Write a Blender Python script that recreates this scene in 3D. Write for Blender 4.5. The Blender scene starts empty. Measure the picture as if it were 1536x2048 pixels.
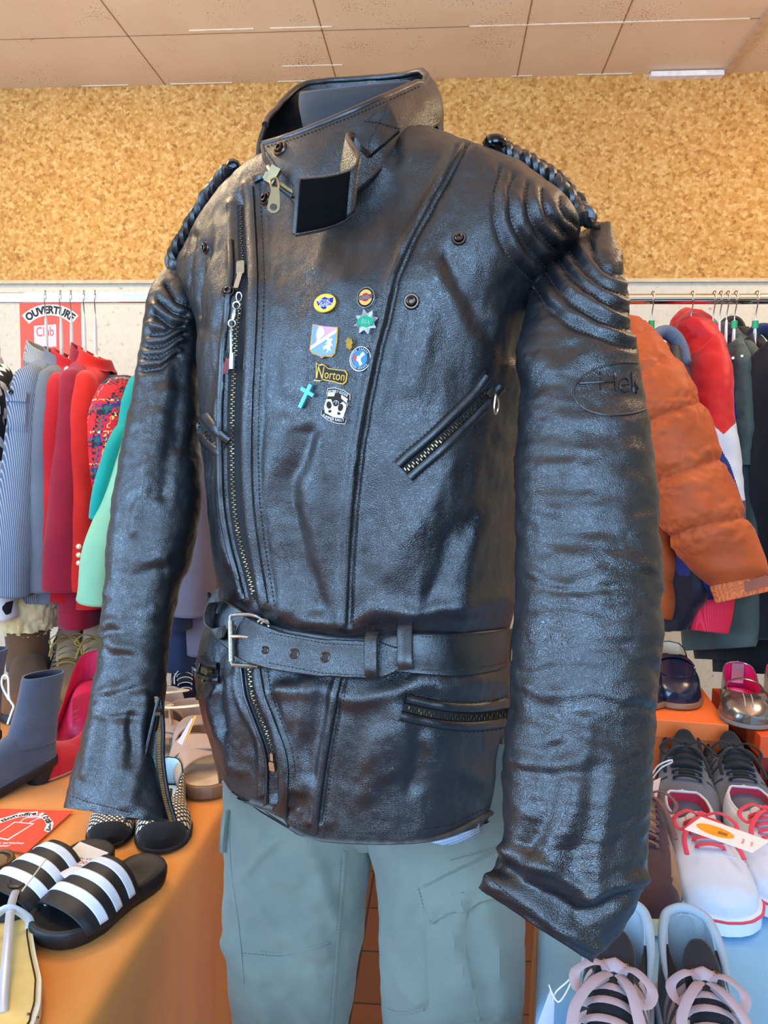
import bpy, bmesh, math, random
import numpy as np
from mathutils import Vector, Matrix, noise
from mathutils.bvhtree import BVHTree
S = bpy.context.scene
COL = S.collection
rnd = random.Random(7)
PI = math.pi

# ------------------------------------------------------------------ camera
F, CX, CY = 1540.0, 768.0, 1024.0
CAM = Vector((0, 0, 1.37))
R3 = Matrix.Rotation(math.radians(4.4), 3, 'Z') @ Matrix.Rotation(math.radians(90 - 4.6), 3, 'X') @ Matrix.Rotation(math.radians(0.8), 3, 'Z')
RN = np.array(R3)
cd = bpy.data.cameras.new('camera'); cam = bpy.data.objects.new('camera', cd); COL.objects.link(cam)
cam.matrix_world = Matrix.Translation(CAM) @ R3.to_4x4()
cd.sensor_fit = 'VERTICAL'; cd.sensor_height = 34.6; cd.lens = 34.6 * F / 2048; cd.clip_start = .02
S.camera = cam

def ray(px, py):
    return R3 @ Vector(((px - CX) / F, (CY - py) / F, -1.0))
def P(px, py, d):
    return CAM + ray(px, py) * d
def T(px, py, z):
    r = ray(px, py); return CAM + r * ((z - CAM.z) / r.z)
def Wy(px, py, y):
    r = ray(px, py); return CAM + r * (y / r.y)
def proj(A):
    """world points (n,3) -> px, py, depth"""
    L = (np.asarray(A, float) - np.array(CAM)) @ RN
    d = -L[:, 2]
    return CX + F * L[:, 0] / d, CY - F * L[:, 1] / d, d

# ------------------------------------------------------------------ mesh helpers
class MB:
    def __init__(s): s.v = []; s.f = []; s.m = []; s.cuts = []
    def cut(s):
        s.cuts.append((len(s.v), len(s.f)))
    def add(s, vs, fs, mi=0):
        o = len(s.v); s.v.extend([tuple(map(float, p)) for p in vs])
        s.f.extend([tuple(i + o for i in f) for f in fs]); s.m.extend([mi] * len(fs)); return s
    def grid(s, A, cu=False, cv=False, mi=0, c0=False, c1=False):
        A = np.asarray(A, float); n, m = A.shape[:2]
        fs = []
        for i in range(n if cu else n - 1):
            for j in range(m if cv else m - 1):
                a, b = i * m + j, i * m + (j + 1) % m
                i2 = (i + 1) % n
                fs.append((a, b, i2 * m + (j + 1) % m, i2 * m + j))
        vs = list(A.reshape(-1, 3))
        if c0: fs.append(tuple(range(m))[::-1])
        if c1: fs.append(tuple((n - 1) * m + j for j in range(m)))
        return s.add(vs, fs, mi)
    def tube(s, pts, r, n=8, closed=False, mi=0, flat=1.0, cap=True, up=None):
        pts = [Vector(p) for p in pts]; k = len(pts)
        rs = r if hasattr(r, '__len__') else [r] * k
        rings = []; nrm = None
        for i, p in enumerate(pts):
            if closed: t = pts[(i + 1) % k] - pts[i - 1]
            else: t = pts[min(i + 1, k - 1)] - pts[max(i - 1, 0)]
            if t.length < 1e-9: t = Vector((0, 0, 1))
            t.normalize()
            if nrm is None:
                a = Vector(up) if up is not None else (Vector((0, 0, 1)) if abs(t.z) < .9 else Vector((1, 0, 0)))
                nrm = a - t * a.dot(t)
            elif up is not None:
                a = Vector(up[i]) if hasattr(up[0], '__len__') else Vector(up); nrm = a - t * a.dot(t)
            else: nrm = nrm - t * nrm.dot(t)
            if nrm.length < 1e-9: nrm = t.orthogonal()
            nrm.normalize(); b = t.cross(nrm)
            rings.append([p + (nrm * (math.cos(q) * flat) + b * math.sin(q)) * rs[i] for q in [2 * PI * j / n for j in range(n)]])
        A = np.array([[tuple(q) for q in rg] for rg in rings])
        return s.grid(A, cu=closed, cv=True, mi=mi, c0=cap and not closed, c1=cap and not closed)
    def box(s, c, sx, sy, sz, R=None, mi=0):
        c = Vector(c); vs = []
        for x in (-1, 1):
            for y in (-1, 1):
                for z in (-1, 1):
                    q = Vector((x * sx / 2, y * sy / 2, z * sz / 2)); vs.append(c + (R @ q if R is not None else q))
        return s.add(vs, [(0, 1, 3, 2), (4, 6, 7, 5), (0, 4, 5, 1), (2, 3, 7, 6), (0, 2, 6, 4), (1, 5, 7, 3)], mi)
    def prism(s, poly, z0, z1, M=None, mi=0):
        n = len(poly); vs = [Vector((x, y, z0)) for x, y in poly] + [Vector((x, y, z1)) for x, y in poly]
        if M is not None: vs = [M @ v for v in vs]
        fs = [tuple(range(n))[::-1], tuple(range(n, 2 * n))] + [(i, (i + 1) % n, n + (i + 1) % n, n + i) for i in range(n)]
        return s.add(vs, fs, mi)
    def lathe(s, prof, c, ax=(0, 0, 1), n=24, mi=0):
        ax = Vector(ax).normalized(); u = ax.orthogonal().normalized(); w = ax.cross(u); c = Vector(c)
        A = np.array([[tuple(c + ax * h + (u * math.cos(2 * PI * j / n) + w * math.sin(2 * PI * j / n)) * r) for j in range(n)] for r, h in prof])
        return s.grid(A, cv=True, mi=mi, c0=True, c1=True)
    def build(s, name, mats, parent=None, org=None, sharp=45, recalc=False, smooth=True):
        if len(s.cuts) > 1:
            for i, (v0, f0) in enumerate(s.cuts):
                v1, f1 = s.cuts[i + 1] if i + 1 < len(s.cuts) else (len(s.v), len(s.f))
                if v1 == v0: continue
                q = MB(); q.v = s.v[v0:v1]; q.f = [tuple(k - v0 for k in f) for f in s.f[f0:f1]]; q.m = s.m[f0:f1]; o = q.build(name, mats, parent, org, sharp, recalc, smooth)
            return o
        me = bpy.data.meshes.new(name)
        o3 = Vector((0, 0, 0)) if org is None else Vector(org)
        if parent is not None and org is None: o3 = parent.matrix_basis.translation.copy() if parent.get('_w') else o3
        me.from_pydata([(v[0] - o3.x, v[1] - o3.y, v[2] - o3.z) for v in s.v], [], s.f)
        if not isinstance(mats, (list, tuple)): mats = [mats]
        for m in mats: me.materials.append(m)
        if len(mats) > 1: me.polygons.foreach_set('material_index', s.m)
        if recalc:
            b = bmesh.new(); b.from_mesh(me); bmesh.ops.recalc_face_normals(b, faces=b.faces); b.to_mesh(me); b.free()
        if smooth:
            me.shade_smooth()
            if sharp: me.set_sharp_from_angle(angle=math.radians(sharp))
        me.update()
        o = bpy.data.objects.new(name, me); COL.objects.link(o)
        if parent is not None: o.parent = parent
        elif org is not None: o.location = o3
        return o

def tag(o, label, cat, group=None, kind=None):
    if label: o['label'] = label
    if cat: o['category'] = cat
    if group: o['group'] = group
    if kind: o['kind'] = kind
    return o
def root(name, loc, label, cat, group=None, rz=0, world=True):
    """Empty at a thing's base; world=True: children are given in world coordinates"""
    o = bpy.data.objects.new(name, None); COL.objects.link(o)
    o.location = loc; o.empty_display_size = .05
    if world: o['_w'] = 1
    else: o.rotation_euler = (0, 0, rz)
    return tag(o, label, cat, group)
def struct(o): o['kind'] = 'structure'; return o
def mod_solid(o, t, off=0.0, mo=0):
    m = o.modifiers.new('solid', 'SOLIDIFY'); m.thickness = t; m.offset = off; m.use_even_offset = False; m.material_offset = mo; return o
def mod_bevel(o, w, n=2):
    m = o.modifiers.new('bevel', 'BEVEL'); m.width = w; m.segments = n; m.limit_method = 'ANGLE'; return o
def mod_sub(o, n=1):
    m = o.modifiers.new('sub', 'SUBSURF'); m.levels = n; m.render_levels = n; return o

def resample(pts, n=None, step=None, closed=False):
    A = np.asarray([tuple(p) for p in pts], float)
    if closed: A = np.vstack([A, A[:1]])
    seg = np.linalg.norm(np.diff(A, axis=0), axis=1); t = np.concatenate([[0], np.cumsum(seg)])
    if n is None: n = max(2, int(round(t[-1] / step)) + 1)
    q = np.linspace(0, t[-1], n)
    return np.stack([np.interp(q, t, A[:, k]) for k in range(A.shape[1])], 1)
def spline(pts, n, closed=False):
    """Catmull-Rom through the points, then evenly resampled"""
    A = np.asarray([tuple(p) for p in pts], float); k = len(A); out = []
    rng = range(k) if closed else range(k - 1)
    for i in rng:
        if closed: p0, p1, p2, p3 = A[i - 1], A[i], A[(i + 1) % k], A[(i + 2) % k]
        else: p0, p1, p2, p3 = A[max(i - 1, 0)], A[i], A[i + 1], A[min(i + 2, k - 1)]
        for t in np.linspace(0, 1, 12, endpoint=False):
            out.append(.5 * (2 * p1 + (p2 - p0) * t + (2 * p0 - 5 * p1 + 4 * p2 - p3) * t ** 2 + (3 * p1 - p0 - 3 * p2 + p3) * t ** 3))
    if not closed: out.append(A[-1]); return resample(out, n=n)
    r = resample(out, n=n + 1, closed=True); return r[:-1]
def smooth_interp(x, xs, ys):
    """monotone-ish cubic interpolation of rows"""
    xs = np.asarray(xs, float); ys = np.asarray(ys, float)
    if ys.ndim == 1: ys = ys[:, None]
    m = np.zeros_like(ys); d = np.diff(ys, axis=0) / np.diff(xs)[:, None]
    m[0] = d[0]; m[-1] = d[-1]; m[1:-1] = .5 * (d[1:] + d[:-1])
    flat = (d[1:] * d[:-1]) <= 0; m[1:-1][flat] = 0
    x = np.asarray(x, float); i = np.clip(np.searchsorted(xs, x) - 1, 0, len(xs) - 2)
    h = (xs[i + 1] - xs[i])[:, None]; t = ((x - xs[i]) / (xs[i + 1] - xs[i]))[:, None]
    return (2 * t**3 - 3 * t**2 + 1) * ys[i] + (t**3 - 2 * t**2 + t) * h * m[i] + (-2 * t**3 + 3 * t**2) * ys[i + 1] + (t**3 - t**2) * h * m[i + 1]
def fbm(A, sc, oct=3, seed=0.0):
    off = Vector((seed * 7.3, seed * 3.1, seed * 1.7)); sc = Vector(sc) if hasattr(sc, '__len__') else Vector((sc, sc, sc))
    return np.array([noise.fractal(Vector((p[0] * sc.x, p[1] * sc.y, p[2] * sc.z)) + off, 1.0, 2.0, oct, noise_basis='PERLIN_ORIGINAL') for p in A])
def polydist(x, y, poly):
    """distance from pixels to a polyline, side sign, and parameter along it"""
    P2 = np.asarray(poly, float); best = np.full(x.shape, 1e9); sg = np.zeros(x.shape)
    for (x0, y0), (x1, y1) in zip(P2[:-1], P2[1:]):
        dx, dy = x1 - x0, y1 - y0; L2 = dx * dx + dy * dy
        t = np.clip(((x - x0) * dx + (y - y0) * dy) / L2, 0, 1)
        d = np.hypot(x - x0 - t * dx, y - y0 - t * dy); c = dx * (y - y0) - dy * (x - x0)
        u = d < best; best[u] = d[u]; sg[u] = np.sign(c)[u]
    return best, sg
def normals_grid(A, cv=True):
    """vertex normals of a grid [n,m,3]"""
    du = np.gradient(A, axis=0)
    if cv: dv = (np.roll(A, -1, 1) - np.roll(A, 1, 1)) * .5
    else: dv = np.gradient(A, axis=1)
    N = np.cross(du, dv); L = np.linalg.norm(N, axis=2, keepdims=True); L[L < 1e-12] = 1
    return N / L

# ------------------------------------------------------------------ materials
def lin(c):
    return tuple(((v / 255) / 12.92 if v / 255 <= .04045 else ((v / 255 + .055) / 1.055) ** 2.4) for v in c)
def new_mat(name):
    m = bpy.data.materials.new(name); m.use_nodes = True
    return m, m.node_tree.nodes, m.node_tree.links, m.node_tree.nodes['Principled BSDF']
def mat(name, col, rough=.6, metal=0.0, var=.12, vs=40, bump=0.0, bs=300, bd=.002, spec=.5, col2=None, coat=0, sheen=0, stretch=None):
    """procedural material: base colour broken by noise, bump by finer noise"""
    m, N, L, b = new_mat(name)
    c = lin(col)
    b.inputs['Roughness'].default_value = rough; b.inputs['Metallic'].default_value = metal
    b.inputs['Specular IOR Level'].default_value = spec
    if coat: b.inputs['Coat Weight'].default_value = coat; b.inputs['Coat Roughness'].default_value = .15
    if sheen: b.inputs['Sheen Weight'].default_value = sheen; b.inputs['Sheen Roughness'].default_value = .5
    tc = N.new('ShaderNodeTexCoord'); vec = tc.outputs['Object']
    if stretch:
        mp = N.new('ShaderNodeMapping'); mp.inputs['Scale'].default_value = stretch; L.new(vec, mp.inputs['Vector']); vec = mp.outputs[0]
    t = N.new('ShaderNodeTexNoise'); t.inputs['Scale'].default_value = vs; t.inputs['Detail'].default_value = 4
    L.new(vec, t.inputs['Vector'])
    r = N.new('ShaderNodeValToRGB'); r.color_ramp.elements[0].position = .3; r.color_ramp.elements[1].position = .7
    c2 = lin(col2) if col2 else tuple(min(1, v * (1 + var)) for v in c)
    c1 = c if col2 else tuple(v * (1 - var) for v in c)
    r.color_ramp.elements[0].color = (*c1, 1); r.color_ramp.elements[1].color = (*c2, 1)
    L.new(t.outputs[0], r.inputs[0]); L.new(r.outputs[0], b.inputs['Base Color'])
    if bump:
        t2 = N.new('ShaderNodeTexNoise'); t2.inputs['Scale'].default_value = bs; t2.inputs['Detail'].default_value = 3
        L.new(vec, t2.inputs['Vector'])
        bp = N.new('ShaderNodeBump'); bp.inputs['Strength'].default_value = bump; bp.inputs['Distance'].default_value = bd
        L.new(t2.outputs[0], bp.inputs['Height']); L.new(bp.outputs[0], b.inputs['Normal'])
    return m

def leather_mat(name, col=(14, 16, 20), rough=.33, grain=.26, scale=640, col2=(20, 20, 22)):
    m, N, L, b = new_mat(name)
    tc = N.new('ShaderNodeTexCoord'); v = tc.outputs['Object']
    n1 = N.new('ShaderNodeTexNoise'); n1.inputs['Scale'].default_value = 9; n1.inputs['Detail'].default_value = 6; L.new(v, n1.inputs['Vector'])
    r1 = N.new('ShaderNodeValToRGB'); r1.color_ramp.elements[0].position = .5; r1.color_ramp.elements[1].position = .8
    r1.color_ramp.elements[0].color = (*lin(col), 1); r1.color_ramp.elements[1].color = (*lin(col2), 1)
    L.new(n1.outputs[0], r1.inputs[0]); L.new(r1.outputs[0], b.inputs['Base Color'])
    n2 = N.new('ShaderNodeTexNoise'); n2.inputs['Scale'].default_value = 22; n2.inputs['Detail'].default_value = 5; L.new(v, n2.inputs['Vector'])
    mr = N.new('ShaderNodeMapRange'); mr.inputs[1].default_value = .3; mr.inputs[2].default_value = .7
    mr.inputs[3].default_value = rough - .06; mr.inputs[4].default_value = rough + .13
    L.new(n2.outputs[0], mr.inputs[0]); L.new(mr.outputs[0], b.inputs['Roughness'])
    # pebbled grain: distorted voronoi cells, broken by patches of smoother hide, plus fine creases
    nd = N.new('ShaderNodeTexNoise'); nd.inputs['Scale'].default_value = 90; L.new(v, nd.inputs['Vector'])
    mx = N.new('ShaderNodeVectorMath'); mx.operation = 'MULTIPLY_ADD'; mx.inputs[1].default_value = (.006, .006, .006)
    L.new(nd.outputs['Color'], mx.inputs[0]); L.new(v, mx.inputs[2])
    vo = N.new('ShaderNodeTexVoronoi'); vo.feature = 'DISTANCE_TO_EDGE'; vo.inputs['Scale'].default_value = scale; L.new(mx.outputs[0], vo.inputs['Vector'])
    vr = N.new('ShaderNodeMapRange'); vr.inputs[1].default_value = 0; vr.inputs[2].default_value = .34; vr.interpolation_type = 'SMOOTHSTEP'; L.new(vo.outputs['Distance'], vr.inputs[0])
    n3 = N.new('ShaderNodeTexNoise'); n3.inputs['Scale'].default_value = 70; n3.inputs['Detail'].default_value = 4; L.new(v, n3.inputs['Vector'])
    am = N.new('ShaderNodeMath'); am.operation = 'MULTIPLY_ADD'; am.inputs[1].default_value = 1.5; L.new(n3.outputs[0], am.inputs[0]); L.new(vr.outputs[0], am.inputs[2])
    bp = N.new('ShaderNodeBump'); bp.inputs['Strength'].default_value = grain; bp.inputs['Distance'].default_value = .0008
    L.new(am.outputs[0], bp.inputs['Height']); L.new(bp.outputs[0], b.inputs['Normal'])
    b.inputs['Specular IOR Level'].default_value = .95
    return m

def cloth_mat(name, col, weave=900, strength=.25, rough=.85, col2=None, vs=12, sheen=.15, tw=None):
    m, N, L, b = new_mat(name)
    tc = N.new('ShaderNodeTexCoord'); v = tc.outputs['Object']
    n1 = N.new('ShaderNodeTexNoise'); n1.inputs['Scale'].default_value = vs; n1.inputs['Detail'].default_value = 5; L.new(v, n1.inputs['Vector'])
    r1 = N.new('ShaderNodeValToRGB'); r1.color_ramp.elements[0].position = .35; r1.color_ramp.elements[1].position = .7
    c = tuple(x * .80 for x in lin(col)); c2 = tuple(x * .80 for x in lin(col2)) if col2 else tuple(x * .86 for x in c)
    r1.color_ramp.elements[0].color = (*c2, 1); r1.color_ramp.elements[1].color = (*c, 1)
    L.new(n1.outputs[0], r1.inputs[0]); L.new(r1.outputs[0], b.inputs['Base Color'])
    b.inputs['Roughness'].default_value = rough; b.inputs['Sheen Weight'].default_value = sheen; b.inputs['Specular IOR Level'].default_value = .25
    w1 = N.new('ShaderNodeTexNoise'); w1.inputs['Scale'].default_value = weave; w1.inputs['Detail'].default_value = 2; L.new(v, w1.inputs['Vector'])
    n2 = N.new('ShaderNodeTexNoise'); n2.inputs['Scale'].default_value = 35; n2.inputs['Detail'].default_value = 3; L.new(v, n2.inputs['Vector'])
    am = N.new('ShaderNodeMath'); am.operation = 'MULTIPLY_ADD'; am.inputs[1].default_value = 1.5; L.new(n2.outputs[0], am.inputs[0]); L.new(w1.outputs[0], am.inputs[2])
    bp = N.new('ShaderNodeBump'); bp.inputs['Strength'].default_value = strength; bp.inputs['Distance'].default_value = .002
    L.new(am.outputs[0], bp.inputs['Height']); L.new(bp.outputs[0], b.inputs['Normal'])
    return m

def stripes_mat(name, base, lines, scale=(0, 160, 0), axis='Y', width=.35, cross=False, second=None):
    """fine woven stripes (and optional crossing stripes) in object space"""
    m, N, L, b = new_mat(name)
    tc = N.new('ShaderNodeTexCoord'); sp = N.new('ShaderNodeSeparateXYZ'); L.new(tc.outputs['Object'], sp.inputs[0])
    def band(out, sc, w):
        a = N.new('ShaderNodeMath'); a.operation = 'MULTIPLY'; a.inputs[1].default_value = sc; L.new(out, a.inputs[0])
        f = N.new('ShaderNodeMath'); f.operation = 'FRACT'; L.new(a.outputs[0], f.inputs[0])
        g = N.new('ShaderNodeMath'); g.operation = 'LESS_THAN'; g.inputs[1].default_value = w; L.new(f.outputs[0], g.inputs[0]); return g.outputs[0]
    ax = N.new('ShaderNodeMath'); ax.operation = 'ADD'; L.new(sp.outputs[0], ax.inputs[0]); L.new(sp.outputs[1], ax.inputs[1])
    mx = N.new('ShaderNodeMix'); mx.data_type = 'RGBA'; mx.inputs[6].default_value = (*lin(base), 1); mx.inputs[7].default_value = (*lin(lines), 1)
    fac = band(ax.outputs[0], scale, width)
    L.new(fac, mx.inputs[0]); out = mx.outputs[2]
    if cross:
        m2 = N.new('ShaderNodeMix'); m2.data_type = 'RGBA'; m2.inputs[7].default_value = (*lin(second or lines), 1)
        L.new(band(sp.outputs[2], scale, width), m2.inputs[0]); L.new(out, m2.inputs[6]); out = m2.outputs[2]
    L.new(out, b.inputs['Base Color']); b.inputs['Roughness'].default_value = .85; b.inputs['Specular IOR Level'].default_value = .2
    return m
def plain(name, col, rough=.5, metal=0, spec=.5, alpha=1):
    return mat(name, col, rough, metal, var=.04, vs=60, spec=spec)

M = {}
M['leather'] = leather_mat('black_leather')
M['leather_fine'] = leather_mat('black_leather_smooth', rough=.3, grain=.17, scale=900)
M['leather_edge'] = mat('worn_leather_edge', (66, 62, 58), .55, var=.35, vs=120, bump=.3)
M['stitch'] = mat('dark_thread', (52, 46, 42), .8, var=.3, vs=300)
M['brass'] = mat('aged_brass', (150, 122, 82), .32, 1.0, var=.25, vs=200)
M['nickel'] = mat('brushed_nickel', (196, 190, 176), .3, 1.0, var=.12, vs=200, bump=.1, bs=500)
M['bronze'] = mat('dark_bronze', (96, 80, 70), .35, 1.0, var=.2, vs=200)
M['chrome'] = mat('chrome', (225, 225, 228), .06, 1.0, var=.02)
M['tape'] = mat('black_zip_tape', (22, 22, 25), .85, var=.2, vs=500, bump=.3, bs=900)
M['velcro'] = mat('black_velcro', (9, 9, 11), .98, var=.4, vs=900, bump=1, bs=1400, spec=.1)
M['blackgloss'] = mat('black_gloss', (6, 6, 7), .08, var=.1)
M['black'] = mat('matt_black', (14, 14, 15), .6, var=.2)
M['white'] = plain('white_paper', (236, 234, 232), .6)
M['ink'] = plain('black_ink', (18, 18, 20), .6)

# ------------------------------------------------------------------ text
def text_verts(txt, size=1.0, bold=0.0):
    """flat triangulated text, centred on x; returns verts (x,y) and faces"""
    cu = bpy.data.curves.new('txt', 'FONT'); cu.body = txt; cu.align_x = 'CENTER'; cu.align_y = 'CENTER'; cu.size = size; cu.offset = bold
    cu.resolution_u = 3
    ob = bpy.data.objects.new('txt', cu); COL.objects.link(ob)
    dg = bpy.context.evaluated_depsgraph_get(); ev = ob.evaluated_get(dg); me = ev.to_mesh()
    vs = [(v.co.x, v.co.y) for v in me.vertices]; fs = [tuple(p.vertices) for p in me.polygons]
    ev.to_mesh_clear(); bpy.data.objects.remove(ob); bpy.data.curves.remove(cu)
    return vs, fs
def add_text(mb, txt, M4, w, h, cx=0, cy=0, rot=0, z=0, mi=0, arc=0, bold=0.0, thick=.0002):
    """text filling w x h centred at cx,cy in a local frame; arc>0 bends it over a circle of that radius (negative: under)"""
    vs, fs = text_verts(txt, 1.0, bold); A = np.array(vs)
    x0, x1 = A[:, 0].min(), A[:, 0].max(); y0, y1 = A[:, 1].min(), A[:, 1].max()
    X = (A[:, 0] - (x0 + x1) / 2) / (x1 - x0) * w; Y = (A[:, 1] - (y0 + y1) / 2) / (y1 - y0) * h
    if arc:
        a = X / abs(arc)
        if arc > 0: X, Y = (arc + Y) * np.sin(a), (arc + Y) * np.cos(a) - arc
        else: r = -arc; X, Y = (r - Y) * np.sin(a), -((r - Y) * np.cos(a) - r)
    c, s = math.cos(rot), math.sin(rot)
    x = cx + X * c - Y * s; y = cy + X * s + Y * c
    n = len(x)
    top = [M4 @ Vector((x[i], y[i], z + thick)) for i in range(n)]
    mb.add(top, fs, mi)
    # side walls give the letters a real thickness
    ed = {}
    for f in fs:
        for i in range(len(f)):
            e = (f[i], f[(i + 1) % len(f)]); k = tuple(sorted(e)); ed[k] = None if k in ed else e
    be = [e for e in ed.values() if e]
    low = [M4 @ Vector((x[i], y[i], z)) for i in range(n)]
    mb.add(top + low, [(b, a, a + n, b + n) for a, b in be], mi)
    return mb
def frame(o, x, z):
    """matrix with local x along x, local z along z (facing out)"""
    z = Vector(z).normalized(); x = Vector(x); x = (x - z * x.dot(z)).normalized(); y = z.cross(x)
    m = Matrix((x, y, z)).transposed().to_4x4(); m.translation = Vector(o); return m

# ------------------------------------------------------------------ room
WALL_Y = 2.75; CEIL = 2.635; CORK0 = 1.965
XL, XR, YF = -3.2, 3.2, -2.2
def cream_mat():
    m, N, L, b = new_mat('speckled_cream_wallpaper')
    tc = N.new('ShaderNodeTexCoord'); v = tc.outputs['Object']
    vo = N.new('ShaderNodeTexNoise'); vo.inputs['Scale'].default_value = 55; vo.inputs['Detail'].default_value = 3; L.new(v, vo.inputs['Vector'])
    r = N.new('ShaderNodeValToRGB'); e = r.color_ramp.elements; e[0].position = .22; e[0].color = (*lin((160, 148, 126)), 1); e[1].position = .36; e[1].color = (*lin((214, 203, 180)), 1)
    x = e.new(.7); x.color = (*lin((220, 210, 188)), 1); x = e.new(.8); x.color = (*lin((214, 203, 178)), 1)
    L.new(vo.outputs[0], r.inputs[0]); L.new(r.outputs[0], b.inputs['Base Color']); b.inputs['Roughness'].default_value = .8
    return m
def cork_mat():
    m, N, L, b = new_mat('cork')
    tc = N.new('ShaderNodeTexCoord'); v = tc.outputs['Object']
    vo = N.new('ShaderNodeTexVoronoi'); vo.inputs['Scale'].default_value = 95; L.new(v, vo.inputs['Vector'])
    n = N.new('ShaderNodeTexNoise'); n.inputs['Scale'].default_value = 55; n.inputs['Detail'].default_value = 8; n.inputs['Roughness'].default_value = .7; L.new(v, n.inputs['Vector'])
    sp = N.new('ShaderNodeSeparateColor'); L.new(vo.outputs['Color'], sp.inputs[0])
    mx = N.new('ShaderNodeMath'); mx.operation = 'MULTIPLY_ADD'; mx.inputs[1].default_value = .32; L.new(sp.outputs[0], mx.inputs[0])
    m2 = N.new('ShaderNodeMath'); m2.operation = 'MULTIPLY'; m2.inputs[1].default_value = .72; L.new(n.outputs[0], m2.inputs[0]); L.new(m2.outputs[0], mx.inputs[2])
    r = N.new('ShaderNodeValToRGB'); e = r.color_ramp.elements
    e[0].position = .27; e[0].color = (*lin((150, 98, 40)), 1); e[1].position = .45; e[1].color = (*lin((196, 142, 70)), 1)
    x = e.new(.58); x.color = (*lin((206, 156, 84)), 1); x = e.new(.76); x.color = (*lin((226, 186, 120)), 1)
    L.new(mx.outputs[0], r.inputs[0]); L.new(r.outputs[0], b.inputs['Base Color']); b.inputs['Roughness'].default_value = .85
    bp = N.new('ShaderNodeBump'); bp.inputs['Strength'].default_value = .35; bp.inputs['Distance'].default_value = .003; L.new(mx.outputs[0], bp.inputs['Height']); L.new(bp.outputs[0], b.inputs['Normal'])
    return m
def ceil_mat():
    m, N, L, b = new_mat('acoustic_ceiling_panels')
    tc = N.new('ShaderNodeTexCoord'); v = tc.outputs['Object']
    n = N.new('ShaderNodeTexNoise'); n.inputs['Scale'].default_value = 3; n.inputs['Detail'].default_value = 4; L.new(v, n.inputs['Vector'])
    r = N.new('ShaderNodeValToRGB'); e = r.color_ramp.elements; e[0].position = .3; e[0].color = (*lin((222, 198, 168)), 1); e[1].position = .7; e[1].color = (*lin((234, 214, 186)), 1)
    L.new(n.outputs[0], r.inputs[0])
    d = N.new('ShaderNodeTexNoise'); d.inputs['Scale'].default_value = 170; d.inputs['Detail'].default_value = 2; L.new(v, d.inputs['Vector'])
    n4 = N.new('ShaderNodeTexNoise'); n4.inputs['Scale'].default_value = 7; L.new(v, n4.inputs['Vector'])
    ad = N.new('ShaderNodeMath'); ad.operation = 'MULTIPLY_ADD'; ad.inputs[1].default_value = .45; L.new(n4.outputs[0], ad.inputs[0]); L.new(d.outputs[0], ad.inputs[2])
    th = N.new('ShaderNodeMapRange'); th.inputs[1].default_value = .90; th.inputs[2].default_value = .97; L.new(ad.outputs[0], th.inputs[0])
    mx = N.new('ShaderNodeMix'); mx.data_type = 'RGBA'; mx.inputs[7].default_value = (*lin((140, 105, 70)), 1); L.new(th.outputs[0], mx.inputs[0]); L.new(r.outputs[0], mx.inputs[6])
    L.new(mx.outputs[2], b.inputs['Base Color']); b.inputs['Roughness'].default_value = .45
    return m
def tile_mat():
    m, N, L, b = new_mat('terracotta_tiles')
    tc = N.new('ShaderNodeTexCoord'); v = tc.outputs['Object']
    mp = N.new('ShaderNodeMapping'); L.new(v, mp.inputs[0])
    br = N.new('ShaderNodeTexBrick'); br.offset = 0; br.inputs['Scale'].default_value = 1; br.inputs['Brick Width'].default_value = .2; br.inputs['Row Height'].default_value = .2
    br.inputs['Mortar Size'].default_value = .0035; br.inputs['Mortar Smooth'].default_value = .3
    br.inputs['Color1'].default_value = (*lin((150, 94, 62)), 1); br.inputs['Color2'].default_value = (*lin((132, 80, 52)), 1); br.inputs['Mortar'].default_value = (*lin((58, 42, 34)), 1)
    L.new(mp.outputs[0], br.inputs['Vector']); L.new(br.outputs['Color'], b.inputs['Base Color']); b.inputs['Roughness'].default_value = .38
    bp = N.new('ShaderNodeBump'); bp.inputs['Strength'].default_value = .4; bp.inputs['Distance'].default_value = .003; bp.invert = True; L.new(br.outputs['Fac'], bp.inputs['Height']); L.new(bp.outputs[0], b.inputs['Normal'])
    return m
def slab(name, x0, x1, y0, y1, z0, z1, m):
    mb = MB(); mb.box(((x0 + x1) / 2, (y0 + y1) / 2, (z0 + z1) / 2), x1 - x0, y1 - y0, z1 - z0)
    return struct(mb.build(name, m, smooth=False))
slab('floor', XL, XR, YF, WALL_Y + .1, -.1, 0, tile_mat())
slab('wall_back', XL, XR, WALL_Y, WALL_Y + .1, 0, CEIL, cream_mat())
slab('wall_left', XL - .1, XL, .9, WALL_Y + .1, 0, CEIL, cream_mat())
slab('wall_right', XR, XR + .1, .9, WALL_Y + .1, 0, CEIL, cream_mat())
slab('ceiling', XL, XR, YF, WALL_Y + .1, CEIL, CEIL + .1, ceil_mat())
cork = slab('wall_back_cork', XL, XR, WALL_Y - .008, WALL_Y, CORK0, CEIL, cork_mat())
cork['label'] = 'cork covering on the upper back wall'
slab('baseboard_back', XL, XR, WALL_Y - .014, WALL_Y, 0, .09, mat('dark_tile_base', (96, 60, 42), .4))
M['joint'] = mat('joint_painted_lit', (236, 222, 198), .6)
M['groove'] = mat('ceiling_groove', (150, 118, 88), .7)
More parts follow.
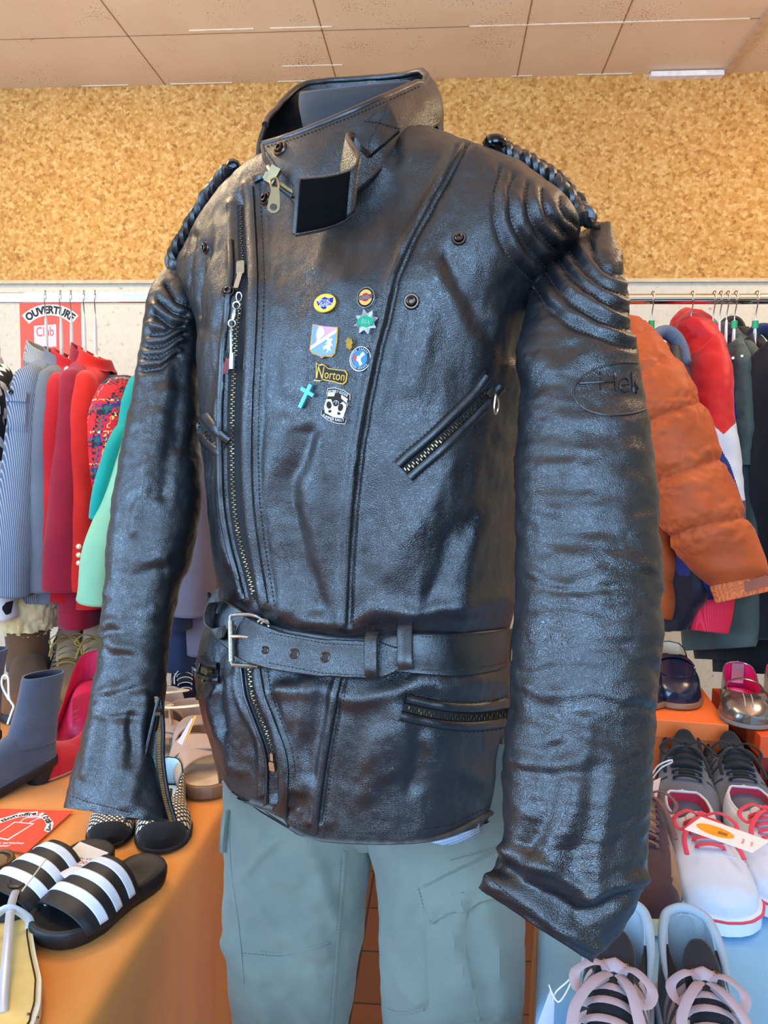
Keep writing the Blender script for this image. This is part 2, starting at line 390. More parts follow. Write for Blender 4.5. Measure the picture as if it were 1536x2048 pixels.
# ceiling panel joints (thin strips, some coloured pale as if catching light) and the raised batten
mb = MB()
for x in (-1.62, -1.0, -.395, .22, .50):
    mb.box((x, (YF + WALL_Y) / 2, CEIL - .0005), .0035, WALL_Y - YF, .001)
for y in (2.42, 2.1, 1.8):
    mb.box((0, y, CEIL - .0005), XR - XL, .003, .001)
struct(mb.build('trim_1', M['groove'], smooth=False))
mb = MB()
for (xa, xb, y) in ((-.80, -.60, 2.40), (-.55, -.36, 2.40), (-.56, -.36, 2.63), (.05, .86, 2.42), (-1.3, -1.13, 2.735), (-.98, -.76, 2.735), (-.6, -.42, 2.735), (.20, .27, 2.735), (.42, .6, 2.735), (1.1, 1.3, 2.735), (1.0, 1.3, 2.42)):
    mb.box(((xa + xb) / 2, y, CEIL - .001), xb - xa, .006, .002)
struct(mb.build('trim_2', M['joint'], smooth=False))
mb = MB(); mb.box((.905, (YF + WALL_Y) / 2, CEIL - .004), .03, WALL_Y - YF, .008)
struct(mb.build('trim_3', mat('ceiling_batten', (206, 178, 146), .5), smooth=False))
mb = MB(); mb.box((.775, WALL_Y - .02, CEIL - .012), .235, .03, .016)
struct(mb.build('trim_4', mat('white_strip', (244, 240, 232), .5), smooth=False))
mb = MB(); mb.box((0, WALL_Y - .007, CORK0 - .006), XR - XL, .014, .012)
struct(mb.build('trim_5', mat('pale_ledge', (206, 186, 150), .6), smooth=False))

# ------------------------------------------------------------------ light
w = bpy.data.worlds.new('sky'); S.world = w; w.use_nodes = True
bg = w.node_tree.nodes['Background']
sky = w.node_tree.nodes.new('ShaderNodeTexSky')
try:
    sky.sky_type = 'NISHITA'; sky.sun_disc = False; sky.sun_elevation = math.radians(48); sky.sun_rotation = math.radians(200); sky.air_density = 1.4
except Exception: pass
w.node_tree.links.new(sky.outputs[0], bg.inputs[0]); bg.inputs[1].default_value = .16
def area(name, loc, target, sx, sy, e, col):
    l = bpy.data.lights.new(name, 'AREA'); l.shape = 'RECTANGLE'; l.size = sx; l.size_y = sy; l.energy = e; l.color = col
    o = bpy.data.objects.new(name, l); COL.objects.link(o); o.location = loc
    o.rotation_euler = (Vector(target) - Vector(loc)).to_track_quat('-Z', 'Y').to_euler(); return o
area('shop_window_daylight', (.1, -1.9, 1.75), (0, 1, 1.1), 2.2, 1.5, 112, (.33, .60, 1.0))
area('side_window_daylight', (-2.7, -.5, 1.6), (-.1, .9, 1.15), 1.7, 1.5, 108, (.33, .60, 1.0))
area('warm_fill_left', (-1.3, 1.75, 2.6), (-1.3, 1.95, 0), .6, .6, 17, (1.0, .78, .5))  # unseen fill, added to warm the background on the left
area('warm_fill_right', (1.4, 1.75, 2.6), (1.4, 1.95, 0), .6, .6, 17, (1.0, .78, .5))  # its right-hand twin, also an added fill with no fitting
area('ceiling_fill_left', (-1.0, 1.15, 2.02), (-1.0, 1.16, 2.6), 1.0, .8, 16, (1.0, .80, .58))  # added upward fill out of view, brightens the ceiling
area('ceiling_fill_right', (1.15, 1.15, 2.02), (1.15, 1.16, 2.6), 1.0, .8, 19, (1.0, .66, .46))  # added fill, stands in for the orange bounce on the ceiling
S.view_settings.view_transform = 'Standard'; S.view_settings.look = 'None'; S.view_settings.gamma = 1; S.view_settings.exposure = 0.0
try: S.view_settings.use_curve_mapping = False
except Exception: pass

# ================================================================== the jacket
YAW = math.radians(26)
E1 = Vector((math.cos(YAW), -math.sin(YAW), 0)); E2 = Vector((-math.sin(YAW), -math.cos(YAW), 0))
JC = P(1215, 445, .78) * .5 + P(325, 552, 1.04) * .5
JROOT = Vector((JC.x, JC.y, 0.93))
jacket = root('leather_jacket', JROOT, 'black leather motorcycle jacket with belt, quilted shoulders and pins, on the dummy', 'jacket')

def outw(A):
    N = normals_grid(A); c = A.mean(1, keepdims=True)
    return A[:, ::-1] if (N * (A - c)).sum() > 0 else A
def orient(A):
    N = normals_grid(A); c = A.mean(1, keepdims=True)
    return -N if (N * (A - c)).sum() < 0 else N

#        h      xL    xR    b     fwd
trow = [(-.425, 432, 1010, .150, .0), (-.395, 424, 1016, .150, .0), (-.34, 402, 1022, .150, .0), (-.28, 388, 1030, .150, .0), (-.235, 398, 1032, .145, .0),
        (-.19, 420, 1030, .138, .0), (-.145, 424, 1034, .138, .0), (-.05, 412, 1042, .146, .0), (.03, 398, 1050, .150, .0),
        (.10, 393, 1062, .148, .0), (.16, 388, 1085, .138, 0), (.20, 366, 1125, .122, 0), (.235, 352, 1160, .106, 0), (.268, 372, 1125, .096, 0),
        (.30, 402, 1055, .090, 0), (.322, 440, 985, .084, 0), (.338, 500, 932, .078, 0), (.352, 590, 888, .066, 0), (.364, 680, 862, .05, 0)]
NT, NH = 440, 440
hs = np.linspace(trow[0][0], trow[-1][0], NH)
TR = smooth_interp(hs, [r[0] for r in trow], [r[1:] for r in trow])
th = np.concatenate([np.linspace(-.35, PI + .35, 340, endpoint=False), np.linspace(PI + .35, 2 * PI - .35, 100, endpoint=False)])
def sup(v, n): return np.sign(v) * np.abs(v) ** (2 / n)
SX, SY = sup(np.cos(th), 2.35), sup(np.sin(th), 2.35)
torso = np.zeros((NH, NT, 3)); e1, e2 = np.array(E1), np.array(E2)
cc, aa = 0.0, .25
for i in range(NH):
    xl, xr, b, fw = TR[i]
    for it in range(12):
        base = np.array([JC.x, JC.y, CAM.z + hs[i]]) + e1 * cc + e2 * fw
        ring = base + np.outer(SX * aa, e1) + np.outer(SY * b, e2)
        px, py, d = proj(ring); l, r = px.min(), px.max(); k = d.mean() / F / math.cos(YAW)
        cc += ((xl + xr) / 2 - (l + r) / 2) * k * .9; aa += ((xr - xl) / 2 - (r - l) / 2) * k * .9
    torso[i] = ring
N0 = normals_grid(torso)
if (N0[NH // 2, NT // 4] @ e2) < 0: N0 = -N0
px, py, dd = proj(torso.reshape(-1, 3)); px = px.reshape(NH, NT); py = py.reshape(NH, NT)
view = torso - np.array(CAM); view /= np.linalg.norm(view, axis=2, keepdims=True)
front = np.clip(-(N0 * view).sum(2) * 4, 0, 1)
disp = np.zeros((NH, NT))
flatv = torso.reshape(-1, 3)
disp += .0042 * fbm(flatv, (5, 5, 3.2), 2, 1).reshape(NH, NT)
disp += .0022 * fbm(flatv, (22, 22, 9), 3, 2).reshape(NH, NT)
disp += .0007 * fbm(flatv, (70, 70, 45), 2, 3).reshape(NH, NT)
MASK = None
WX = WY = 0
def ridge(poly, w, amp, side=0, p=2.0, warp=0):
    global disp
    d, sg = polydist(px + WX * warp, py + WY * warp, poly); g = np.exp(-(d / w) ** p) * amp
    if MASK is not None: g = g * MASK
    if side: g = g * np.clip(.5 + .5 * side * sg * d / max(1, .3 * w), 0, 1)
    disp = disp + g * front
WX = fbm(flatv, (13, 13, 9), 2, 41).reshape(NH, NT); WY = fbm(flatv, (13, 13, 9), 2, 42).reshape(NH, NT)
SEAM = [(932, 288), (900, 345), (870, 400), (828, 480), (796, 555), (778, 640), (762, 700), (741, 800), (724, 900), (713, 1000), (706, 1100), (700, 1250)]
SEAM2 = [(690, 1350), (672, 1450), (655, 1550), (640, 1672)]
ZIP = [(487, 408), (488, 480), (490, 540), (481, 620), (473, 700), (468, 800), (467, 900), (470, 1000), (482, 1080), (498, 1140), (512, 1200)]
ZIP2 = [(500, 1335), (507, 1390), (521, 1430), (538, 1475), (546, 1500), (551, 1540), (549, 1640)]
PLK = [(497, 370), (503, 480), (506, 560), (504, 640), (500, 720), (496, 800), (494, 900), (497, 1000), (506, 1080), (517, 1150), (527, 1210)]
PLK2 = [(512, 1335), (521, 1390), (536, 1430), (553, 1475), (562, 1500), (568, 1540), (566, 1640)]
for s in (SEAM, SEAM2):
    ridge(s, 5, -.0030); ridge([(x - 13, y) for x, y in s], 11, .0042); ridge([(x + 20, y) for x, y in s], 16, .0018)
for s in (PLK, PLK2):
    ridge(s, 9, .0055); ridge([(x + 14, y) for x, y in s], 8, .0032); ridge([(x + 30, y) for x, y in s], 7, -.0012)
for s in (ZIP, ZIP2):
    ridge(s, 15, -.0055); ridge([(x - 24, y) for x, y in s], 9, .004)
# larger drape folds seen in the hide
for poly, wd, am in [([(570, 840), (548, 930), (556, 1040), (580, 1200)], 20, .006), ([(640, 880), (628, 980), (650, 1100), (665, 1220)], 17, .005),
                     ([(606, 860), (590, 960), (604, 1100), (622, 1210)], 15, -.006), ([(690, 560), (640, 640), (600, 760)], 26, .004),
                     ([(860, 520), (905, 600), (960, 690), (1000, 760)], 22, .006), ([(905, 520), (960, 620), (1010, 700)], 16, -.005), ([(850, 560), (862, 660), (838, 760)], 22, .005),
                     ([(990, 640), (1022, 760), (1020, 880)], 15, .006), ([(760, 330), (690, 430), (640, 520)], 20, .004), ([(800, 300), (770, 380), (690, 500)], 18, -.004),
                     ([(900, 900), (860, 1010), (800, 1090), (740, 1170)], 32, .005), ([(1020, 960), (950, 1080), (930, 1220)], 24, .005), ([(980, 980), (900, 1090), (850, 1210)], 20, -.005),
                     ([(470, 1365), (478, 1450), (470, 1570)], 16, .007), ([(432, 1400), (440, 1500), (452, 1560)], 14, .006), ([(452, 1370), (458, 1480)], 9, -.006),
                     ([(600, 1370), (615, 1480), (598, 1600)], 18, .007), ([(565, 1380), (580, 1450), (570, 1560)], 11, .005), ([(640, 1370), (642, 1450), (622, 1560)], 14, -.006),
                     ([(740, 1360), (790, 1440), (780, 1560)], 26, .005), ([(850, 1500), (900, 1560), (960, 1580)], 26, .005), ([(830, 1480), (830, 1600)], 20, -.004), ([(760, 1480), (730, 1600)], 22, .005),
                     ([(740, 1215), (820, 1225), (950, 1215), (1025, 1190)], 18, .007), ([(540, 1190), (600, 1235), (690, 1240)], 16, .006), ([(560, 1380), (700, 1390), (900, 1370), (1010, 1350)], 16, .006),
                     ([(430, 700), (420, 780), (450, 840)], 20, .006), ([(440, 460), (430, 540), (440, 620)], 18, .005), ([(400, 500), (385, 580), (392, 650)], 12, -.006), ([(460, 640), (440, 720), (412, 800)], 14, -.005), ([(420, 960), (440, 1040), (470, 1130)], 16, .005)]:
    ridge(poly, wd * 1.3, am * .8, warp=26)
# cinched by the belt
BELT = [(424, 1196), (436, 1218), (462, 1240), (500, 1266), (560, 1298), (650, 1313), (760, 1317), (830, 1306), (900, 1308), (960, 1303), (1034, 1288)]
d, _ = polydist(px, py, BELT); disp -= .009 * np.exp(-(d / 46) ** 2)
# quilted shoulder (near): stitched grooves between padded rolls
GR = [[(1001, 334), (986, 385), (989, 434), (1001, 479), (1025, 525), (1062, 562)], [(1028, 349), (1016, 376), (1019, 413), (1028, 449), (1050, 491), (1089, 534)],
      [(1056, 367), (1053, 394), (1059, 428), (1074, 461), (1104, 497)], [(1086, 379), (1086, 400), (1098, 431), (1128, 467)], [(1122, 394), (1122, 413), (1134, 434), (1153, 452)]]
for g in GR: ridge(g, 7, -.0036, p=1.3)
ridge([(1010, 380), (1006, 440), (1040, 510), (1075, 545)], 10, .003); ridge([(1040, 400), (1045, 450), (1085, 505)], 10, .003); ridge([(1072, 400), (1085, 450), (1112, 480)], 10, .003)
GRL = [[(372, 470), (356, 530), (352, 600)], [(388, 470), (376, 540), (372, 610)], [(352, 490), (340, 540), (338, 580)], [(404, 490), (394, 560), (392, 630)]]
for g in GRL: ridge(g, 6, -.004, p=1.3)
# the back is left plain; overlap step: the under side lies deeper
dz, sg = polydist(px, py, ZIP + ZIP2); under = (px < 560) * np.clip(-sg * dz / 8, 0, 1) * 0
T2 = torso + N0 * disp[:, :, None]
# curved hem: front flap hangs lower than the under side (hem line as the hide is cut)
bx, by, bd = proj(T2[0]); tgt = np.interp(bx, [425, 440, 460, 490, 520, 546, 558, 566, 576, 592, 640, 700, 820, 900, 960, 1010, 1030], [1520, 1550, 1578, 1602, 1614, 1621, 1622, 1634, 1652, 1666, 1680, 1686, 1686, 1672, 1652, 1618, 1590])
fr0 = np.clip(-(N0[2] * view[2]).sum(1) * 5, 0, 1); dzh = (by - tgt) * bd / F
dzh = dzh * fr0 + np.interp(th, th, np.full(len(th), .02)) * (1 - fr0)
wz = np.clip((-.27 - hs) / .155, 0, 1)[:, None] ** 1.1
T2[:, :, 2] += wz * dzh[None, :]
T2 = outw(T2)
mb = MB(); mb.grid(T2, cv=True)
body = mb.build('body', M['leather'], jacket, sharp=0); mod_solid(body, .0035, -1)
def bvh_grid(A, cv=True):
    n, m = A.shape[:2]; vs = [Vector(p) for p in A.reshape(-1, 3)]; fs = []
    for i in range(n - 1):
        for j in range(m if cv else m - 1): fs.append((i * m + j, i * m + (j + 1) % m, (i + 1) * m + (j + 1) % m, (i + 1) * m + j))
    return BVHTree.FromPolygons(vs, fs)
BT = bvh_grid(T2)
def on(x, y, bvh=None, off=0.0):
    bvh = bvh or BT; r = ray(x, y).normalized(); h = bvh.ray_cast(CAM, r)
    if h[0] is None:
        q = bvh.find_nearest(P(x, y, .9)); h = q
        n = h[1] if h[1].dot(r) < 0 else -h[1]; return h[0] + n * off, n
    n = h[1] if h[1].dot(r) < 0 else -h[1]
    return h[0] + n * off, n
def smooth_n(x, y, bvh=None, k=6):
    """mean surface frame around a pixel"""
    n = Vector(); p = Vector(); c = 0
    for dx, dy in ((0, 0), (k, 0), (-k, 0), (0, k), (0, -k)):
        q, m = on(x + dx, y + dy, bvh); n += m; p += q; c += 1
    return p / c, n.normalized()
def strip(mb, poly, hw, prof, bvh=None, n=None, off=0.0, mi=0, smooth=True, step=5):
    """band laid along a pixel polyline; prof = [(t across -1..1, height)]"""
    A = np.array(poly, float)
    if n is None: n = max(4, int(np.linalg.norm(np.diff(A, axis=0), axis=1).sum() / step))
    A = spline(A, n) if smooth and len(A) > 2 else resample(A, n)
    hw = np.interp(np.linspace(0, 1, n), np.linspace(0, 1, len(hw)), hw) if hasattr(hw, '__len__') else np.full(n, hw)
    tg = np.gradient(A, axis=0); tg /= np.linalg.norm(tg, axis=1, keepdims=True); pn = np.stack([-tg[:, 1], tg[:, 0]], 1)
    G = np.zeros((n, len(prof), 3))
    for i in range(n):
        for j, (t, h) in enumerate(prof):
            q = A[i] + pn[i] * t * hw[i]; p, nn = on(q[0], q[1], bvh); G[i, j] = p + nn * (h + off)
    for j in range(1): pass
    mb.cut()
    for _ in range(2): G = (np.concatenate([G[:1], G[:-1]]) + 2 * G + np.concatenate([G[1:], G[-1:]])) / 4
    mb.grid(G, mi=mi); return G
ROLL = [(-1, -.001), (-.85, .0016), (-.5, .0030), (0, .0036), (.5, .0030), (.85, .0016), (1, -.001)]
def stitches(mb, poly, bvh=None, step=8.5, ln=5.5, r=.00042, off=.0006, mi=0):
    mb.cut(); A = resample(poly, step=step); tg = np.gradient(A, axis=0); tg /= np.linalg.norm(tg, axis=1, keepdims=True)
    for q, t in zip(A, tg):
        a, n1 = on(q[0] - t[0] * ln / 2, q[1] - t[1] * ln / 2, bvh, off); b, n2 = on(q[0] + t[0] * ln / 2, q[1] + t[1] * ln / 2, bvh, off)
        if (a - b).length < .02: mb.tube([a - n1 * .0008, a * .7 + b * .3 + n1 * .0002, a * .3 + b * .7 + n2 * .0002, b - n2 * .0008], r, 5, mi=mi)
def teeth(mb, poly, bvh=None, step=4.6, w=4.6, size=.00085, off=.0012):
    mb.cut()
    A = spline(poly, max(6, int(np.linalg.norm(np.diff(np.array(poly, float), axis=0), axis=1).sum() / step)))
    tg = np.gradient(A, axis=0); tg /= np.linalg.norm(tg, axis=1, keepdims=True)
    for i, (q, t) in enumerate(zip(A, tg)):
        s = 1 if i % 2 else -1; nx, ny = -t[1] * s, t[0] * s
        a, n1 = on(q[0] - nx * .8, q[1] - ny * .8, bvh, off); b, n2 = on(q[0] + nx * w, q[1] + ny * w, bvh, off)
        x = b - a
        if x.length > .01: continue
        Rm = frame((0, 0, 0), x, n1).to_3x3()
        mb.box((a + b) / 2, x.length, size * 1.25, size * 1.7, Rm)
def jpart(mb, name, m, sharp=40, parent=None, label=None, **k):
    par = parent or jacket
    o = mb.build(name, m, par, org=JROOT, sharp=sharp, **k)
    if label: o['label'] = label
    return o

# ------------------------------------------------------------------ sleeves
def loft(rows, nl, nt, ex=2.2, tilt=None):
    """rows of (xL,yL,xR,yR,dL,dR,thickness ratio)"""
    R_ = smooth_interp(np.linspace(0, len(rows) - 1, nl), np.arange(len(rows)), np.array(rows, float)[:, :7])
    th = np.linspace(0, 2 * PI, nt, endpoint=False); cx, sy = sup(np.cos(th), ex), sup(np.sin(th), ex)
    A = np.zeros((nl, nt, 3)); cs = []
    for i, (xl, yl, xr, yr, dl, dr, t) in enumerate(R_):
        l, r = np.array(P(xl, yl, dl)), np.array(P(xr, yr, dr)); c = (l + r) / 2; w = (r - l) / 2; cs.append((c, w, t))
    for i, (c, w, t) in enumerate(cs):
        v = np.array(CAM) - c; v -= w * (v @ w) / (w @ w); v /= np.linalg.norm(v)
        if tilt is not None:
            k = tilt(i / (nl - 1)); ax = cs[min(i + 1, nl - 1)][0] - cs[max(i - 1, 0)][0]; ax /= np.linalg.norm(ax)
            v = v * math.cos(k) + ax * math.sin(k)
        A[i] = c + np.outer(cx, w) + np.outer(sy, v) * np.linalg.norm(w) * t
    return A
sl = [(1090, 520, 1192, 446, .83, .84, .45), (1066, 566, 1212, 456, .79, .80, .72), (1054, 612, 1228, 508, .765, .775, .86), (1047, 665, 1242, 580, .75, .755, .9),
      (1042, 725, 1256, 660, .74, .74, .92), (1038, 805, 1274, 750, .73, .73, .92), (1032, 900, 1292, 862, .72, .72, .92), (1030, 1000, 1304, 972, .71, .71, .9), (1034, 1100, 1311, 1082, .70, .70, .9),
      (1034, 1200, 1316, 1192, .69, .69, .88), (1029, 1300, 1313, 1308, .68, .68, .86), (1021, 1400, 1306, 1420, .67, .67, .85), (1013, 1500, 1300, 1520, .66, .66, .84),
      (1006, 1590, 1294, 1620, .65, .65, .82), (1001, 1670, 1288, 1705, .645, .64, .78), (988, 1726, 1280, 1775, .64, .63, .7), (964, 1762, 1248, 1845, .64, .62, .6), (956, 1775, 1185, 1925, .64, .62, .52)]
A = loft(sl, 330, 200, 2.25); N_ = orient(A); px, py, _ = proj(A.reshape(-1, 3)); px = px.reshape(A.shape[:2]); py = py.reshape(A.shape[:2])
view = A - np.array(CAM); view /= np.linalg.norm(view, axis=2, keepdims=True); front = np.clip(-(N_ * view).sum(2) * 4, 0, 1)
q = A.reshape(-1, 3); disp = .0022 * fbm(q, (9, 9, 14), 2, 5).reshape(px.shape) + .0030 * fbm(q, (12, 12, 40), 3, 6).reshape(px.shape) + .0006 * fbm(q, (80, 80, 110), 2, 7).reshape(px.shape)
WX = fbm(q, (13, 13, 13), 2, 43).reshape(px.shape); WY = fbm(q, (13, 13, 13), 2, 44).reshape(px.shape)
MASK = np.clip(.25 + 1.3 * fbm(q, (16, 16, 22), 2, 31).reshape(px.shape), -.15, .8)
for y, am, tw in [(1095, .004, 10), (1150, .0035, -14), (1205, .004, 8), (1262, .0035, -8), (1320, .0035, 14), (1385, .004, -10), (1450, .0035, 16), (1530, .004, -18), (1040, .003, -8), (985, .0025, 12)]:
    ridge([(1010, y + tw), (1120, y + 8), (1200, y - 4), (1330, y - tw)], 19, am * .5, warp=40); ridge([(1010, y + tw + 24), (1120, y + 32), (1210, y + 22), (1330, y - tw + 24)], 12, -am * .4, warp=40)
MASK = None
for poly, wd, am in [([(1180, 1480), (1150, 1620), (1090, 1730)], 24, .006), ([(1120, 1500), (1090, 1640), (1030, 1720)], 18, -.005), ([(1230, 1560), (1200, 1700), (1190, 1800)], 20, .005),
                     ([(985, 1745), (1040, 1790), (1120, 1850), (1190, 1880)], 14, .008), ([(1000, 1720), (1070, 1780), (1160, 1830), (1260, 1800)], 12, -.006), ([(1010, 1690), (1100, 1740), (1180, 1790), (1270, 1760)], 14, .006),
                     ([(1050, 700), (1120, 760), (1140, 850)], 26, .004), ([(1180, 700), (1120, 740)], 22, .003)]: ridge(poly, wd * 1.2, am * .8, warp=22)
GS = [[(1171, 461), (1183, 497), (1201, 528), (1225, 543), (1250, 548)], [(1131, 491), (1153, 522), (1183, 552), (1213, 576), (1250, 590)], [(1110, 510), (1134, 543), (1168, 573), (1198, 597), (1256, 622)],
      [(1089, 543), (1116, 582), (1153, 612), (1198, 637), (1262, 658)], [(1071, 579), (1092, 612), (1137, 649), (1183, 670), (1228, 685), (1268, 696)]]
for g in GS: ridge(g, 7, -.0042, p=1.3)
for a, b in zip(GS[:-1], GS[1:]): ridge([((x0 + x1) / 2, (y0 + y1) / 2) for (x0, y0), (x1, y1) in zip(resample(a, 6), resample(b, 6))], 9, .0035)
A2 = outw(A + N_ * disp[:, :, None])
mb = MB(); mb.grid(A2, cv=True, c0=True); lsl = jpart(mb, 'sleeve', M['leather'], 0); mod_solid(lsl, .003, -1); BL = bvh_grid(A2)

sr = [(352, 520, 400, 545, 1.02, 1.0, .5), (326, 556, 402, 600, 1.01, .99, .8), (312, 590, 400, 640, 1.005, .98, .92), (299, 640, 396, 690, .995, .975, .95), (284, 740, 393, 785, .985, .965, .95), (264, 840, 393, 880, .975, .955, .95),
      (246, 940, 394, 975, .965, .945, .92), (230, 1050, 385, 1075, .955, .935, .9), (216, 1170, 352, 1190, .94, .93, .92), (205, 1270, 337, 1290, .93, .92, .92), (188, 1380, 326, 1395, .915, .905, .9),
      (168, 1480, 322, 1495, .90, .89, .85), (147, 1560, 330, 1580, .885, .875, .75), (133, 1606, 336, 1630, .875, .865, .66), (130, 1616, 330, 1645, .872, .86, .62)]
A = loft(sr, 300, 180, 2.2); N_ = orient(A); px, py, _ = proj(A.reshape(-1, 3)); px = px.reshape(A.shape[:2]); py = py.reshape(A.shape[:2])
view = A - np.array(CAM); view /= np.linalg.norm(view, axis=2, keepdims=True); front = np.clip(-(N_ * view).sum(2) * 4, 0, 1)
q = A.reshape(-1, 3); disp = .0024 * fbm(q, (8, 8, 9), 2, 15).reshape(px.shape) + .0022 * fbm(q, (13, 13, 30), 3, 16).reshape(px.shape) + .0008 * fbm(q, (70, 70, 90), 2, 17).reshape(px.shape)
WX = fbm(q, (13, 13, 13), 2, 45).reshape(px.shape); WY = fbm(q, (13, 13, 13), 2, 46).reshape(px.shape)
MASK = np.clip(.25 + 1.3 * fbm(q, (16, 16, 22), 2, 33).reshape(px.shape), -.15, .8)
for y, am, tw in [(1130, .003, 8), (1185, .004, -8), (1245, .004, 10), (1300, .0035, -10), (1360, .004, 10), (1420, .004, -12)]:
    ridge([(180, y + tw), (270, y + 6), (350, y - tw)], 12, am, warp=24); ridge([(180, y + tw + 18), (270, y + 25), (350, y - tw + 20)], 7, -am * .8, warp=24)
MASK = None
for poly, wd, am in [([(340, 780), (300, 900), (270, 1060)], 14, .005), ([(370, 700), (345, 850), (330, 1000)], 12, -.004), ([(250, 1460), (240, 1560), (220, 1620)], 16, .005), ([(300, 1400), (280, 1500), (262, 1610)], 12, .005), ([(270, 1440), (262, 1540)], 8, -.004), ([(200, 1440), (180, 1560)], 12, .004)]: ridge(poly, wd * 1.2, am * .8, warp=22)
GSL = [[(318, 600), (344, 622), (372, 632)], [(310, 628), (338, 652), (372, 655)], [(302, 668), (330, 668), (368, 650)], [(296, 694), (326, 692), (366, 668)], [(290, 716), (322, 714), (360, 690)], [(285, 740), (320, 735), (356, 708)], [(334, 570), (352, 600), (380, 612)]]
for g in GSL: ridge(g, 6, -.0065, p=1.3)
for a, b in zip(GSL[:-2], GSL[1:-1]): ridge([((x0 + x1) / 2, (y0 + y1) / 2) for (x0, y0), (x1, y1) in zip(resample(a, 6), resample(b, 6))], 8, .005)
# the open cuff zip: the front edge of the slit is folded back
A3 = outw(A + N_ * disp[:, :, None])
mb = MB(); mb.grid(A3, cv=True, c0=True); rsl = jpart(mb, 'sleeve', M['leather'], 0); mod_solid(rsl, .003, -1); BR = bvh_grid(A3)

# cuff slit: gusset, two edges and the zip of the far cuff
G = [P(*q) for q in ((318, 1395, .875), (300, 1470, .868), (282, 1545, .86), (262, 1615, .852), (250, 1640, .85))]
H_ = [P(*q) for q in ((320, 1395, .88), (326, 1450, .872), (326, 1520, .868), (336, 1590, .862), (350, 1640, .86))]
mb = MB(); g = spline(G, 24); h = spline(H_, 24)
gr = np.array([[g[i] * (1 - t) + h[i] * t - np.array(ray(300, 1500)) * (-.012 * math.sin(PI * t) * i / 23) for t in np.linspace(0, 1, 10)] for i in range(24)])
mb.grid(gr); o = jpart(mb, 'cuff_gusset', M['leather']); mod_solid(o, .002)
mb = MB(); mb.tube(h, .0035, 8, flat=.7); mb.tube(g, .0032, 8, flat=.7); jpart(mb, 'cuff_edge', M['leather_fine'])
mb = MB()
for i in np.linspace(0, 1, 52):
    p = Vector(h[min(23, int(i * 23))]); p = Vector(np.array([np.interp(i, np.linspace(0, 1, 24), h[:, k]) for k in range(3)])) - ray(320, 1500) * .003 - R3 @ Vector((.0042, 0, 0))
    mb.box(p, .0042, .0022, .0012, R3)
jpart(mb, 'cuff_zip_teeth', M['brass'])
mb = MB(); p = P(318, 1425, .862); mb.box(p, .007, .004, .013, R3); mb.tube([P(317, 1430, .858), P(314, 1450, .857), P(311, 1462, .857)], .004, 8, flat=.35); jpart(mb, 'cuff_zip_slider', M['bronze'])
# cuff stitching
mb = MB(); stitches(mb, [(140, 1592), (180, 1605), (262, 1625)], BR, 7, 4.5); stitches(mb, [(292, 1500), (272, 1570), (256, 1618)], BR, 7, 4.5)
stitches(mb, [(974, 1752), (1030, 1800), (1100, 1850), (1180, 1890)], BL)
for g in GR: stitches(mb, g, BT, 8, 5, .0004)
for g in GS: stitches(mb, g, BL, 8, 5, .0004)
for g in GSL: stitches(mb, g, BR, 7, 4.5, .0004)
stitches(mb, [(x + 6, y) for x, y in SEAM], BT); stitches(mb, [(x + 6, y) for x, y in SEAM2], BT)
stitches(mb, [(x + 22, y) for x, y in PLK], BT, 9, 6); stitches(mb, [(x + 22, y) for x, y in PLK2[:-1]], BT, 9, 6)
stitches(mb, [(655, 1664), (800, 1668), (900, 1652), (985, 1610)], BT); stitches(mb, [(575, 1640), (610, 1655), (640, 1662)], BT)
jpart(mb, 'stitching', M['stitch'])
# seams: piped edges
mb = MB()
strip(mb, [(1062, 578), (1068, 566), (1092, 540), (1122, 502), (1152, 468), (1178, 458), (1203, 455)], 5, ROLL, BL, off=-.001)
jpart(mb, 'armhole_seam', M['leather'])
mb = MB()
strip(mb, [(x - 12, y) for x, y in SEAM], 8, [(t, h * .55) for t, h in ROLL], step=9); strip(mb, [(x - 12, y) for x, y in SEAM2], 8, [(t, h * .55) for t, h in ROLL], step=9)
jpart(mb, 'panel_seam', M['leather'])
mb = MB()
strip(mb, PLK, 11, [(t, h * .7) for t, h in ROLL], off=.001, step=9); strip(mb, PLK2, 10, [(t, h * .7) for t, h in ROLL], off=.001, step=9)
jpart(mb, 'front_placket', M['leather'], label='puckered edge of the front overlap')
mb = MB()
strip(mb, [(x - 27, y) for x, y in ZIP[1:]], 7, ROLL); strip(mb, [(x - 17, y) for x, y in ZIP2], 5, ROLL)
jpart(mb, 'zip_facing', M['leather_fine'])
mb = MB(); strip(mb, [(500, 1602), (530, 1612), (552, 1616)], 7, ROLL); strip(mb, [(580, 1652), (612, 1670), (660, 1680), (800, 1684), (900, 1668), (1000, 1614)], 5, ROLL)
jpart(mb, 'hem', M['leather_edge'])

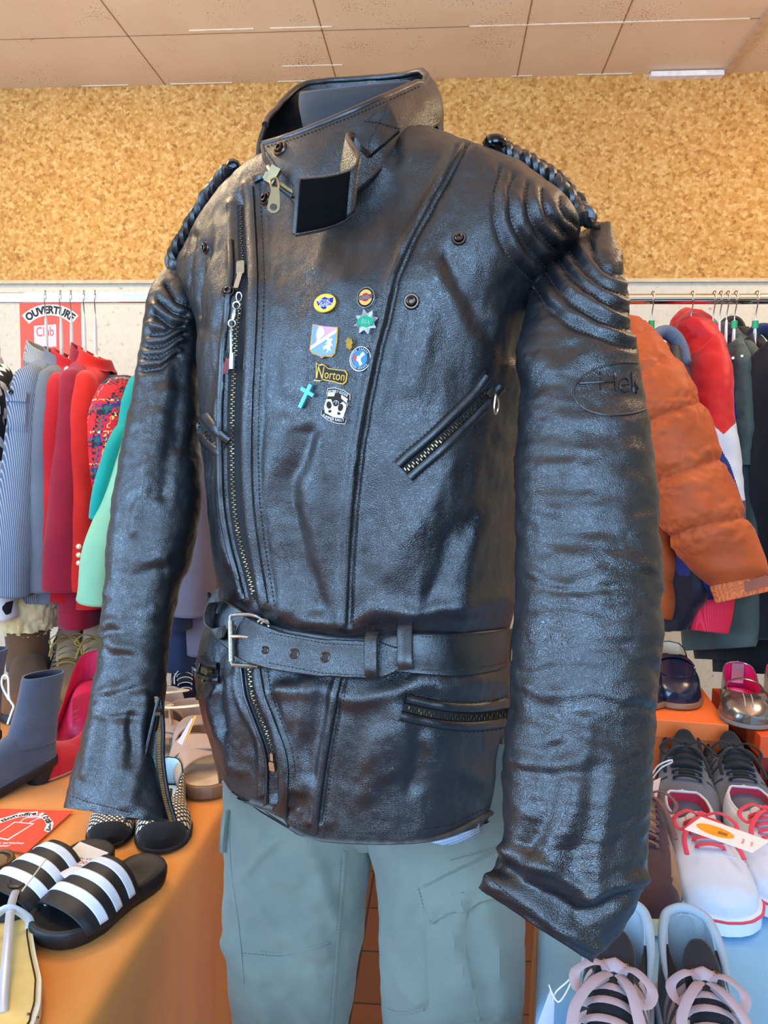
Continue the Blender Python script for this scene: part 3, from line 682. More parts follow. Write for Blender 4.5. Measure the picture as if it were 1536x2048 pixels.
# ------------------------------------------------------------------ main zip
z = root('front_zip', JROOT, None, None); z.parent = jacket; z.location = (0, 0, 0)
mb = MB(); strip(mb, ZIP, 14, [(-1, -.001), (-.9, .0008), (0, .001), (.9, .0008), (1, -.001)]); strip(mb, ZIP2[:-1], 11, [(-1, -.001), (-.9, .0008), (0, .001), (.9, .0008), (1, -.001)])
jpart(mb, 'tape', M['tape'], parent=z)
mb = MB(); teeth(mb, [(483, 600), (481, 620), (473, 700), (468, 800), (467, 900), (470, 1000), (482, 1080), (498, 1140), (512, 1200)], off=.002)
teeth(mb, ZIP2[:-1], off=.002, w=4); teeth(mb, [(484, 418), (485, 480), (489, 530)], off=.003, w=2.4)
jpart(mb, 'teeth', M['brass'], parent=z)
def slab_px(mb, x, y, w, h, t, rot=0, bvh=None, lift=.004, r=.25, hole=None, mi=0):
    """small metal plate lying against the surface; sizes in metres; returns its frame"""
    p, n = smooth_n(x, y, bvh); up = R3 @ Vector((math.sin(rot), math.cos(rot), 0)); m = frame(p + n * lift, up.cross(n), n)
    poly = []
    rr = min(w, h) * r
    for cx, cy, a0 in ((w / 2 - rr, h / 2 - rr, 0), (-w / 2 + rr, h / 2 - rr, 90), (-w / 2 + rr, -h / 2 + rr, 180), (w / 2 - rr, -h / 2 + rr, 270)):
        for k in range(5): a = math.radians(a0 + 22.5 * k); poly.append((cx + rr * math.cos(a), cy + rr * math.sin(a)))
    mb.prism(poly, 0, t, m, mi); return m
mb = MB(); mb.cut(); slab_px(mb, 487, 545, .009, .017, .006, -.1); slab_px(mb, 486, 573, .006, .020, .003, .1, lift=.009); mb.cut(); slab_px(mb, 552, 1527, .007, .010, .004); slab_px(mb, 551, 1510, .004, .008, .003)
jpart(mb, 'slider', M['nickel'], parent=z)

# ------------------------------------------------------------------ pockets
def pocket(path, hw, zippath, tabs, bvh=None):
    k = root('zip_pocket', JROOT, None, None); k.parent = jacket; k.location = (0, 0, 0)
    a = np.array(spline(path, 24)); tg = np.gradient(a, axis=0); tg /= np.linalg.norm(tg, axis=1, keepdims=True); pn = np.stack([-tg[:, 1], tg[:, 0]], 1)
    mb = MB(); strip(mb, a + pn * hw * .72, hw * .42, ROLL, bvh, off=.001); strip(mb, a - pn * hw * .72, hw * .42, ROLL, bvh, off=.001)
    jpart(mb, 'welt', M['leather_fine'], parent=k)
    mb = MB(); strip(mb, a, hw * .36, [(-1, -.001), (-.8, .0008), (.8, .0008), (1, -.001)], bvh, off=.0006); jpart(mb, 'tape', M['tape'], parent=k)
    mb = MB(); teeth(mb, zippath, bvh, off=.0022, w=5.2, step=5); jpart(mb, 'teeth', M['bronze'] if tabs is None else M['brass'], parent=k)
    mb = MB(); stitches(mb, a + pn * hw * 1.2, bvh, 9, 5); stitches(mb, a - pn * hw * 1.2, bvh, 9, 5); jpart(mb, 'stitching', M['stitch'], parent=k)
    return k
k = pocket([(806, 944), (830, 922), (870, 888), (920, 840), (960, 800), (990, 762)], 24, [(812, 940), (832, 924), (872, 888), (920, 842), (955, 806), (975, 782)], 1)
mb = MB(); slab_px(mb, 974, 783, .006, .009, .004, .7); m4 = [on(980, 788, None, .008)[0], on(984, 804, None, .008)[0], on(985, 822, None, .006)[0], on(981, 828, None, .006)[0], on(978, 818, None, .007)[0], on(978, 800, None, .008)[0]]
mb.tube(spline(m4, 24, True), .0011, 6, closed=True); jpart(mb, 'slider', M['nickel'], parent=k)
k = pocket([(803, 1413), (850, 1424), (900, 1432), (950, 1434), (1000, 1428), (1024, 1420)], 25, [(816, 1417), (850, 1425), (900, 1433), (950, 1434), (1000, 1427), (1015, 1423)], 1)
mb = MB(); slab_px(mb, 1016, 1420, .007, .010, .005, 1.4); jpart(mb, 'slider', M['brass'], parent=k)
k = pocket([(394, 838), (412, 862), (430, 880), (452, 896)], 22, [(398, 848), (412, 864), (430, 881), (448, 894)], None)
k = pocket([(390, 1318), (402, 1336), (420, 1346), (442, 1346)], 19, [(404, 1336), (420, 1346), (438, 1347)], 1)
mb = MB(); slab_px(mb, 428, 1342, .016, .007, .006, .1, lift=.007); slab_px(mb, 424, 1361, .005, .014, .003, .1, lift=.011); slab_px(mb, 421, 1383, .008, .024, .003, .12, lift=.011, r=.5); jpart(mb, 'slider', M['brass'], parent=k)

# ------------------------------------------------------------------ snaps
def snap(x, y, R, bvh=None, nm='snap_stud', lift=.0):
    p, n = smooth_n(x, y, bvh, 5); p = p + n * lift; s = R / .0075
    mb = MB(); mb.lathe([(.0001, -.002), (.0075 * s, -.002), (.0075 * s, .001), (.0066 * s, .0024), (.0052 * s, .0024), (.0046 * s, .0012), (.0046 * s, .0016), (.0042 * s, .005), (.0034 * s, .0055), (.0024 * s, .0050), (.0022 * s, .001), (.0001, .001)], p, n, 24)
    return jpart(mb, nm, M['bronze'], sharp=30)
for x, y, R in ((918, 477, .0072), (823, 603, .0080), (413, 496, .0075), (457, 583, .0078)): snap(x, y, R)

# ------------------------------------------------------------------ belt
def extrude_band(pts, ups, outs, w, t, mb, mi=0):
    """leather strap through points; ups = width direction, outs = facing direction"""
    G = []
    for p, u, o in zip(pts, ups, outs):
        p, u, o = Vector(p), Vector(u).normalized(), Vector(o).normalized()
        G.append([tuple(p + u * a * w / 2 + o * b * t) for a, b in ((-1, 0), (-1, .6), (-.93, 1), (-.4, 1.15), (0, 1.2), (.4, 1.15), (.93, 1), (1, .6), (1, 0))])
    mb.grid(np.array(G), cv=True, c0=True, c1=True)
bel = root('belt', JROOT, None, None); bel.parent = jacket; bel.location = (0, 0, 0)
def band_on(path, hw, lift, t, n=60):
    A = spline(path, n); tg = np.gradient(A, axis=0); tg /= np.linalg.norm(tg, axis=1, keepdims=True); pn = np.stack([-tg[:, 1], tg[:, 0]], 1)
    hw = np.interp(np.linspace(0, 1, n), np.linspace(0, 1, len(hw)), hw); lift = np.interp(np.linspace(0, 1, n), np.linspace(0, 1, len(lift)), lift)
    pts, nn, top, bot = [], [], [], []
    for q in A:
        p, m = smooth_n(q[0], q[1], None, 14); pts.append(p); nn.append(m)
    for _ in range(4):
        pts = [pts[0]] + [(pts[i - 1] + pts[i] * 2 + pts[i + 1]) / 4 for i in range(1, n - 1)] + [pts[-1]]
        nn = [nn[0]] + [((nn[i - 1] + nn[i] * 2 + nn[i + 1]) / 4).normalized() for i in range(1, n - 1)] + [nn[-1]]
    G = []
    for i in range(n):
        p = pts[i] + nn[i] * lift[i]; dep = (p - CAM).dot(ray(CX, CY)); tt = (pts[min(i + 1, n - 1)] - pts[max(i - 1, 0)]).normalized()
        u = nn[i].cross(tt).normalized(); w = hw[i] * dep / F
        G.append([tuple(p + u * a * w + nn[i] * b * t) for a, b in ((-1, 0), (-1, .7), (-.94, 1), (-.82, .95), (-.5, 1.25), (0, 1.35), (.5, 1.25), (.82, .95), (.94, 1), (1, .7), (1, 0))])
    return np.array(G)
mb = MB(); g0 = band_on([(430, 1206), (446, 1230), (480, 1262), (520, 1284), (600, 1300), (700, 1306), (800, 1303), (900, 1308), (960, 1303), (1036, 1286)], [34, 40, 40, 38, 34, 34, 40, 43, 41, 36], [.010, .006, .006, .004, .003, .003, .006, .006, .005, .004], .004, 90); mb.grid(g0, cv=True, c0=True, c1=True)
jpart(mb, 'under_strap', M['leather_fine'], parent=bel)
mb = MB(); g1 = band_on([(496, 1272), (530, 1292), (580, 1306), (650, 1317), (720, 1321), (770, 1318), (800, 1312), (812, 1310)], [40, 40, 38, 37, 37, 37, 36, 14], [.014, .017, .014, .011, .010, .011, .012, .012], .0045, 90); mb.grid(g1, cv=True, c0=True, c1=True)
ovs = jpart(mb, 'strap_end', M['leather'], parent=bel)
BB = bvh_grid(g1); B0 = bvh_grid(g0)
mb = MB()
for yo, bv in ((-30, BB), (30, BB)): stitches(mb, [(540, 1296 + yo), (650, 1317 + yo), (735, 1321 + yo)], bv, 7.5, 5)
for yo in (-33, 33): stitches(mb, [(845, 1306 + yo), (900, 1308 + yo), (960, 1303 + yo), (1020, 1290 + yo)], B0, 7.5, 5)
jpart(mb, 'stitching', M['stitch'], parent=bel)
for x, y, r in ((588, 1307, .0056), (650, 1314, .0056), (530, 1300, .0044), (467, 1256, .004)):
    p, n = smooth_n(x, y, BB if x > 500 else B0, 4); mb = MB(); mb.lathe([(r * .55, -.001), (r, -.001), (r, .0008), (r * .8, .0014), (r * .6, .0008), (r * .55, -.001)], p, n, 22); mb.lathe([(.0001, 0), (r * .58, 0), (r * .58, .0003), (.0001, .0003)], p, n, 16, mi=1)
    jpart(mb, 'eyelet', [M['bronze'], M['black']], parent=bel)
def keeper(x, y0, y1, hwpx, lift, nm, lean=0):
    pa = [(x + lean * (y - (y0 + y1) / 2), y) for y in np.linspace(y0, y1, 12)]; G = []
    for i, (X, Y) in enumerate(pa):
        p, n = smooth_n(x, (y0 + y1) / 2, BB if lift > .018 else B0, 6); q = P(X, Y, 1.0); r = ray(X, Y); dep = (p - CAM).dot(n) / r.dot(n); p = CAM + r * dep
        s = (i - 5.5) / 5.5; l = .004 + (lift - .014) * (1 - abs(s) ** 6)
        e = R3 @ Vector((1, 0, 0)); e = (e - n * e.dot(n)).normalized(); w = hwpx * dep / F
        G.append([tuple(p + e * a * w + n * (l + b)) for a, b in ((-1, -.001), (-1, .0015), (-.85, .0026), (0, .003), (.85, .0026), (1, .0015), (1, -.001))])
    mb = MB(); mb.grid(np.array(G), cv=True, c0=True, c1=True); return jpart(mb, nm, M['leather_fine'], parent=bel)
keeper(749, 1264, 1357, 14, .021, 'keeper')
keeper(816, 1246, 1341, 16, .020, 'belt_loop')
# the loop the strap end leaves at the far hip
mb = MB(); L_ = spline([P(440, 1190, .86), P(424, 1196, .875), (P(416, 1222, .885)), P(418, 1250, .885), P(432, 1268, .87), P(448, 1262, .855)], 30); U = [R3 @ Vector((.3, 1, .2))] * 30
mb.tube(L_, .0075, 10, flat=.3, up=R3 @ Vector((1, .2, .5))); jpart(mb, 'hip_loop', M['leather_edge'], parent=bel, label='frayed pale-edged belt loop')
# buckle
mb = MB(); p, n = smooth_n(505, 1285, None, 12); n = (n + (CAM - p).normalized() * .6).normalized()
def bp_(x, y, l=.022): r = ray(x, y); return CAM + r * ((p - CAM).dot(n) / r.dot(n)) + n * l
mb.tube(spline([bp_(540, 1248, .014), bp_(522, 1238), bp_(484, 1239), bp_(480, 1246), bp_(482, 1290), bp_(483, 1330), bp_(490, 1336), bp_(530, 1336, .016)], 50), .0021, 8)
mb.tube([bp_(481, 1250), bp_(483, 1330)], .0034, 10); mb.tube([bp_(482, 1281, .024), bp_(500, 1281, .025), bp_(528, 1283, .022)], .0019, 8)
jpart(mb, 'buckle', M['nickel'], parent=bel)
mb = MB(); mb.tube(spline([bp_(528, 1262, .021), bp_(538, 1249, .022), bp_(552, 1250, .021), bp_(552, 1264, .019)], 14), .0016, 7); mb.tube(spline([bp_(536, 1264, .021), bp_(545, 1252, .022), bp_(556, 1256, .021)], 14), .0016, 7); jpart(mb, 'keeper_ring', M['nickel'], parent=bel)

# ------------------------------------------------------------------ braided epaulettes
def braid(path, amp, r, turns, base, nrm_bias, button, bR):
    ep = root('epaulette', JROOT, None, None); ep.parent = jacket; ep.location = (0, 0, 0)
    n = 150; pts = []
    for q in spline(path, n):
        h = base.find_nearest(Vector(q)); nn = (h[0] - (JC + Vector((0, 0, 0)))); pts.append(h[0])
    pts = [Vector(v) for v in spline(pts[::8] + [pts[-1]], n)]
    for k in range(3):
        st = []
        for i, p in enumerate(pts):
            t = (pts[min(i + 1, n - 1)] - pts[max(i - 1, 0)]).normalized(); u = (Vector(nrm_bias) - t * t.dot(Vector(nrm_bias))).normalized(); b = t.cross(u)
            a = 2 * PI * (turns * i / n + k / 3); st.append(p + u * (r * .9 + .002 + amp * .35 * math.sin(2 * a)) + b * amp * math.sin(a))
        mb = MB(); mb.tube(st, r, 8, flat=.8); jpart(mb, 'braid_strand', M['leather_fine'], parent=ep)
    mb = MB(); ax = (Vector(nrm_bias) - (pts[3] - pts[0]).normalized() * .1).normalized(); c = P(*button)
    mb.lathe([(.0001, -.004), (bR, -.004), (bR * 1.02, 0), (bR * .9, .004), (bR * .6, .0065), (.0001, .0075)], c, ax, 24); jpart(mb, 'button', M['blackgloss'], parent=ep)
    return ep
braid([P(974, 296, .83), P(1010, 310, .825), P(1060, 338, .82), P(1110, 366, .815), P(1160, 398, .81), P(1192, 422, .81), P(1200, 446, .80)], .0080, .0074, 4.6, BT, (.15, -.45, .88), (991, 282, .808), .0115)
braid([P(486, 362, .93), P(440, 392, .97), P(405, 430, .99), P(372, 478, 1.0), P(346, 526, 1.01), P(332, 558, 1.015)], .0082, .0076, 4.2, BT, (-.45, -.45, .75), (475, 364, .918), .0095)

# ------------------------------------------------------------------ collar
def q3(*l): return [P(*v) for v in l]
col = root('collar', JROOT, None, None); col.parent = jacket; col.location = (0, 0, 0)
rim = q3((522, 290, .835), (600, 266, .80), (700, 226, .785), (780, 190, .80), (835, 166, .84), (852, 168, .87), (846, 142, .93), (800, 150, .97), (700, 158, 1.0), (612, 168, .99), (562, 206, .955), (530, 250, .90))
bas = q3((588, 392, .80), (650, 420, .775), (722, 376, .775), (800, 308, .795), (862, 258, .835), (880, 250, .88), (868, 276, .95), (800, 300, .985), (700, 318, 1.0), (610, 330, .99), (548, 342, .955), (522, 358, .89))
NR = 120
ra = spline(rim, NR)[: int(NR)]; ba = spline(bas, NR)
G = np.zeros((NR, 18, 3)); cen = np.array(P(690, 270, .90))
for i in range(NR):
    for j, t in enumerate(np.linspace(0, 1, 18)):
        p = ba[i] * (1 - t) + ra[i] * t; o = p - cen; o /= np.linalg.norm(o); G[i, j] = p + o * (.007 * math.sin(PI * t) - .006 * max(0, t - .8) * 5 * .3)
q = G.reshape(-1, 3); G = G + ((G - cen) / np.linalg.norm(G - cen, axis=2, keepdims=True)) * (.003 * fbm(q, (14, 14, 14), 3, 21).reshape(NR, 18) + .0016 * fbm(q, (40, 40, 40), 2, 22).reshape(NR, 18))[:, :, None]
mb = MB(); mb.grid(G); cb = jpart(mb, 'collar_band', M['leather'], parent=col); mod_solid(cb, .005, 0)
mb = MB(); mb.tube(G[:, -1], .0042, 10); mb.tube(G[0], .0034, 8); jpart(mb, 'collar_edge', M['leather_fine'], parent=col)
BC = bvh_grid(G, False)
mb = MB(); stitches(mb, [(540, 296), (600, 278), (700, 238), (780, 203), (835, 178)], BC, 7.5, 5, off=.003); stitches(mb, [(530, 300), (560, 340), (590, 372)], BC, 7.5, 5, off=.003); jpart(mb, 'stitching', M['stitch'], parent=col)
p, n = smooth_n(564, 301, BC, 4); mb = MB()
mb.lathe([(.0001, -.002), (.0085, -.002), (.0085, .0012), (.0074, .0028), (.0060, .0026), (.0052, .0012), (.0045, .0016), (.004, .0045), (.0028, .005), (.0022, .001), (.0001, .001)], p + n * .002, n, 26); jpart(mb, 'snap_stud', M['bronze'], parent=col, sharp=30)
snap(532, 398, .0076)
# lower stand with the short collar zip
mb = MB(); strip(mb, [(505, 362), (528, 352), (548, 358), (570, 378), (592, 398), (612, 440)], 9, ROLL, off=.002); jpart(mb, 'stand_edge', M['leather_fine'], parent=col)
mb = MB()
for i in range(9):
    x, y = 556 + i * 3.4, 366 + i * 2.3; p = P(x, y, .775); mb.box(p, .0016, .004, .0065, R3 @ Matrix.Rotation(.35, 3, 'Z'))
jpart(mb, 'collar_zip_teeth', M['brass'], parent=col)
mb = MB(); c = P(545, 352, .79); Rz = R3 @ Matrix.Rotation(-.5, 3, 'Z')
mb.box(c, .010, .018, .008, Rz); mb.box(P(533, 354, .79), .004, .008, .008, Rz); mb.tube([P(537, 334, .80), P(543, 344, .79)], .0025, 8)
f0 = frame(P(549, 402, .762), R3 @ Vector((1, -.08, 0)), R3 @ Vector((0, .1, 1)))
mb.tube(spline([P(541, 362, .772), P(552, 356, .772), P(557, 366, .77), P(555, 383, .766), P(546, 385, .766), P(543, 374, .768)], 30, True), .0012, 6, closed=True)
mb.box(P(550, 388, .765), .005, .009, .003, R3)
def puller(mb, m, w, h, t, hr):
    out = []; k = 40
    for i in range(k):
        a = 2 * PI * i / k; x, y = math.cos(a), math.sin(a)
        bx = (w / 2) * x if y < 0 else (w / 2) * x * (1 - .3 * y); by = (-h / 2 + w / 2) + (w / 2) * y if y < 0 else (-h / 2 + w / 2) + (h - w / 2) * min(1, y * 1.4)
        out.append((bx, by))
    inn = [(hr * math.cos(2 * PI * i / k), -h / 2 + w / 2 + hr * math.sin(2 * PI * i / k)) for i in range(k)]
    A = np.array([[tuple(m @ Vector((x, y, z))) for x, y in l] for l, z in ((out, 0), (out, t), (inn, t), (inn, 0), (out, 0))]); mb.grid(A, cv=True)
puller(mb, f0, .0125, .027, .0018, .0036)
jpart(mb, 'collar_zip_slider', mat('pale_brass', (186, 164, 124), .3, 1.0), parent=col)
# snap tab folded open, velcro end towards the viewer
tabp = [(700, 298, .764), (691, 300, .750), (690, 312, .738), (700, 334, .726), (711, 358, .716), (708, 380, .710), (690, 394, .708), (655, 405, .711), (626, 410, .716), (596, 414, .722)]
hwid = [30, 32, 36, 41, 46, 48, 49, 51, 53, 55]
cl = spline([P(*v) for v in tabp], 90); wd = np.interp(np.linspace(0, 1, 90), np.linspace(0, 1, len(hwid)), hwid)
def tab_part(i0, i1, m, nm, lab=None, lift=0.0, th=.0045, wf=1.0):
    G = []
    for i in range(i0, i1):
        u = R3 @ Vector((-.22 + .14 * min(1, i / 60), -1, 0)).normalized(); v = (CAM - Vector(cl[i])).normalized(); c_ = Vector(cl[i]) + v * lift; d_ = (c_ - CAM).dot(ray(CX, CY)); w_ = wd[i] * wf * d_ / F
        G.append([tuple(c_ + u * a * w_ + v * (-.002 * abs(a))) for a in np.linspace(-1, 1, 9)])
    mb = MB(); mb.grid(np.array(G)); o = jpart(mb, nm, m, parent=tab, label=lab); mod_solid(o, th, -1 if lift else 0); return np.array(G)
tab = root('collar_tab', JROOT, None, None); tab.parent = jacket; tab.location = (0, 0, 0)
g = tab_part(0, 90, M['leather'], 'tab_leather'); tab_part(58, 89, M['velcro'], 'velcro_patch', 'fuzzy black velcro patch', .0035, .002, .96)
mb = MB(); Q = [(690, 276), (776, 208), (797, 268), (736, 322)]; GQ = np.zeros((14, 14, 3))
for i_, s_ in enumerate(np.linspace(0, 1, 14)):
    for j_, t_ in enumerate(np.linspace(0, 1, 14)):
        a_, b_, c_, d_ = [np.array(v, float) for v in Q]; q_ = (a_ * (1 - t_) + b_ * t_) * (1 - s_) + (d_ * (1 - t_) + c_ * t_) * s_; p_, n_ = on(q_[0], q_[1], BC); GQ[i_, j_] = p_ + n_ * (.0085 if 0 < i_ < 13 and 0 < j_ < 13 else .002)
mb.grid(GQ); jpart(mb, 'tab_base', M['leather_fine'], parent=tab)
mb = MB(); stitches(mb, [(728, 252), (790, 264)], BC, 7, 5, off=.0092); stitches(mb, [(732, 306), (770, 218)], BC, 7, 5, off=.0092); stitches(mb, [(738, 314), (790, 266)], BC, 7, 5, off=.0092); jpart(mb, 'stitching', M['stitch'], parent=tab)
mb = MB(); mb.tube(list(g[:, 0]) , .0024, 8); mb.tube(list(g[:, -1]), .0024, 8); mb.tube(list(g[-1]), .0035, 8); jpart(mb, 'tab_binding', M['leather_fine'], parent=tab)

# ------------------------------------------------------------------ embossed maker's name on the near sleeve
def map_sleeve(x, y, off): return on(x, y, BL, off)[0]
mb = MB(); ov = [(1242 + 95 * math.cos(a), 778 + 52 * math.sin(a) - 8 * math.cos(a)) for a in np.linspace(.55, 2 * PI - .98, 60)]
ov = [(x, y) for x, y in ov if x < 1262 or y > 0]
ov = [(x, y) for x, y in ov if BL.ray_cast(CAM, ray(x + 4, y).normalized())[0] is not None]
mb.tube([map_sleeve(x, y, .0003) for x, y in ov], .0009, 6)
def stroke(pts):
    q = [(x, y) for x, y in pts if BL.ray_cast(CAM, ray(x + 3, y).normalized())[0] is not None]
    if len(q) > 1: mb.tube([map_sleeve(x, y, .0004) for x, y in resample(q, step=3)], .0010, 6)
stroke([(1158, 767), (1192, 765), (1228, 762)]); stroke([(1201, 744), (1202, 779)]); stroke([(1229, 745), (1232, 781)])
stroke([(1240, 770), (1258, 768), (1256, 758), (1248, 755), (1240, 762), (1240, 775), (1247, 784), (1258, 780)]); stroke([(1263, 744), (1266, 784)]); stroke([(1274, 760), (1270, 768), (1276, 778), (1272, 786)])
jpart(mb, 'embossed_logo', M['leather_fine'], label='embossed lettering in an oval')

# ================================================================== the dummy and its trousers
M['flannel'] = cloth_mat('charcoal_jersey', (64, 64, 68), 1200, .25)
DUM = JC + Vector((0, 0, 0)); FX, FY = JC.x + .01, JC.y + .0
dummy = root('display_mannequin', (FX, FY, 0), 'headless charcoal mannequin wearing the leather jacket and green trousers', 'mannequin')
nl = [(628, 300, 800, 260, .94, .90, .9), (618, 262, 806, 226, .95, .90, .9), (611, 215, 812, 190, .955, .90, .9), (609, 182, 816, 160, .96, .91, .9)]
A = outw(loft(nl, 14, 48, 2.1)); mb = MB(); mb.grid(A, cv=True, c1=True, c0=True); o = mb.build('neck', M['flannel'], dummy, org=(FX, FY, 0)); mod_bevel(o, .006, 3)
mb = MB(); R_ = []
for h, a, b in ((1.02, .14, .085), (1.06, .15, .09), (1.15, .15, .10), (1.35, .18, .11), (1.5, .19, .10), (1.6, .13, .08), (1.66, .07, .06)):
    c = Vector((JC.x, JC.y, h)); R_.append([tuple(c + E1 * a * math.cos(t) + E2 * b * math.sin(t)) for t in np.linspace(0, 2 * PI, 32, endpoint=False)])
mb.grid(np.array(R_), cv=True, c0=True, c1=True); mb.build('torso', M['flannel'], dummy, org=(FX, FY, 0))
mb = MB(); mb.lathe([(.0001, 0), (.2, 0), (.2, .008), (.03, .018), (.0001, .018)], (FX, FY, 0), n=40); mb.lathe([(.014, .01), (.014, 1.03)], (FX + .05, FY + .06, 0), n=16); mb.build('base', M['chrome'], dummy, org=(FX, FY, 0))

M['khaki'] = cloth_mat('grey_green_ripstop', (136, 144, 132), 1500, .35, col2=(110, 120, 112), vs=7)
M['khaki_thread'] = mat('grey_green_thread', (96, 106, 100), .8)
TRO = Vector((FX, FY, .06))
trs = root('cargo_trousers', TRO, 'faded grey-green cargo trousers hanging below the leather jacket', 'trousers')
def leg(rows, seed, folds, nm):
    """one trouser leg, hem first tapering down to the floor"""
    A = loft([(*r[:4], r[4] * 1.05, r[5] * 1.055, r[6] * .92) for r in rows], 240, 150, 2.3); N_ = orient(A); x, y, _ = proj(A.reshape(-1, 3)); x = x.reshape(A.shape[:2]); y = y.reshape(A.shape[:2])
    v = A - np.array(CAM); v /= np.linalg.norm(v, axis=2, keepdims=True); fr = np.clip(-(N_ * v).sum(2) * 4, 0, 1)
    q = A.reshape(-1, 3); ds = .003 * fbm(q, (7, 7, 5), 2, seed).reshape(x.shape) + .0036 * fbm(q, (17, 17, 13), 3, seed + 1).reshape(x.shape) + .0007 * fbm(q, (60, 60, 50), 2, seed + 2).reshape(x.shape)
    wx = fbm(q, (10, 10, 10), 2, seed + 3).reshape(x.shape) * 26
    for poly, w_, am in folds:
        d, _ = polydist(x + wx, y + wx, poly); ds += 1.3 * am * np.exp(-(d / w_) ** 2) * fr
    return outw(A + N_ * ds[:, :, None])
lr = [(452, 1480, 770, 1480, .98, .93, .62), (452, 1560, 765, 1560, .98, .93, .62), (453, 1640, 745, 1650, .975, .92, .62), (452, 1700, 738, 1710, .97, .92, .64), (452, 1780, 730, 1790, .965, .92, .66), (455, 1880, 720, 1890, .96, .92, .68), (462, 1960, 708, 1970, .955, .92, .7), (470, 2060, 696, 2070, .95, .92, .7),
      (492, 2300, 690, 2310, .95, .92, .7), (510, 2700, 690, 2710, .95, .92, .7), (512, 2980, 690, 2990, .96, .93, .7)]
A = leg(lr, 51, [([(480, 1760), (560, 1880), (640, 1895)], 18, .004), ([(500, 1650), (560, 1760), (640, 1800)], 22, .004), ([(600, 1650), (640, 1740), (670, 1840)], 16, .004), ([(500, 1740), (530, 1700), (560, 1680)], 12, .003), ([(470, 1900), (520, 1960), (530, 2040)], 18, .005), ([(560, 1980), (600, 2040)], 16, .004)], 'leg')
mb = MB(); mb.grid(A, cv=True); o = mb.build('leg', M['khaki'], trs, org=TRO, sharp=0); mod_solid(o, .002, -1); BK1 = bvh_grid(A)
rr_ = [(720, 1480, 1048, 1490, .92, .83, .62), (725, 1560, 1046, 1570, .92, .83, .62), (735, 1640, 1042, 1650, .92, .83, .62), (744, 1700, 1040, 1705, .915, .83, .64), (760, 1780, 1040, 1790, .91, .83, .66), (764, 1880, 1040, 1890, .905, .83, .66), (768, 1960, 1042, 1970, .90, .83, .68), (772, 2060, 1042, 2070, .90, .83, .7),
       (782, 2300, 1036, 2310, .90, .83, .7), (790, 2700, 1020, 2710, .90, .84, .7), (792, 2980, 1012, 2990, .90, .85, .7)]
A = leg(rr_, 61, [([(790, 1660), (820, 1760), (800, 1880)], 18, .004), ([(930, 1800), (900, 1880), (930, 1960)], 16, .006), ([(880, 1830), (850, 1930), (870, 2020)], 16, -.004), ([(980, 1820), (990, 1920), (1010, 2040)], 18, .005), ([(790, 1960), (830, 2000)], 14, .004)], 'leg')
mb = MB(); mb.grid(A, cv=True); o = mb.build('leg', M['khaki'], trs, org=TRO, sharp=0); mod_solid(o, .002, -1); BK2 = bvh_grid(A)
A = loft([(455, 1440, 1030, 1440, 1.0, .88, .42), (458, 1560, 1030, 1570, 1.0, .88, .36), (490, 1620, 1010, 1630, .99, .90, .2), (620, 1680, 880, 1685, .97, .92, .14), (690, 1706, 790, 1706, .96, .94, .14)], 40, 90, 2.3)
mb = MB(); mb.grid(outw(A), cv=True, c0=True, c1=True); mb.build('seat', M['khaki'], trs, org=TRO)
SEAMR = [(-1, -.001), (-.8, .001), (0, .0014), (.8, .001), (1, -.001)]
mb = MB(); strip(mb, [(690, 1700), (684, 1780), (678, 1850), (672, 1930), (664, 2050)], 4, SEAMR, BK1); mb.build('inseam', M['khaki'], trs, org=TRO)
mb = MB(); strip(mb, [(474, 1800), (520, 1904), (560, 1908), (610, 1900), (660, 1884)][1:], 3, SEAMR, BK1); mb.build('knee_patch', M['khaki'], trs, org=TRO)
mb = MB(); strip(mb, [(456, 1640), (460, 1740), (474, 1840), (486, 1970)], 4, SEAMR, BK1); mb.build('side_seam', M['khaki'], trs, org=TRO)
mb = MB(); mb.grid(np.array([[tuple(P(x, y, dd)) for x, y, dd in row] for row in (((462, 1618, .985), (452, 1622, .98), (446, 1626, .985)), ((462, 1660, .985), (448, 1664, .978), (442, 1668, .985)), ((456, 1700, .985), (445, 1706, .978), (440, 1704, .985)))])); o = mb.build('pocket_edge', M['khaki'], trs, org=TRO); mod_solid(o, .003)
# cargo pocket: flap and bag on the near leg
def quad_on(pxs, n, bv, lift, edge=.85):
    (a, b, c, d) = [np.array(v, float) for v in pxs]; G = np.zeros((n, n, 3))
    for i, s in enumerate(np.linspace(0, 1, n)):
        for j, t in enumerate(np.linspace(0, 1, n)):
            q = (a * (1 - t) + b * t) * (1 - s) + (d * (1 - t) + c * t) * s; p, nn = on(q[0], q[1], bv); e = 1 if 0 < i < n - 1 and 0 < j < n - 1 else 0
            G[i, j] = p + nn * (lift * e - .001 * (1 - e))
    return G
mb = MB(); mb.grid(quad_on([(828, 1778), (1038, 1672), (1038, 1780), (850, 1852)], 16, BK2, .0055)); mb.build('pocket_flap', M['khaki'], trs, org=TRO)
mb = MB(); mb.grid(quad_on([(846, 1840), (1038, 1770), (1044, 2040), (858, 2060)], 14, BK2, .0028)); mb.build('pocket_bag', M['khaki'], trs, org=TRO)
mb = MB(); strip(mb, [(936, 1800), (928, 1860), (934, 1930), (950, 2000), (958, 2040)], 4, SEAMR, BK2, off=.002); mb.build('pocket_pleat', M['khaki'], trs, org=TRO)
mb = MB(); strip(mb, [(772, 2018), (800, 2026), (850, 2018)], 3, SEAMR, BK2); mb.build('knee_patch', M['khaki'], trs, org=TRO)
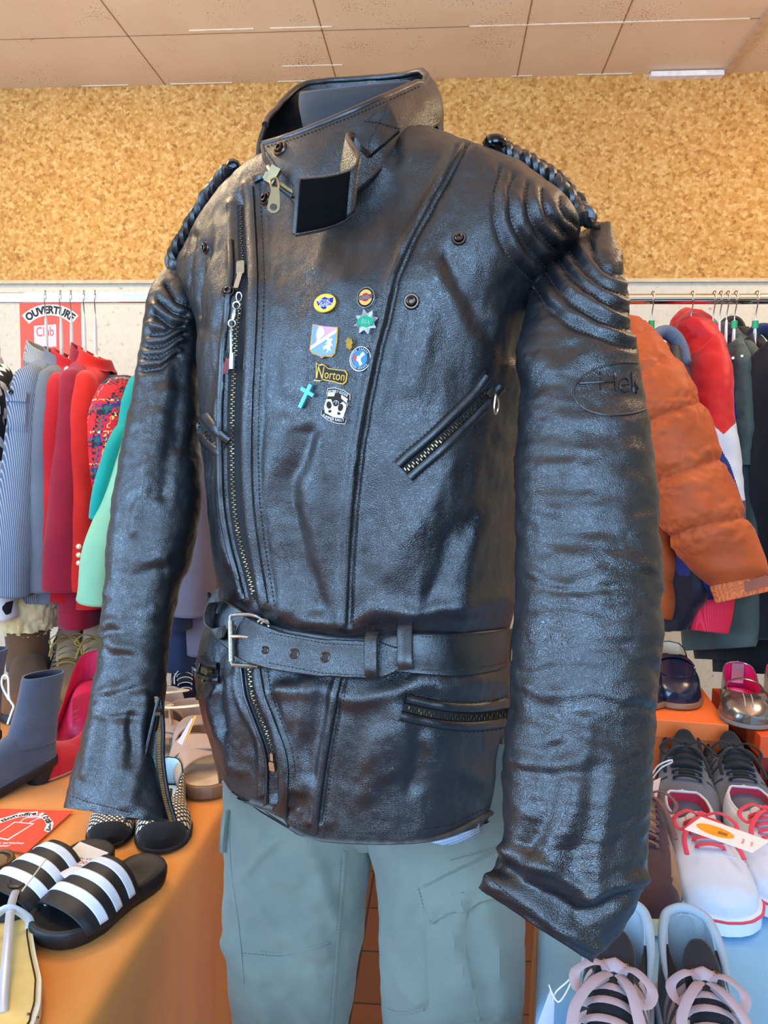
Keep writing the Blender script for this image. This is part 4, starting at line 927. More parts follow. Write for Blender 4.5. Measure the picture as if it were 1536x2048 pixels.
mb = MB(); stitches(mb, [(905, 1716), (970, 1698), (1036, 1682)], BK2, 7, 4.5, off=.005); stitches(mb, [(838, 1776), (850, 1810), (862, 1836)], BK2, 7, 4.5, off=.005); stitches(mb, [(898, 1790), (960, 1782), (1030, 1772)], BK2, 7, 4.5, off=.005)
stitches(mb, [(682, 1720), (674, 1850), (658, 2040)], BK1, 7, 4.5); stitches(mb, [(484, 1906), (560, 1912), (660, 1888)], BK1, 7, 4.5)
mb.build('stitching', M['khaki_thread'], trs, org=TRO)

# shirt tail peeping under the hem
SH = Vector((FX, FY, .95))
M['gingham'] = stripes_mat('blue_white_gingham', (226, 232, 238), (146, 168, 196), 330, width=.5, cross=True, second=(150, 172, 200))
G = []
for x, y0, y1 in ((862, 1630, 1684), (885, 1628, 1690), (910, 1622, 1688), (935, 1612, 1680), (958, 1600, 1668)):
    p, n = smooth_n(x, 1630); dp = (p - n * .006 - CAM).dot(ray(CX, CY)); G.append([tuple(P(x, y0 + (y1 - y0) * t, dp + .002 * t)) for t in np.linspace(0, 1, 6)])
G = np.array(G)
mb = MB(); mb.grid(G); sh = mb.build('shirt', M['gingham'], org=SH); mod_solid(sh, .0015, 0); tag(sh, 'corner of a blue and white checked shirt under the jacket hem', 'shirt')

# ================================================================== pins and charm
def pin_frame(x, y, rot=0, lift=.0015, k=16):
    p, n = smooth_n(x, y, None, k); q, _ = on(x, y); r = Matrix.Rotation(rot, 3, 'Z')
    m = frame(p + n * (lift + .0005), R3 @ (r @ Vector((1, 0, 0))), n); d = (m.translation - CAM).dot(ray(CX, CY)); return m, d / F
def enamel(n, c, r=.22, metal=0): return mat('enamel_' + n, c, r, metal, var=.03)
EN = {k: enamel(k, c) for k, c in dict(yellow=(250, 226, 74), violet=(48, 20, 170), white=(240, 242, 246), black=(14, 14, 16), orange=(246, 176, 92), red=(200, 40, 34), green=(30, 160, 112), blue=(38, 118, 214), pink=(222, 160, 184), paleblue=(132, 160, 206), cream=(238, 226, 178), turq=(110, 206, 222), grey=(104, 112, 132)).items()}
GOLD = mat('gold_plate', (214, 170, 84), .25, 1.0, var=.1, vs=300); SILV = mat('silver_plate', (214, 216, 220), .25, 1.0, var=.08, vs=300)
def ell(w, h, n=44, cx=0, cy=0): return [(cx + w / 2 * math.cos(2 * PI * i / n), cy + h / 2 * math.sin(2 * PI * i / n)) for i in range(n)]
def pin(label, x, y, rot, lift=.0015):
    m, k = pin_frame(x, y, rot, lift); r = root('enamel_pin', m.translation, label, 'pin', 'pins on the jacket chest')
    def part(nm, mats, fn):
        mb = MB(); fn(mb); mb.build(nm, mats, r, org=m.translation, sharp=35)
    return m, k, part
def bar_outline(w, h, wob): return [(-w / 2, h * .5), (-w * .2, h * .40), (0, h * .62), (w * .2, h * .42), (w / 2, h * .56), (w * .44, 0), (w * .25, -h * .42), (0, -h * .62), (-w * .22, -h * .5), (-w * .36, -h * .05)]
# 1 yellow oval
m, k, part = pin('yellow oval enamel pin with a violet banner, top left of the pins', 652, 608, 0)
part('pin_back', GOLD, lambda b: b.prism(ell(50 * k, 39 * k), -.002, .0010, m))
part('enamel_field', EN['yellow'], lambda b: b.prism(ell(47 * k, 36 * k), .0005, .0013, m))
part('banner', EN['violet'], lambda b: (b.prism([(x * k, y * k) for x, y in [(-18, 5), (-9, 6), (-5, 10), (0, 12), (5, 10), (8, 8), (19, 9), (18, 0), (14, -6), (6, -6), (3, -12), (-2, -13), (-7, -10), (-10, -3), (-14, -4)]], .0008, .0017, m)))
part('lettering', EN['white'], lambda b: (add_text(b, 'ROYAL', m, 26 * k, 7.5 * k, 0 * k, 3.5 * k, -.05, .0017), add_text(b, 'ENFIELD', m, 27 * k, 7.5 * k, 3 * k, -4.5 * k, -.05, .0017)))
# 2 black rimmed oval
m, k, part = pin('small round pin with black rim and red disc, topmost on the right', 733, 597, -.12)
part('pin_back', SILV, lambda b: b.prism(ell(37 * k, 42 * k), -.002, .0010, m)); part('rim', EN['black'], lambda b: b.prism(ell(34.5 * k, 39.5 * k), .0005, .0013, m))
part('enamel_field', EN['orange'], lambda b: b.prism(ell(28 * k, 32 * k), .0008, .0016, m)); part('disc', EN['red'], lambda b: b.prism(ell(16 * k, 17 * k), .001, .0019, m))
part('banner', mat('enamel_brown', (120, 66, 60), .3), lambda b: (b.prism([(x * k, y * k) for x, y in [(-16, 1), (-7, 4), (0, 5), (8, 6), (15, 8), (14, -1), (8, -4), (0, -5), (-8, -6), (-15, -7)]], .0012, .0021, m)))
part('lettering', SILV, lambda b: (add_text(b, 'ROYAL', m, 15 * k, 3.6 * k, 0, 2.4 * k, .08, .0021), add_text(b, 'ENFIELD', m, 22 * k, 4.5 * k, 0, -2 * k, .1, .0021)))
# 3 silver star
m, k, part = pin('silver eight-pointed star pin with a green oval', 734, 645, -.15)
st = [((27 if i % 2 == 0 else 17) * k * math.cos(PI / 8 * i + .35), (27 if i % 2 == 0 else 17) * k * math.sin(PI / 8 * i + .35)) for i in range(16)]
def star(b):
    b.prism(st, -.002, .0008, m)
    for i in range(48):
        a = 2 * PI * i / 48; rr = (15 + 8 * abs(math.cos(4 * (a - .35)))) * k; b.tube([m @ Vector((9 * k * math.cos(a), 9 * k * math.sin(a), .001)), m @ Vector((rr * math.cos(a), rr * math.sin(a), .0008))], .0004, 5)
part('star', SILV, star); part('enamel_field', EN['green'], lambda b: b.prism(ell(35 * k, 22 * k), .0006, .0022, m))
part('lettering', SILV, lambda b: add_text(b, 'BSA', m, 19 * k, 9 * k, 2 * k, -1 * k, -.1, .0022))
# 4 shield
m, k, part = pin('shield-shaped pin with a pale diagonal band and a white lion', 648, 683, -.10)
shp = [(-26, 33), (0, 29), (29, 29), (30, 0), (28, -24), (22, -31), (6, -31), (1, -35), (-4, -31), (-20, -27), (-27, -20)]
part('pin_back', GOLD, lambda b: b.prism([(x * k, y * k) for x, y in shp], -.002, .0010, m))
part('upper_field', EN['pink'], lambda b: b.prism([(x * k, y * k) for x, y in [(-24, 31), (26, 27), (26, 24), (-24, -12)]], .0005, .0013, m))
part('lower_field', EN['paleblue'], lambda b: b.prism([(x * k, y * k) for x, y in [(27, 18), (27.5, 0), (26, -22), (20, -28.5), (6, -28.5), (1, -32), (-4, -28.5), (-19, -25), (-24.5, -18)]], .0005, .0013, m))
part('diagonal_band', EN['cream'], lambda b: b.prism([(x * k, y * k) for x, y in [(27, 25), (27, 17), (-25, -20), (-25, -12)]], .0008, .0016, m))
part('blue_wedge', EN['paleblue'], lambda b: b.prism([(x * k, y * k) for x, y in [(-24, 31), (-14, 29.5), (-15, -4), (-24, -11)]], .0008, .0015, m))
part('leaf', EN['cream'], lambda b: b.prism([(x * k, y * k) for x, y in [(-12, 2), (-15, 10), (-14, 20), (-9, 27), (-3, 27), (2, 20), (2, 12), (-3, 6), (-6, 3), (-8, -6), (-14, -6)]], .001, .0018, m))
part('lion', EN['white'], lambda b: b.prism([(x * k, y * k) for x, y in [(8, 4), (11, 8), (14, 4), (18, 6), (22, 3), (18, 1), (19, -5), (23, -9), (18, -9), (17, -14), (20, -20), (15, -18), (13, -22), (10, -25), (12, -17), (8, -15), (2, -19), (4, -13), (0, -14), (6, -9), (10, -7), (6, -4), (10, -2)]], .0008, .0017, m))
# 5 tiny gold
m, k, part = pin('tiny gold figure pin beside the blue round pin', 700, 690, .1)
part('figure', GOLD, lambda b: b.prism([(x * k, y * k) for x, y in [(-3, 12), (2, 13), (5, 9), (8, 9), (7, 5), (9, 1), (6, -2), (6, -8), (1, -12), (-3, -8), (-8, -6), (-4, -4), (-7, 0), (-4, 3), (-8, 7), (-4, 8)]], -.002, .0018, m))
# 6 blue round
m, k, part = pin('round pin with black rim and blue centre, right of the gold figure', 723, 719, -.1)
part('pin_back', SILV, lambda b: b.prism(ell(47 * k, 50 * k), -.002, .0010, m)); part('rim', EN['black'], lambda b: b.prism(ell(44 * k, 47 * k), .0005, .0013, m))
part('enamel_field', EN['blue'], lambda b: b.prism(ell(32 * k, 34 * k), .0008, .0016, m))
part('white_cross', EN['white'], lambda b: (b.prism([(x * k, y * k) for x, y in [(5, 14), (11, 9), (3, 2), (2, -3), (7, -10), (2, -15), (-3, -6), (-8, -3), (-6, 5), (-1, 6)]], .001, .0019, m)))
part('red_patch', EN['red'], lambda b: b.prism(ell(8 * k, 13 * k, 20, -11 * k, 1 * k), .001, .0019, m))
def ticks(b):
    for a0, a1, n_ in ((-20, 38, 6), (62, 118, 7), (128, 188, 8), (206, 262, 6)):
        for t in np.linspace(math.radians(a0 + 60), math.radians(a1 + 60), n_):
            q = Vector((math.cos(t), math.sin(t), 0)); b.tube([m @ (q * 17.6 * k + Vector((0, 0, .0014))), m @ (q * 21.2 * k + Vector((0, 0, .0014)))], .00035, 5)
part('ring_marks', EN['white'], ticks)
# 7 gold word
m, k, part = pin('black and gold word-shaped pin above the turquoise cross', 664, 750, -.17)
wo = [(-37, 20), (-30, 16), (-22, 19), (-17, 17), (-8, 12), (30, 12), (36, 6), (36, -10), (30, -16), (20, -16), (12, -14), (-16, -13), (-22, -17), (-36, -17), (-31, -11)]
part('pin_back', GOLD, lambda b: b.prism([(x * k, y * k) for x, y in wo], -.002, .0010, m))
part('enamel_field', EN['black'], lambda b: b.prism([(x * k * .93, y * k * .85) for x, y in wo], .0005, .0013, m))
part('lettering', GOLD, lambda b: (add_text(b, 'N', m, 14 * k, 24 * k, -23 * k, 1 * k, 0, .0013, bold=.0), add_text(b, 'orton', m, 44 * k, 14 * k, 9 * k, -2 * k, 0, .0013, bold=.0)))
# 8 cross
m, k, part = pin('pale turquoise cross pin', 613, 792, -.5)
part('cross', EN['turq'], lambda b: b.prism([(x * k, y * k) for x, y in [(-3.8, 26), (3.8, 26), (3.8, 13), (15, 13), (15, 5.5), (3.8, 5.5), (3.8, -26), (-3.8, -26), (-3.8, 5.5), (-15, 5.5), (-15, 13), (-3.8, 13)]], -.002, .0022, m))
# 9 rally pin
m, k, part = pin('black and white scroll-shaped rally pin, lowest of the pins', 674, 811, -.2)
sc = [(-24, 30), (-10, 34), (10, 33), (26, 27), (28, 16), (22, 12), (25, 4), (20, -6), (22, -20), (28, -24), (27, -33), (10, -35), (-10, -33), (-28, -25), (-29, -16), (-22, -14), (-24, -4), (-20, 8), (-25, 18)]
part('pin_back', SILV, lambda b: b.prism([(x * k, y * k) for x, y in sc], -.002, .0010, m)); part('enamel_field', EN['black'], lambda b: b.prism([(x * k * .96, y * k * .96) for x, y in sc], .0005, .0013, m))
def rally(b):
    b.prism([(x * k, y * k) for x, y in [(-22, 22), (-6, 24), (-7, 17), (-21, 14)]], .0008, .0016, m); b.prism([(x * k, y * k) for x, y in [(8, 23), (23, 17), (21, 9), (9, 16)]], .0008, .0016, m)
    b.prism([(x * k, y * k) for x, y in [(-22, 8), (-12, 10), (-4, -2), (2, -2), (14, 10), (22, 6), (23, -4), (20, -22), (0, -24), (-20, -19), (-24, -6)]], .0008, .0016, m)
part('white_field', EN['white'], rally)
def soles(b):
    for sx, ro in ((-13, .35), (11, -.1)):
        mm = m @ Matrix.Translation((sx * k, -5 * k, 0)) @ Matrix.Rotation(ro, 4, 'Z'); b.prism(ell(11 * k, 15 * k, 24, 0, 3 * k), .0012, .0019, mm); b.prism([(-3 * k, -12 * k), (3 * k, -12 * k), (3.4 * k, -7 * k), (-3.4 * k, -7 * k)], .0012, .0019, mm)
part('boot_soles', EN['black'], soles)
part('wheel', EN['white'], lambda b: (b.tube([m @ Vector((5.5 * k * math.cos(t), 4 * k + 5.5 * k * math.sin(t), .0016)) for t in np.linspace(0, PI, 12)], .0003, 5), b.tube([m @ Vector((0, 2 * k, .0016)), m @ Vector((0, 9 * k, .0016))], .0003, 5)))
part('lettering', EN['white'], lambda b: (add_text(b, 'WOBBLY GOOLIE', m, 44 * k, 5.5 * k, 0, 27.5 * k, 0, .0014, arc=60 * k), add_text(b, 'SUMMER RALLY', m, 48 * k, 6 * k, 0, -28 * k, 0, .0014, arc=-70 * k)))

# charm hanging from the zip slider
c0 = on(470, 640)[0] + (CAM - on(470, 640)[0]).normalized() * .012
ch = root('zip_charm', c0, 'little silver chain charm with a red and black tip hanging from the front zip', 'charm')
def at(x, y, l=.012): p = on(x, y)[0]; return p + (CAM - p).normalized() * l
RX = R3 @ Vector((1, 0, 0)); RY = R3 @ Vector((0, 1, 0))
def ringlink(x, y, r, rr, sq=1): 
    c = at(x, y); mb = MB(); mb.tube([c + RX * r * math.cos(a) * sq + RY * r * math.sin(a) for a in np.linspace(0, 2 * PI, 20, endpoint=False)], rr, 6, closed=True); mb.build('link', M['nickel'], ch, org=c0)
ringlink(478, 594, .005, .0009, .6); ringlink(473, 611, .0038, .0010); ringlink(464, 647, .0038, .0010)
mb = MB(); mb.tube([at(471, 617), at(469, 630), at(466, 641)], [.0022, .0036, .0022], 10); mb.build('swivel', M['nickel'], ch, org=c0)
mb = MB(); mb.tube([at(464, 654), at(463, 670), at(463, 700), at(463, 712)], [.0016, .0024, .002, .0022], 8)
for y in (660, 672, 680, 690): mb.tube([at(467, y), at(460, y + 3)], .0014, 6)
mb.build('chain_bar', M['nickel'], ch, org=c0)
mb = MB(); mb.tube([at(464, 706), at(463, 738)], .0022, 8, flat=1.4); mb.build('edge_rod', SILV, ch, org=c0)
mb = MB(); f = frame(at(456, 722, .011), RX, (CAM - c0)); k = .53e-3
mb.prism([(x * k, y * k) for x, y in [(-8, 22), (6, 14), (6, 4), (-8, 6)]], -.001, .0016, f); mb.build('black_plate', M['black'], ch, org=c0)
mb = MB(); mb.prism([(x * k, y * k) for x, y in [(-5, 6), (6, 5), (6, -12), (-9, -26), (-12, -18), (-7, -4)]], -.001, .0018, f); mb.build('red_plate', mat('worn_red_enamel', (150, 46, 46), .4, var=.3), ch, org=c0)

# ================================================================== clothes rails
RY_, RZ_ = 1.95, 1.752
def rail_x(px): return Wy(px, 598, RY_).x
def rack(label, x0, x1, posts, square, zr):
    r = root('clothes_rail', ((x0 + x1) / 2, RY_, 0), label, 'clothes rail'); og = ((x0 + x1) / 2, RY_, 0)
    mb = MB()
    if square: mb.box(((x0 + x1) / 2, RY_, zr), x1 - x0, .026, .027)
    else: mb.tube([(x0, RY_, zr), (x1, RY_, zr)], .0125, 20)
    o = mb.build('rail', M['chrome'], r, org=og); 
    if square: mod_bevel(o, .003, 3)
    for x in posts:
        mb = MB(); mb.box((x, RY_, zr / 2), .026, .026, zr - .02); mb.build('post', M['chrome'], r, org=og)
        mb = MB(); mb.box((x, RY_, .03), .03, .5, .03); mb.build('foot', M['black'], r, org=og)
    return r
xl0, xl1 = rail_x(-260), rail_x(640)
rl = rack('chrome square clothes rail on the left, carrying coats and jackets', xl0, xl1, (xl0 + .02, xl1 - .02), True, Wy(150, 597, RY_).z)
xr0, xr1 = rail_x(930), rail_x(1800)
rr2 = rack('round chrome clothes rail on the right, carrying puffer jackets', xr0, xr1, (xr0 + .02, xr1 - .02), False, Wy(1400, 598, RY_).z)
ZL, ZR = Wy(150, 597, RY_).z, Wy(1400, 598, RY_).z
M['hanger_white'] = plain('white_plastic', (238, 238, 236), .35); M['hanger_green'] = plain('green_plastic', (40, 160, 96), .4); M['wire'] = M['nickel']
def uv(psi): return Vector((math.sin(psi), -math.cos(psi), 0)), Vector((math.cos(psi), math.sin(psi), 0))
def hanger(px, psi, zr, label, drop=.13, grp='white plastic hangers', ring=False, hw=.2, halfh=.013):
    x = rail_x(px); u, v = uv(psi); o = Vector((x, RY_, zr)); r = root('clothes_hanger', o, label, 'hanger', grp)
    mb = MB(); pts = []
    for a in np.linspace(math.radians(200), math.radians(-50), 16): pts.append(o + u * (halfh + .0035) * math.cos(a) * 1.05 + Vector((0, 0, (halfh + .0035) * math.sin(a) + .002)))
    pts += [o + u * .004 + Vector((0, 0, -.028)), o + Vector((0, 0, -.04)), o + Vector((0, 0, -.06))]
    mb.tube(pts, .0016, 8); mb.build('hook', M['wire'], r, org=o)
    mb = MB(); c = o + Vector((0, 0, -drop))
    mb.tube([o + Vector((0, 0, -.05)), o + Vector((0, 0, -.08)), c], [.004, .006, .007], 10, flat=.6)
    arm = spline([c - u * hw + Vector((0, 0, -.055)), c - u * hw * .6 + Vector((0, 0, -.028)), c, c + u * hw * .6 + Vector((0, 0, -.028)), c + u * hw + Vector((0, 0, -.055))], 24); mb.tube(arm, .007, 8); mb.build('arms', M['hanger_white'], r, org=o)
    if ring: mb = MB(); mb.tube([o + Vector((0, 0, -.052)), o + Vector((0, 0, -.070))], .0075, 12); mb.build('size_ring', M['hanger_green'], r, org=o)
    return r
def tubering(c, a, b, ra, rb, n=40, ex=2.3):
    t = np.linspace(0, 2 * PI, n, endpoint=False); return np.array(c) + np.outer(sup(np.cos(t), ex) * ra, np.array(a)) + np.outer(sup(np.sin(t), ex) * rb, np.array(b))
def wrinkle(A, amp, seed, sc=(9, 9, 4)):
    N_ = orient(A); return outw(A + N_ * (amp * fbm(A.reshape(-1, 3), sc, 3, seed)).reshape(A.shape[:2])[:, :, None])
def hang(nm, label, cat, px, psi, zr, m, drop=.145, L=.70, hu=(.20, .215, .24), hv=(.035, .05, .06), sl=None, collar=None, seed=1, grp=None, far=True, slm=None, amp=.007, sag=.09):
    """a garment hung across the rail: body, near sleeve (and its twin behind), collar; sizes in metres"""
    x = rail_x(px); u, v = uv(psi); o = Vector((x, RY_, zr - drop)); r = root(nm, (x, RY_, zr - drop - L), label, cat, grp); og = r.location
    zs = [0, .012, .03, .05, .075, sag + .01, sag + .05, .26, L * .6, L * .85, L]
    hus = [.035, .07, .105, .15, hu[0] * .93, hu[0], hu[1] * .99, hu[1], hu[1] * .5 + hu[2] * .5, hu[2], hu[2] * 1.02]
    hvs = [.018, .028, .034, hv[0], hv[0], hv[0] * 1.1, hv[1], hv[1], hv[1] * .5 + hv[2] * .5, hv[2], hv[2]]
    R_ = smooth_interp(np.linspace(0, L, 90), zs, np.stack([hus, hvs], 1))
    A = np.array([tubering(o - Vector((0, 0, z)), u, v, a, b, 64, 2.5) for z, (a, b) in zip(np.linspace(0, L, 90), R_)])
    A = wrinkle(A, amp, seed); mb = MB(); mb.grid(A, cv=True, c0=True, c1=True); mb.build('body', m, r, org=og, sharp=0)
    if sl:
        ln, dx, du, rv, ru = sl['len'], sl.get('dx', 0), sl.get('du', .06), sl.get('rv', (.04, .05, .045)), sl.get('ru', (.06, .065, .055))
        for s in ((1, -1) if far else (1,)):
            C = [o + u * s * (hu[0] - .05) - Vector((0, 0, sag - .022)), o + u * s * (hu[0] - .006) - Vector((0, 0, sag + .012)), o + u * s * (hu[0] + .03) - Vector((0, 0, sag + .09)), o + u * s * (hu[0] + .03 + du * .5) + v * dx * .35 * s - Vector((0, 0, sag + ln * .5)), o + u * s * (hu[0] + .03 + du) + v * dx * .75 * s - Vector((0, 0, sag + ln * .8)), o + u * s * (hu[0] + .03 + du) + v * dx * s - Vector((0, 0, sag + ln))]
            c = spline(C, 70); rows = []
            for i in range(70):
                t = c[min(i + 1, 69)] - c[max(i - 1, 0)]; t /= np.linalg.norm(t); vv = np.array(v) - t * (np.array(v) @ t); vv /= np.linalg.norm(vv); uu = np.cross(vv, t)
                k = i / 69; f = min(1, .55 + k * 5)
                rows.append(tubering(c[i], vv, uu, np.interp(k, [0, .45, 1], rv) * f, np.interp(k, [0, .45, 1], ru) * f, 44, 2.3))
            A = wrinkle(np.array(rows), amp * .6, seed + 5, (10, 10, 6)); mb = MB(); mb.grid(A, cv=True, c0=True)
            so = mb.build('sleeve', slm or m, r, org=og, sharp=0); mod_solid(so, .003, -1)
            if s == 1: slv = A
    else: slv = None
    if collar:
        h, w_, th = collar.get('h', .045), collar.get('w', .075), collar.get('t', .035); rows = []
        for k, (f, dz) in enumerate(((1.0, -.03), (1.12, -.012), (1.05, .006), (.95, h * .5), (.88, h), (.80, h * .96), (.78, h * .4), (.8, -.02))):
            rows.append(tubering(o + Vector((0, 0, dz)) + u * .01, u, v, w_ * f, th * f, 36, 2.2))
        rows = np.array(rows); fr_ = ((rows - np.array(o)) @ np.array(v)) / (th * 1.1); ba_ = ((rows - np.array(o)) @ np.array(u)) / (w_ * 1.1); rows[:, :, 2] -= (.022 * (1 + np.clip(fr_, -1, 1)) + .020 * np.clip(ba_, 0, 1) ** 2) * np.clip((rows[:, :, 2] - o.z + .03) / .05, 0, 1)
        A = outw(wrinkle(rows, .006, seed + 9, (18, 18, 18))); mb = MB(); mb.grid(A, cv=True); co = mb.build('collar', collar.get('m', m), r, org=og, sharp=0); mod_sub(co, 1)
    return r, og, slv, (o, u, v)

M['wool_red'] = cloth_mat('red_wool', (206, 18, 32), 700, .35, col2=(186, 12, 28)); M['wool_dred'] = cloth_mat('dark_red_crepe', (160, 14, 44), 900, .3, col2=(146, 10, 40)); M['wool_scarlet'] = cloth_mat('scarlet_wool', (226, 34, 20), 700, .35, col2=(206, 24, 16))
M['grey_flannel'] = cloth_mat('grey_flannel', (112, 118, 128), 900, .3); M['teal'] = cloth_mat('teal_cotton', (0, 166, 152), 900, .2); M['mint'] = cloth_mat('mint_cotton', (150, 208, 166), 900, .2)
M['pinstripe'] = stripes_mat('grey_pinstripe', (84, 96, 116), (150, 158, 168), 190, width=.34)
M['knit_grey'] = stripes_mat('grey_rib', (122, 122, 120), (160, 158, 152), 260, width=.5)
M['black_wool'] = cloth_mat('black_wool', (22, 22, 26), 700, .35); M['navy'] = cloth_mat('navy_nylon', (22, 24, 40), 700, .2, rough=.5)
def hound_mat():
    m, N, L, b = new_mat('houndstooth'); tc = N.new('ShaderNodeTexCoord'); mp = N.new('ShaderNodeMapping'); mp.inputs['Rotation'].default_value = (.5, .6, .3); L.new(tc.outputs['Object'], mp.inputs[0])
    ck = N.new('ShaderNodeTexVoronoi'); ck.inputs['Scale'].default_value = 42; ck.inputs['Randomness'].default_value = .55; L.new(mp.outputs[0], ck.inputs['Vector'])
    sp = N.new('ShaderNodeSeparateColor'); L.new(ck.outputs['Color'], sp.inputs[0]); g = N.new('ShaderNodeMath'); g.operation = 'GREATER_THAN'; g.inputs[1].default_value = .5; L.new(sp.outputs[0], g.inputs[0])
    mx = N.new('ShaderNodeMix'); mx.data_type = 'RGBA'; mx.inputs[6].default_value = (*lin((20, 22, 28)), 1); mx.inputs[7].default_value = (*lin((226, 226, 226)), 1); L.new(g.outputs[0], mx.inputs[0]); L.new(mx.outputs[2], b.inputs['Base Color']); b.inputs['Roughness'].default_value = .85; return m
def tartan_mat():
    m, N, L, b = new_mat('tartan_wool'); tc = N.new('ShaderNodeTexCoord'); sp = N.new('ShaderNodeSeparateXYZ')
    nz = N.new('ShaderNodeTexNoise'); nz.inputs['Scale'].default_value = 90; L.new(tc.outputs['Object'], nz.inputs['Vector']); va = N.new('ShaderNodeVectorMath'); va.operation = 'MULTIPLY_ADD'; va.inputs[1].default_value = (.014, .014, .014); L.new(nz.outputs['Color'], va.inputs[0]); L.new(tc.outputs['Object'], va.inputs[2]); L.new(va.outputs[0], sp.inputs[0])
    ax = N.new('ShaderNodeMath'); ax.operation = 'SUBTRACT'; L.new(sp.outputs[0], ax.inputs[0]); L.new(sp.outputs[1], ax.inputs[1])
    def ramp(src, sc):
        a = N.new('ShaderNodeMath'); a.operation = 'MULTIPLY'; a.inputs[1].default_value = sc; L.new(src, a.inputs[0]); f = N.new('ShaderNodeMath'); f.operation = 'FRACT'; L.new(a.outputs[0], f.inputs[0])
        r = N.new('ShaderNodeValToRGB'); r.color_ramp.interpolation = 'CONSTANT'; e = r.color_ramp.elements; e[0].position = 0; e[0].color = (*lin((206, 30, 36)), 1); e[1].position = .4; e[1].color = (*lin((22, 30, 46)), 1)
        for p_, c_ in ((.56, (24, 96, 84)), (.66, (60, 40, 110)), (.76, (214, 30, 40)), (.86, (226, 206, 120)), (.9, (206, 30, 36))): x = e.new(p_); x.color = (*lin(c_), 1)
        L.new(f.outputs[0], r.inputs[0]); return r.outputs[0]
    mx = N.new('ShaderNodeMix'); mx.data_type = 'RGBA'; ch_ = N.new('ShaderNodeTexChecker'); ch_.inputs['Scale'].default_value = 150; L.new(tc.outputs['Object'], ch_.inputs[0]); L.new(ch_.outputs['Fac'], mx.inputs[0])
    L.new(ramp(ax.outputs[0], 14), mx.inputs[6]); L.new(ramp(sp.outputs[2], 14), mx.inputs[7]); L.new(mx.outputs[2], b.inputs['Base Color']); b.inputs['Roughness'].default_value = .9; return m
M['hound'] = hound_mat(); M['tartan'] = tartan_mat()
R18 = math.radians(18)
hang('houndstooth_coat', 'black and white houndstooth coat, furthest left on the left rail', 'coat', -6, math.radians(22), ZL, M['hound'], L=.55, drop=.17, sl=dict(len=.52, dx=.03, du=.05), seed=1)
r, og, slv, fr = hang('pinstripe_jacket', 'grey pinstripe jacket with a buttoned patch pocket on its sleeve', 'jacket', 91, R18, ZL, M['pinstripe'], L=.60, drop=.15, hv=(.03, .045, .055), sl=dict(len=.47, dx=-.03, du=.075, rv=(.042, .045, .05), ru=(.065, .07, .06)), collar=dict(h=.05, m=M['knit_grey'], w=.07, t=.05), seed=2)
BS = bvh_grid(slv)
mb = MB(); GG = quad_on([(14, 782), (60, 788), (57, 868), (13, 862)], 8, BS, .006); mb.grid(GG); mb.build('patch_pocket', M['pinstripe'], r, org=og)
mb = MB(); mb.grid(quad_on([(14, 778), (62, 784), (58, 812), (14, 808)], 8, BS, .010)); mb.build('pocket_flap', M['pinstripe'], r, org=og)
p, n = on(30, 788, BS); mb = MB(); mb.lathe([(.0001, 0), (.006, 0), (.006, .003), (.004, .004), (.0001, .003)], p + n * .010, n, 18); mb.build('button', M['blackgloss'], r, org=og)
hang('grey_jacket', 'plain grey flannel jacket between the pinstripe jacket and the red ones', 'jacket', 121, R18, ZL, M['grey_flannel'], L=.595, drop=.155, sl=dict(len=.46, dx=.0, du=.05, rv=(.03, .035, .04)), collar=dict(h=.04, w=.075, t=.045), seed=3)
hang('red_wool_jacket', 'crimson wool jacket right of the grey jacket', 'jacket', 142, R18, ZL, M['wool_red'], L=.58, drop=.165, hv=(.03, .045, .06), sl=dict(len=.44, dx=.01, du=.05, rv=(.035, .04, .045)), collar=dict(h=.045, w=.08, t=.05), seed=4)
hang('dark_red_jacket', 'dark red plain jacket between two brighter red ones', 'jacket', 168, R18, ZL, M['wool_dred'], L=.655, drop=.155, sl=dict(len=.455, dx=-.01, du=.06, rv=(.036, .042, .052)), collar=dict(h=.05, w=.07, t=.035), seed=5)
r, og, slv, fr = hang('scarlet_jacket', 'bright scarlet jacket with gold cuff buttons', 'jacket', 190, R18, ZL, M['wool_scarlet'], L=.60, drop=.16, sl=dict(len=.45, dx=-.005, du=.05, rv=(.036, .040, .040)), collar=dict(h=.045, w=.085, t=.045), seed=6)
BS = bvh_grid(slv)
for y in (1093, 1110, 1126):
    p, n = on(158, y, BS); mb = MB(); mb.lathe([(.0001, 0), (.006, 0), (.006, .002), (.004, .004), (.0001, .005)], p, n, 18); mb.build('button', mat('pearl_gold', (236, 216, 176), .35, .3), r, org=og)
hang('tartan_coat', 'red, green and navy tartan coat with a rounded shoulder', 'coat', 318, math.radians(-6), ZL, M['tartan'], L=.66, drop=.17, hu=(.2, .21, .22), sl=dict(len=.5, dx=.04, du=.0, rv=(.05, .055, .05)), seed=7)
hang('teal_top', 'teal short-sleeved top beside the tartan coat', 'top', 342, math.radians(-2), ZL, M['teal'], L=.6, drop=.18, sl=dict(len=.26, dx=-.03, du=.06, rv=(.03, .03, .025), ru=(.06, .065, .075)), seed=8)
hang('mint_top', 'pale mint flared top showing beside the leather sleeve', 'top', 362, math.radians(-2), ZL, M['mint'], L=.58, drop=.19, sl=dict(len=.425, dx=-.045, du=.09, rv=(.035, .05, .055), ru=(.06, .08, .10)), seed=9)
hang('black_coat', 'long black coat hanging low behind the dark red jacket', 'coat', 232, R18, ZL, M['black_wool'], L=.86, drop=.20, seed=10, hv=(.02, .03, .035))
hang('mauve_top', 'mauve-grey top glimpsed between leather sleeve and jacket body', 'top', 452, 0, ZL, cloth_mat('mauve_grey', (118, 108, 120), 900, .25), L=.66, drop=.2, sl=dict(len=.46, dx=0, du=.04), seed=11)
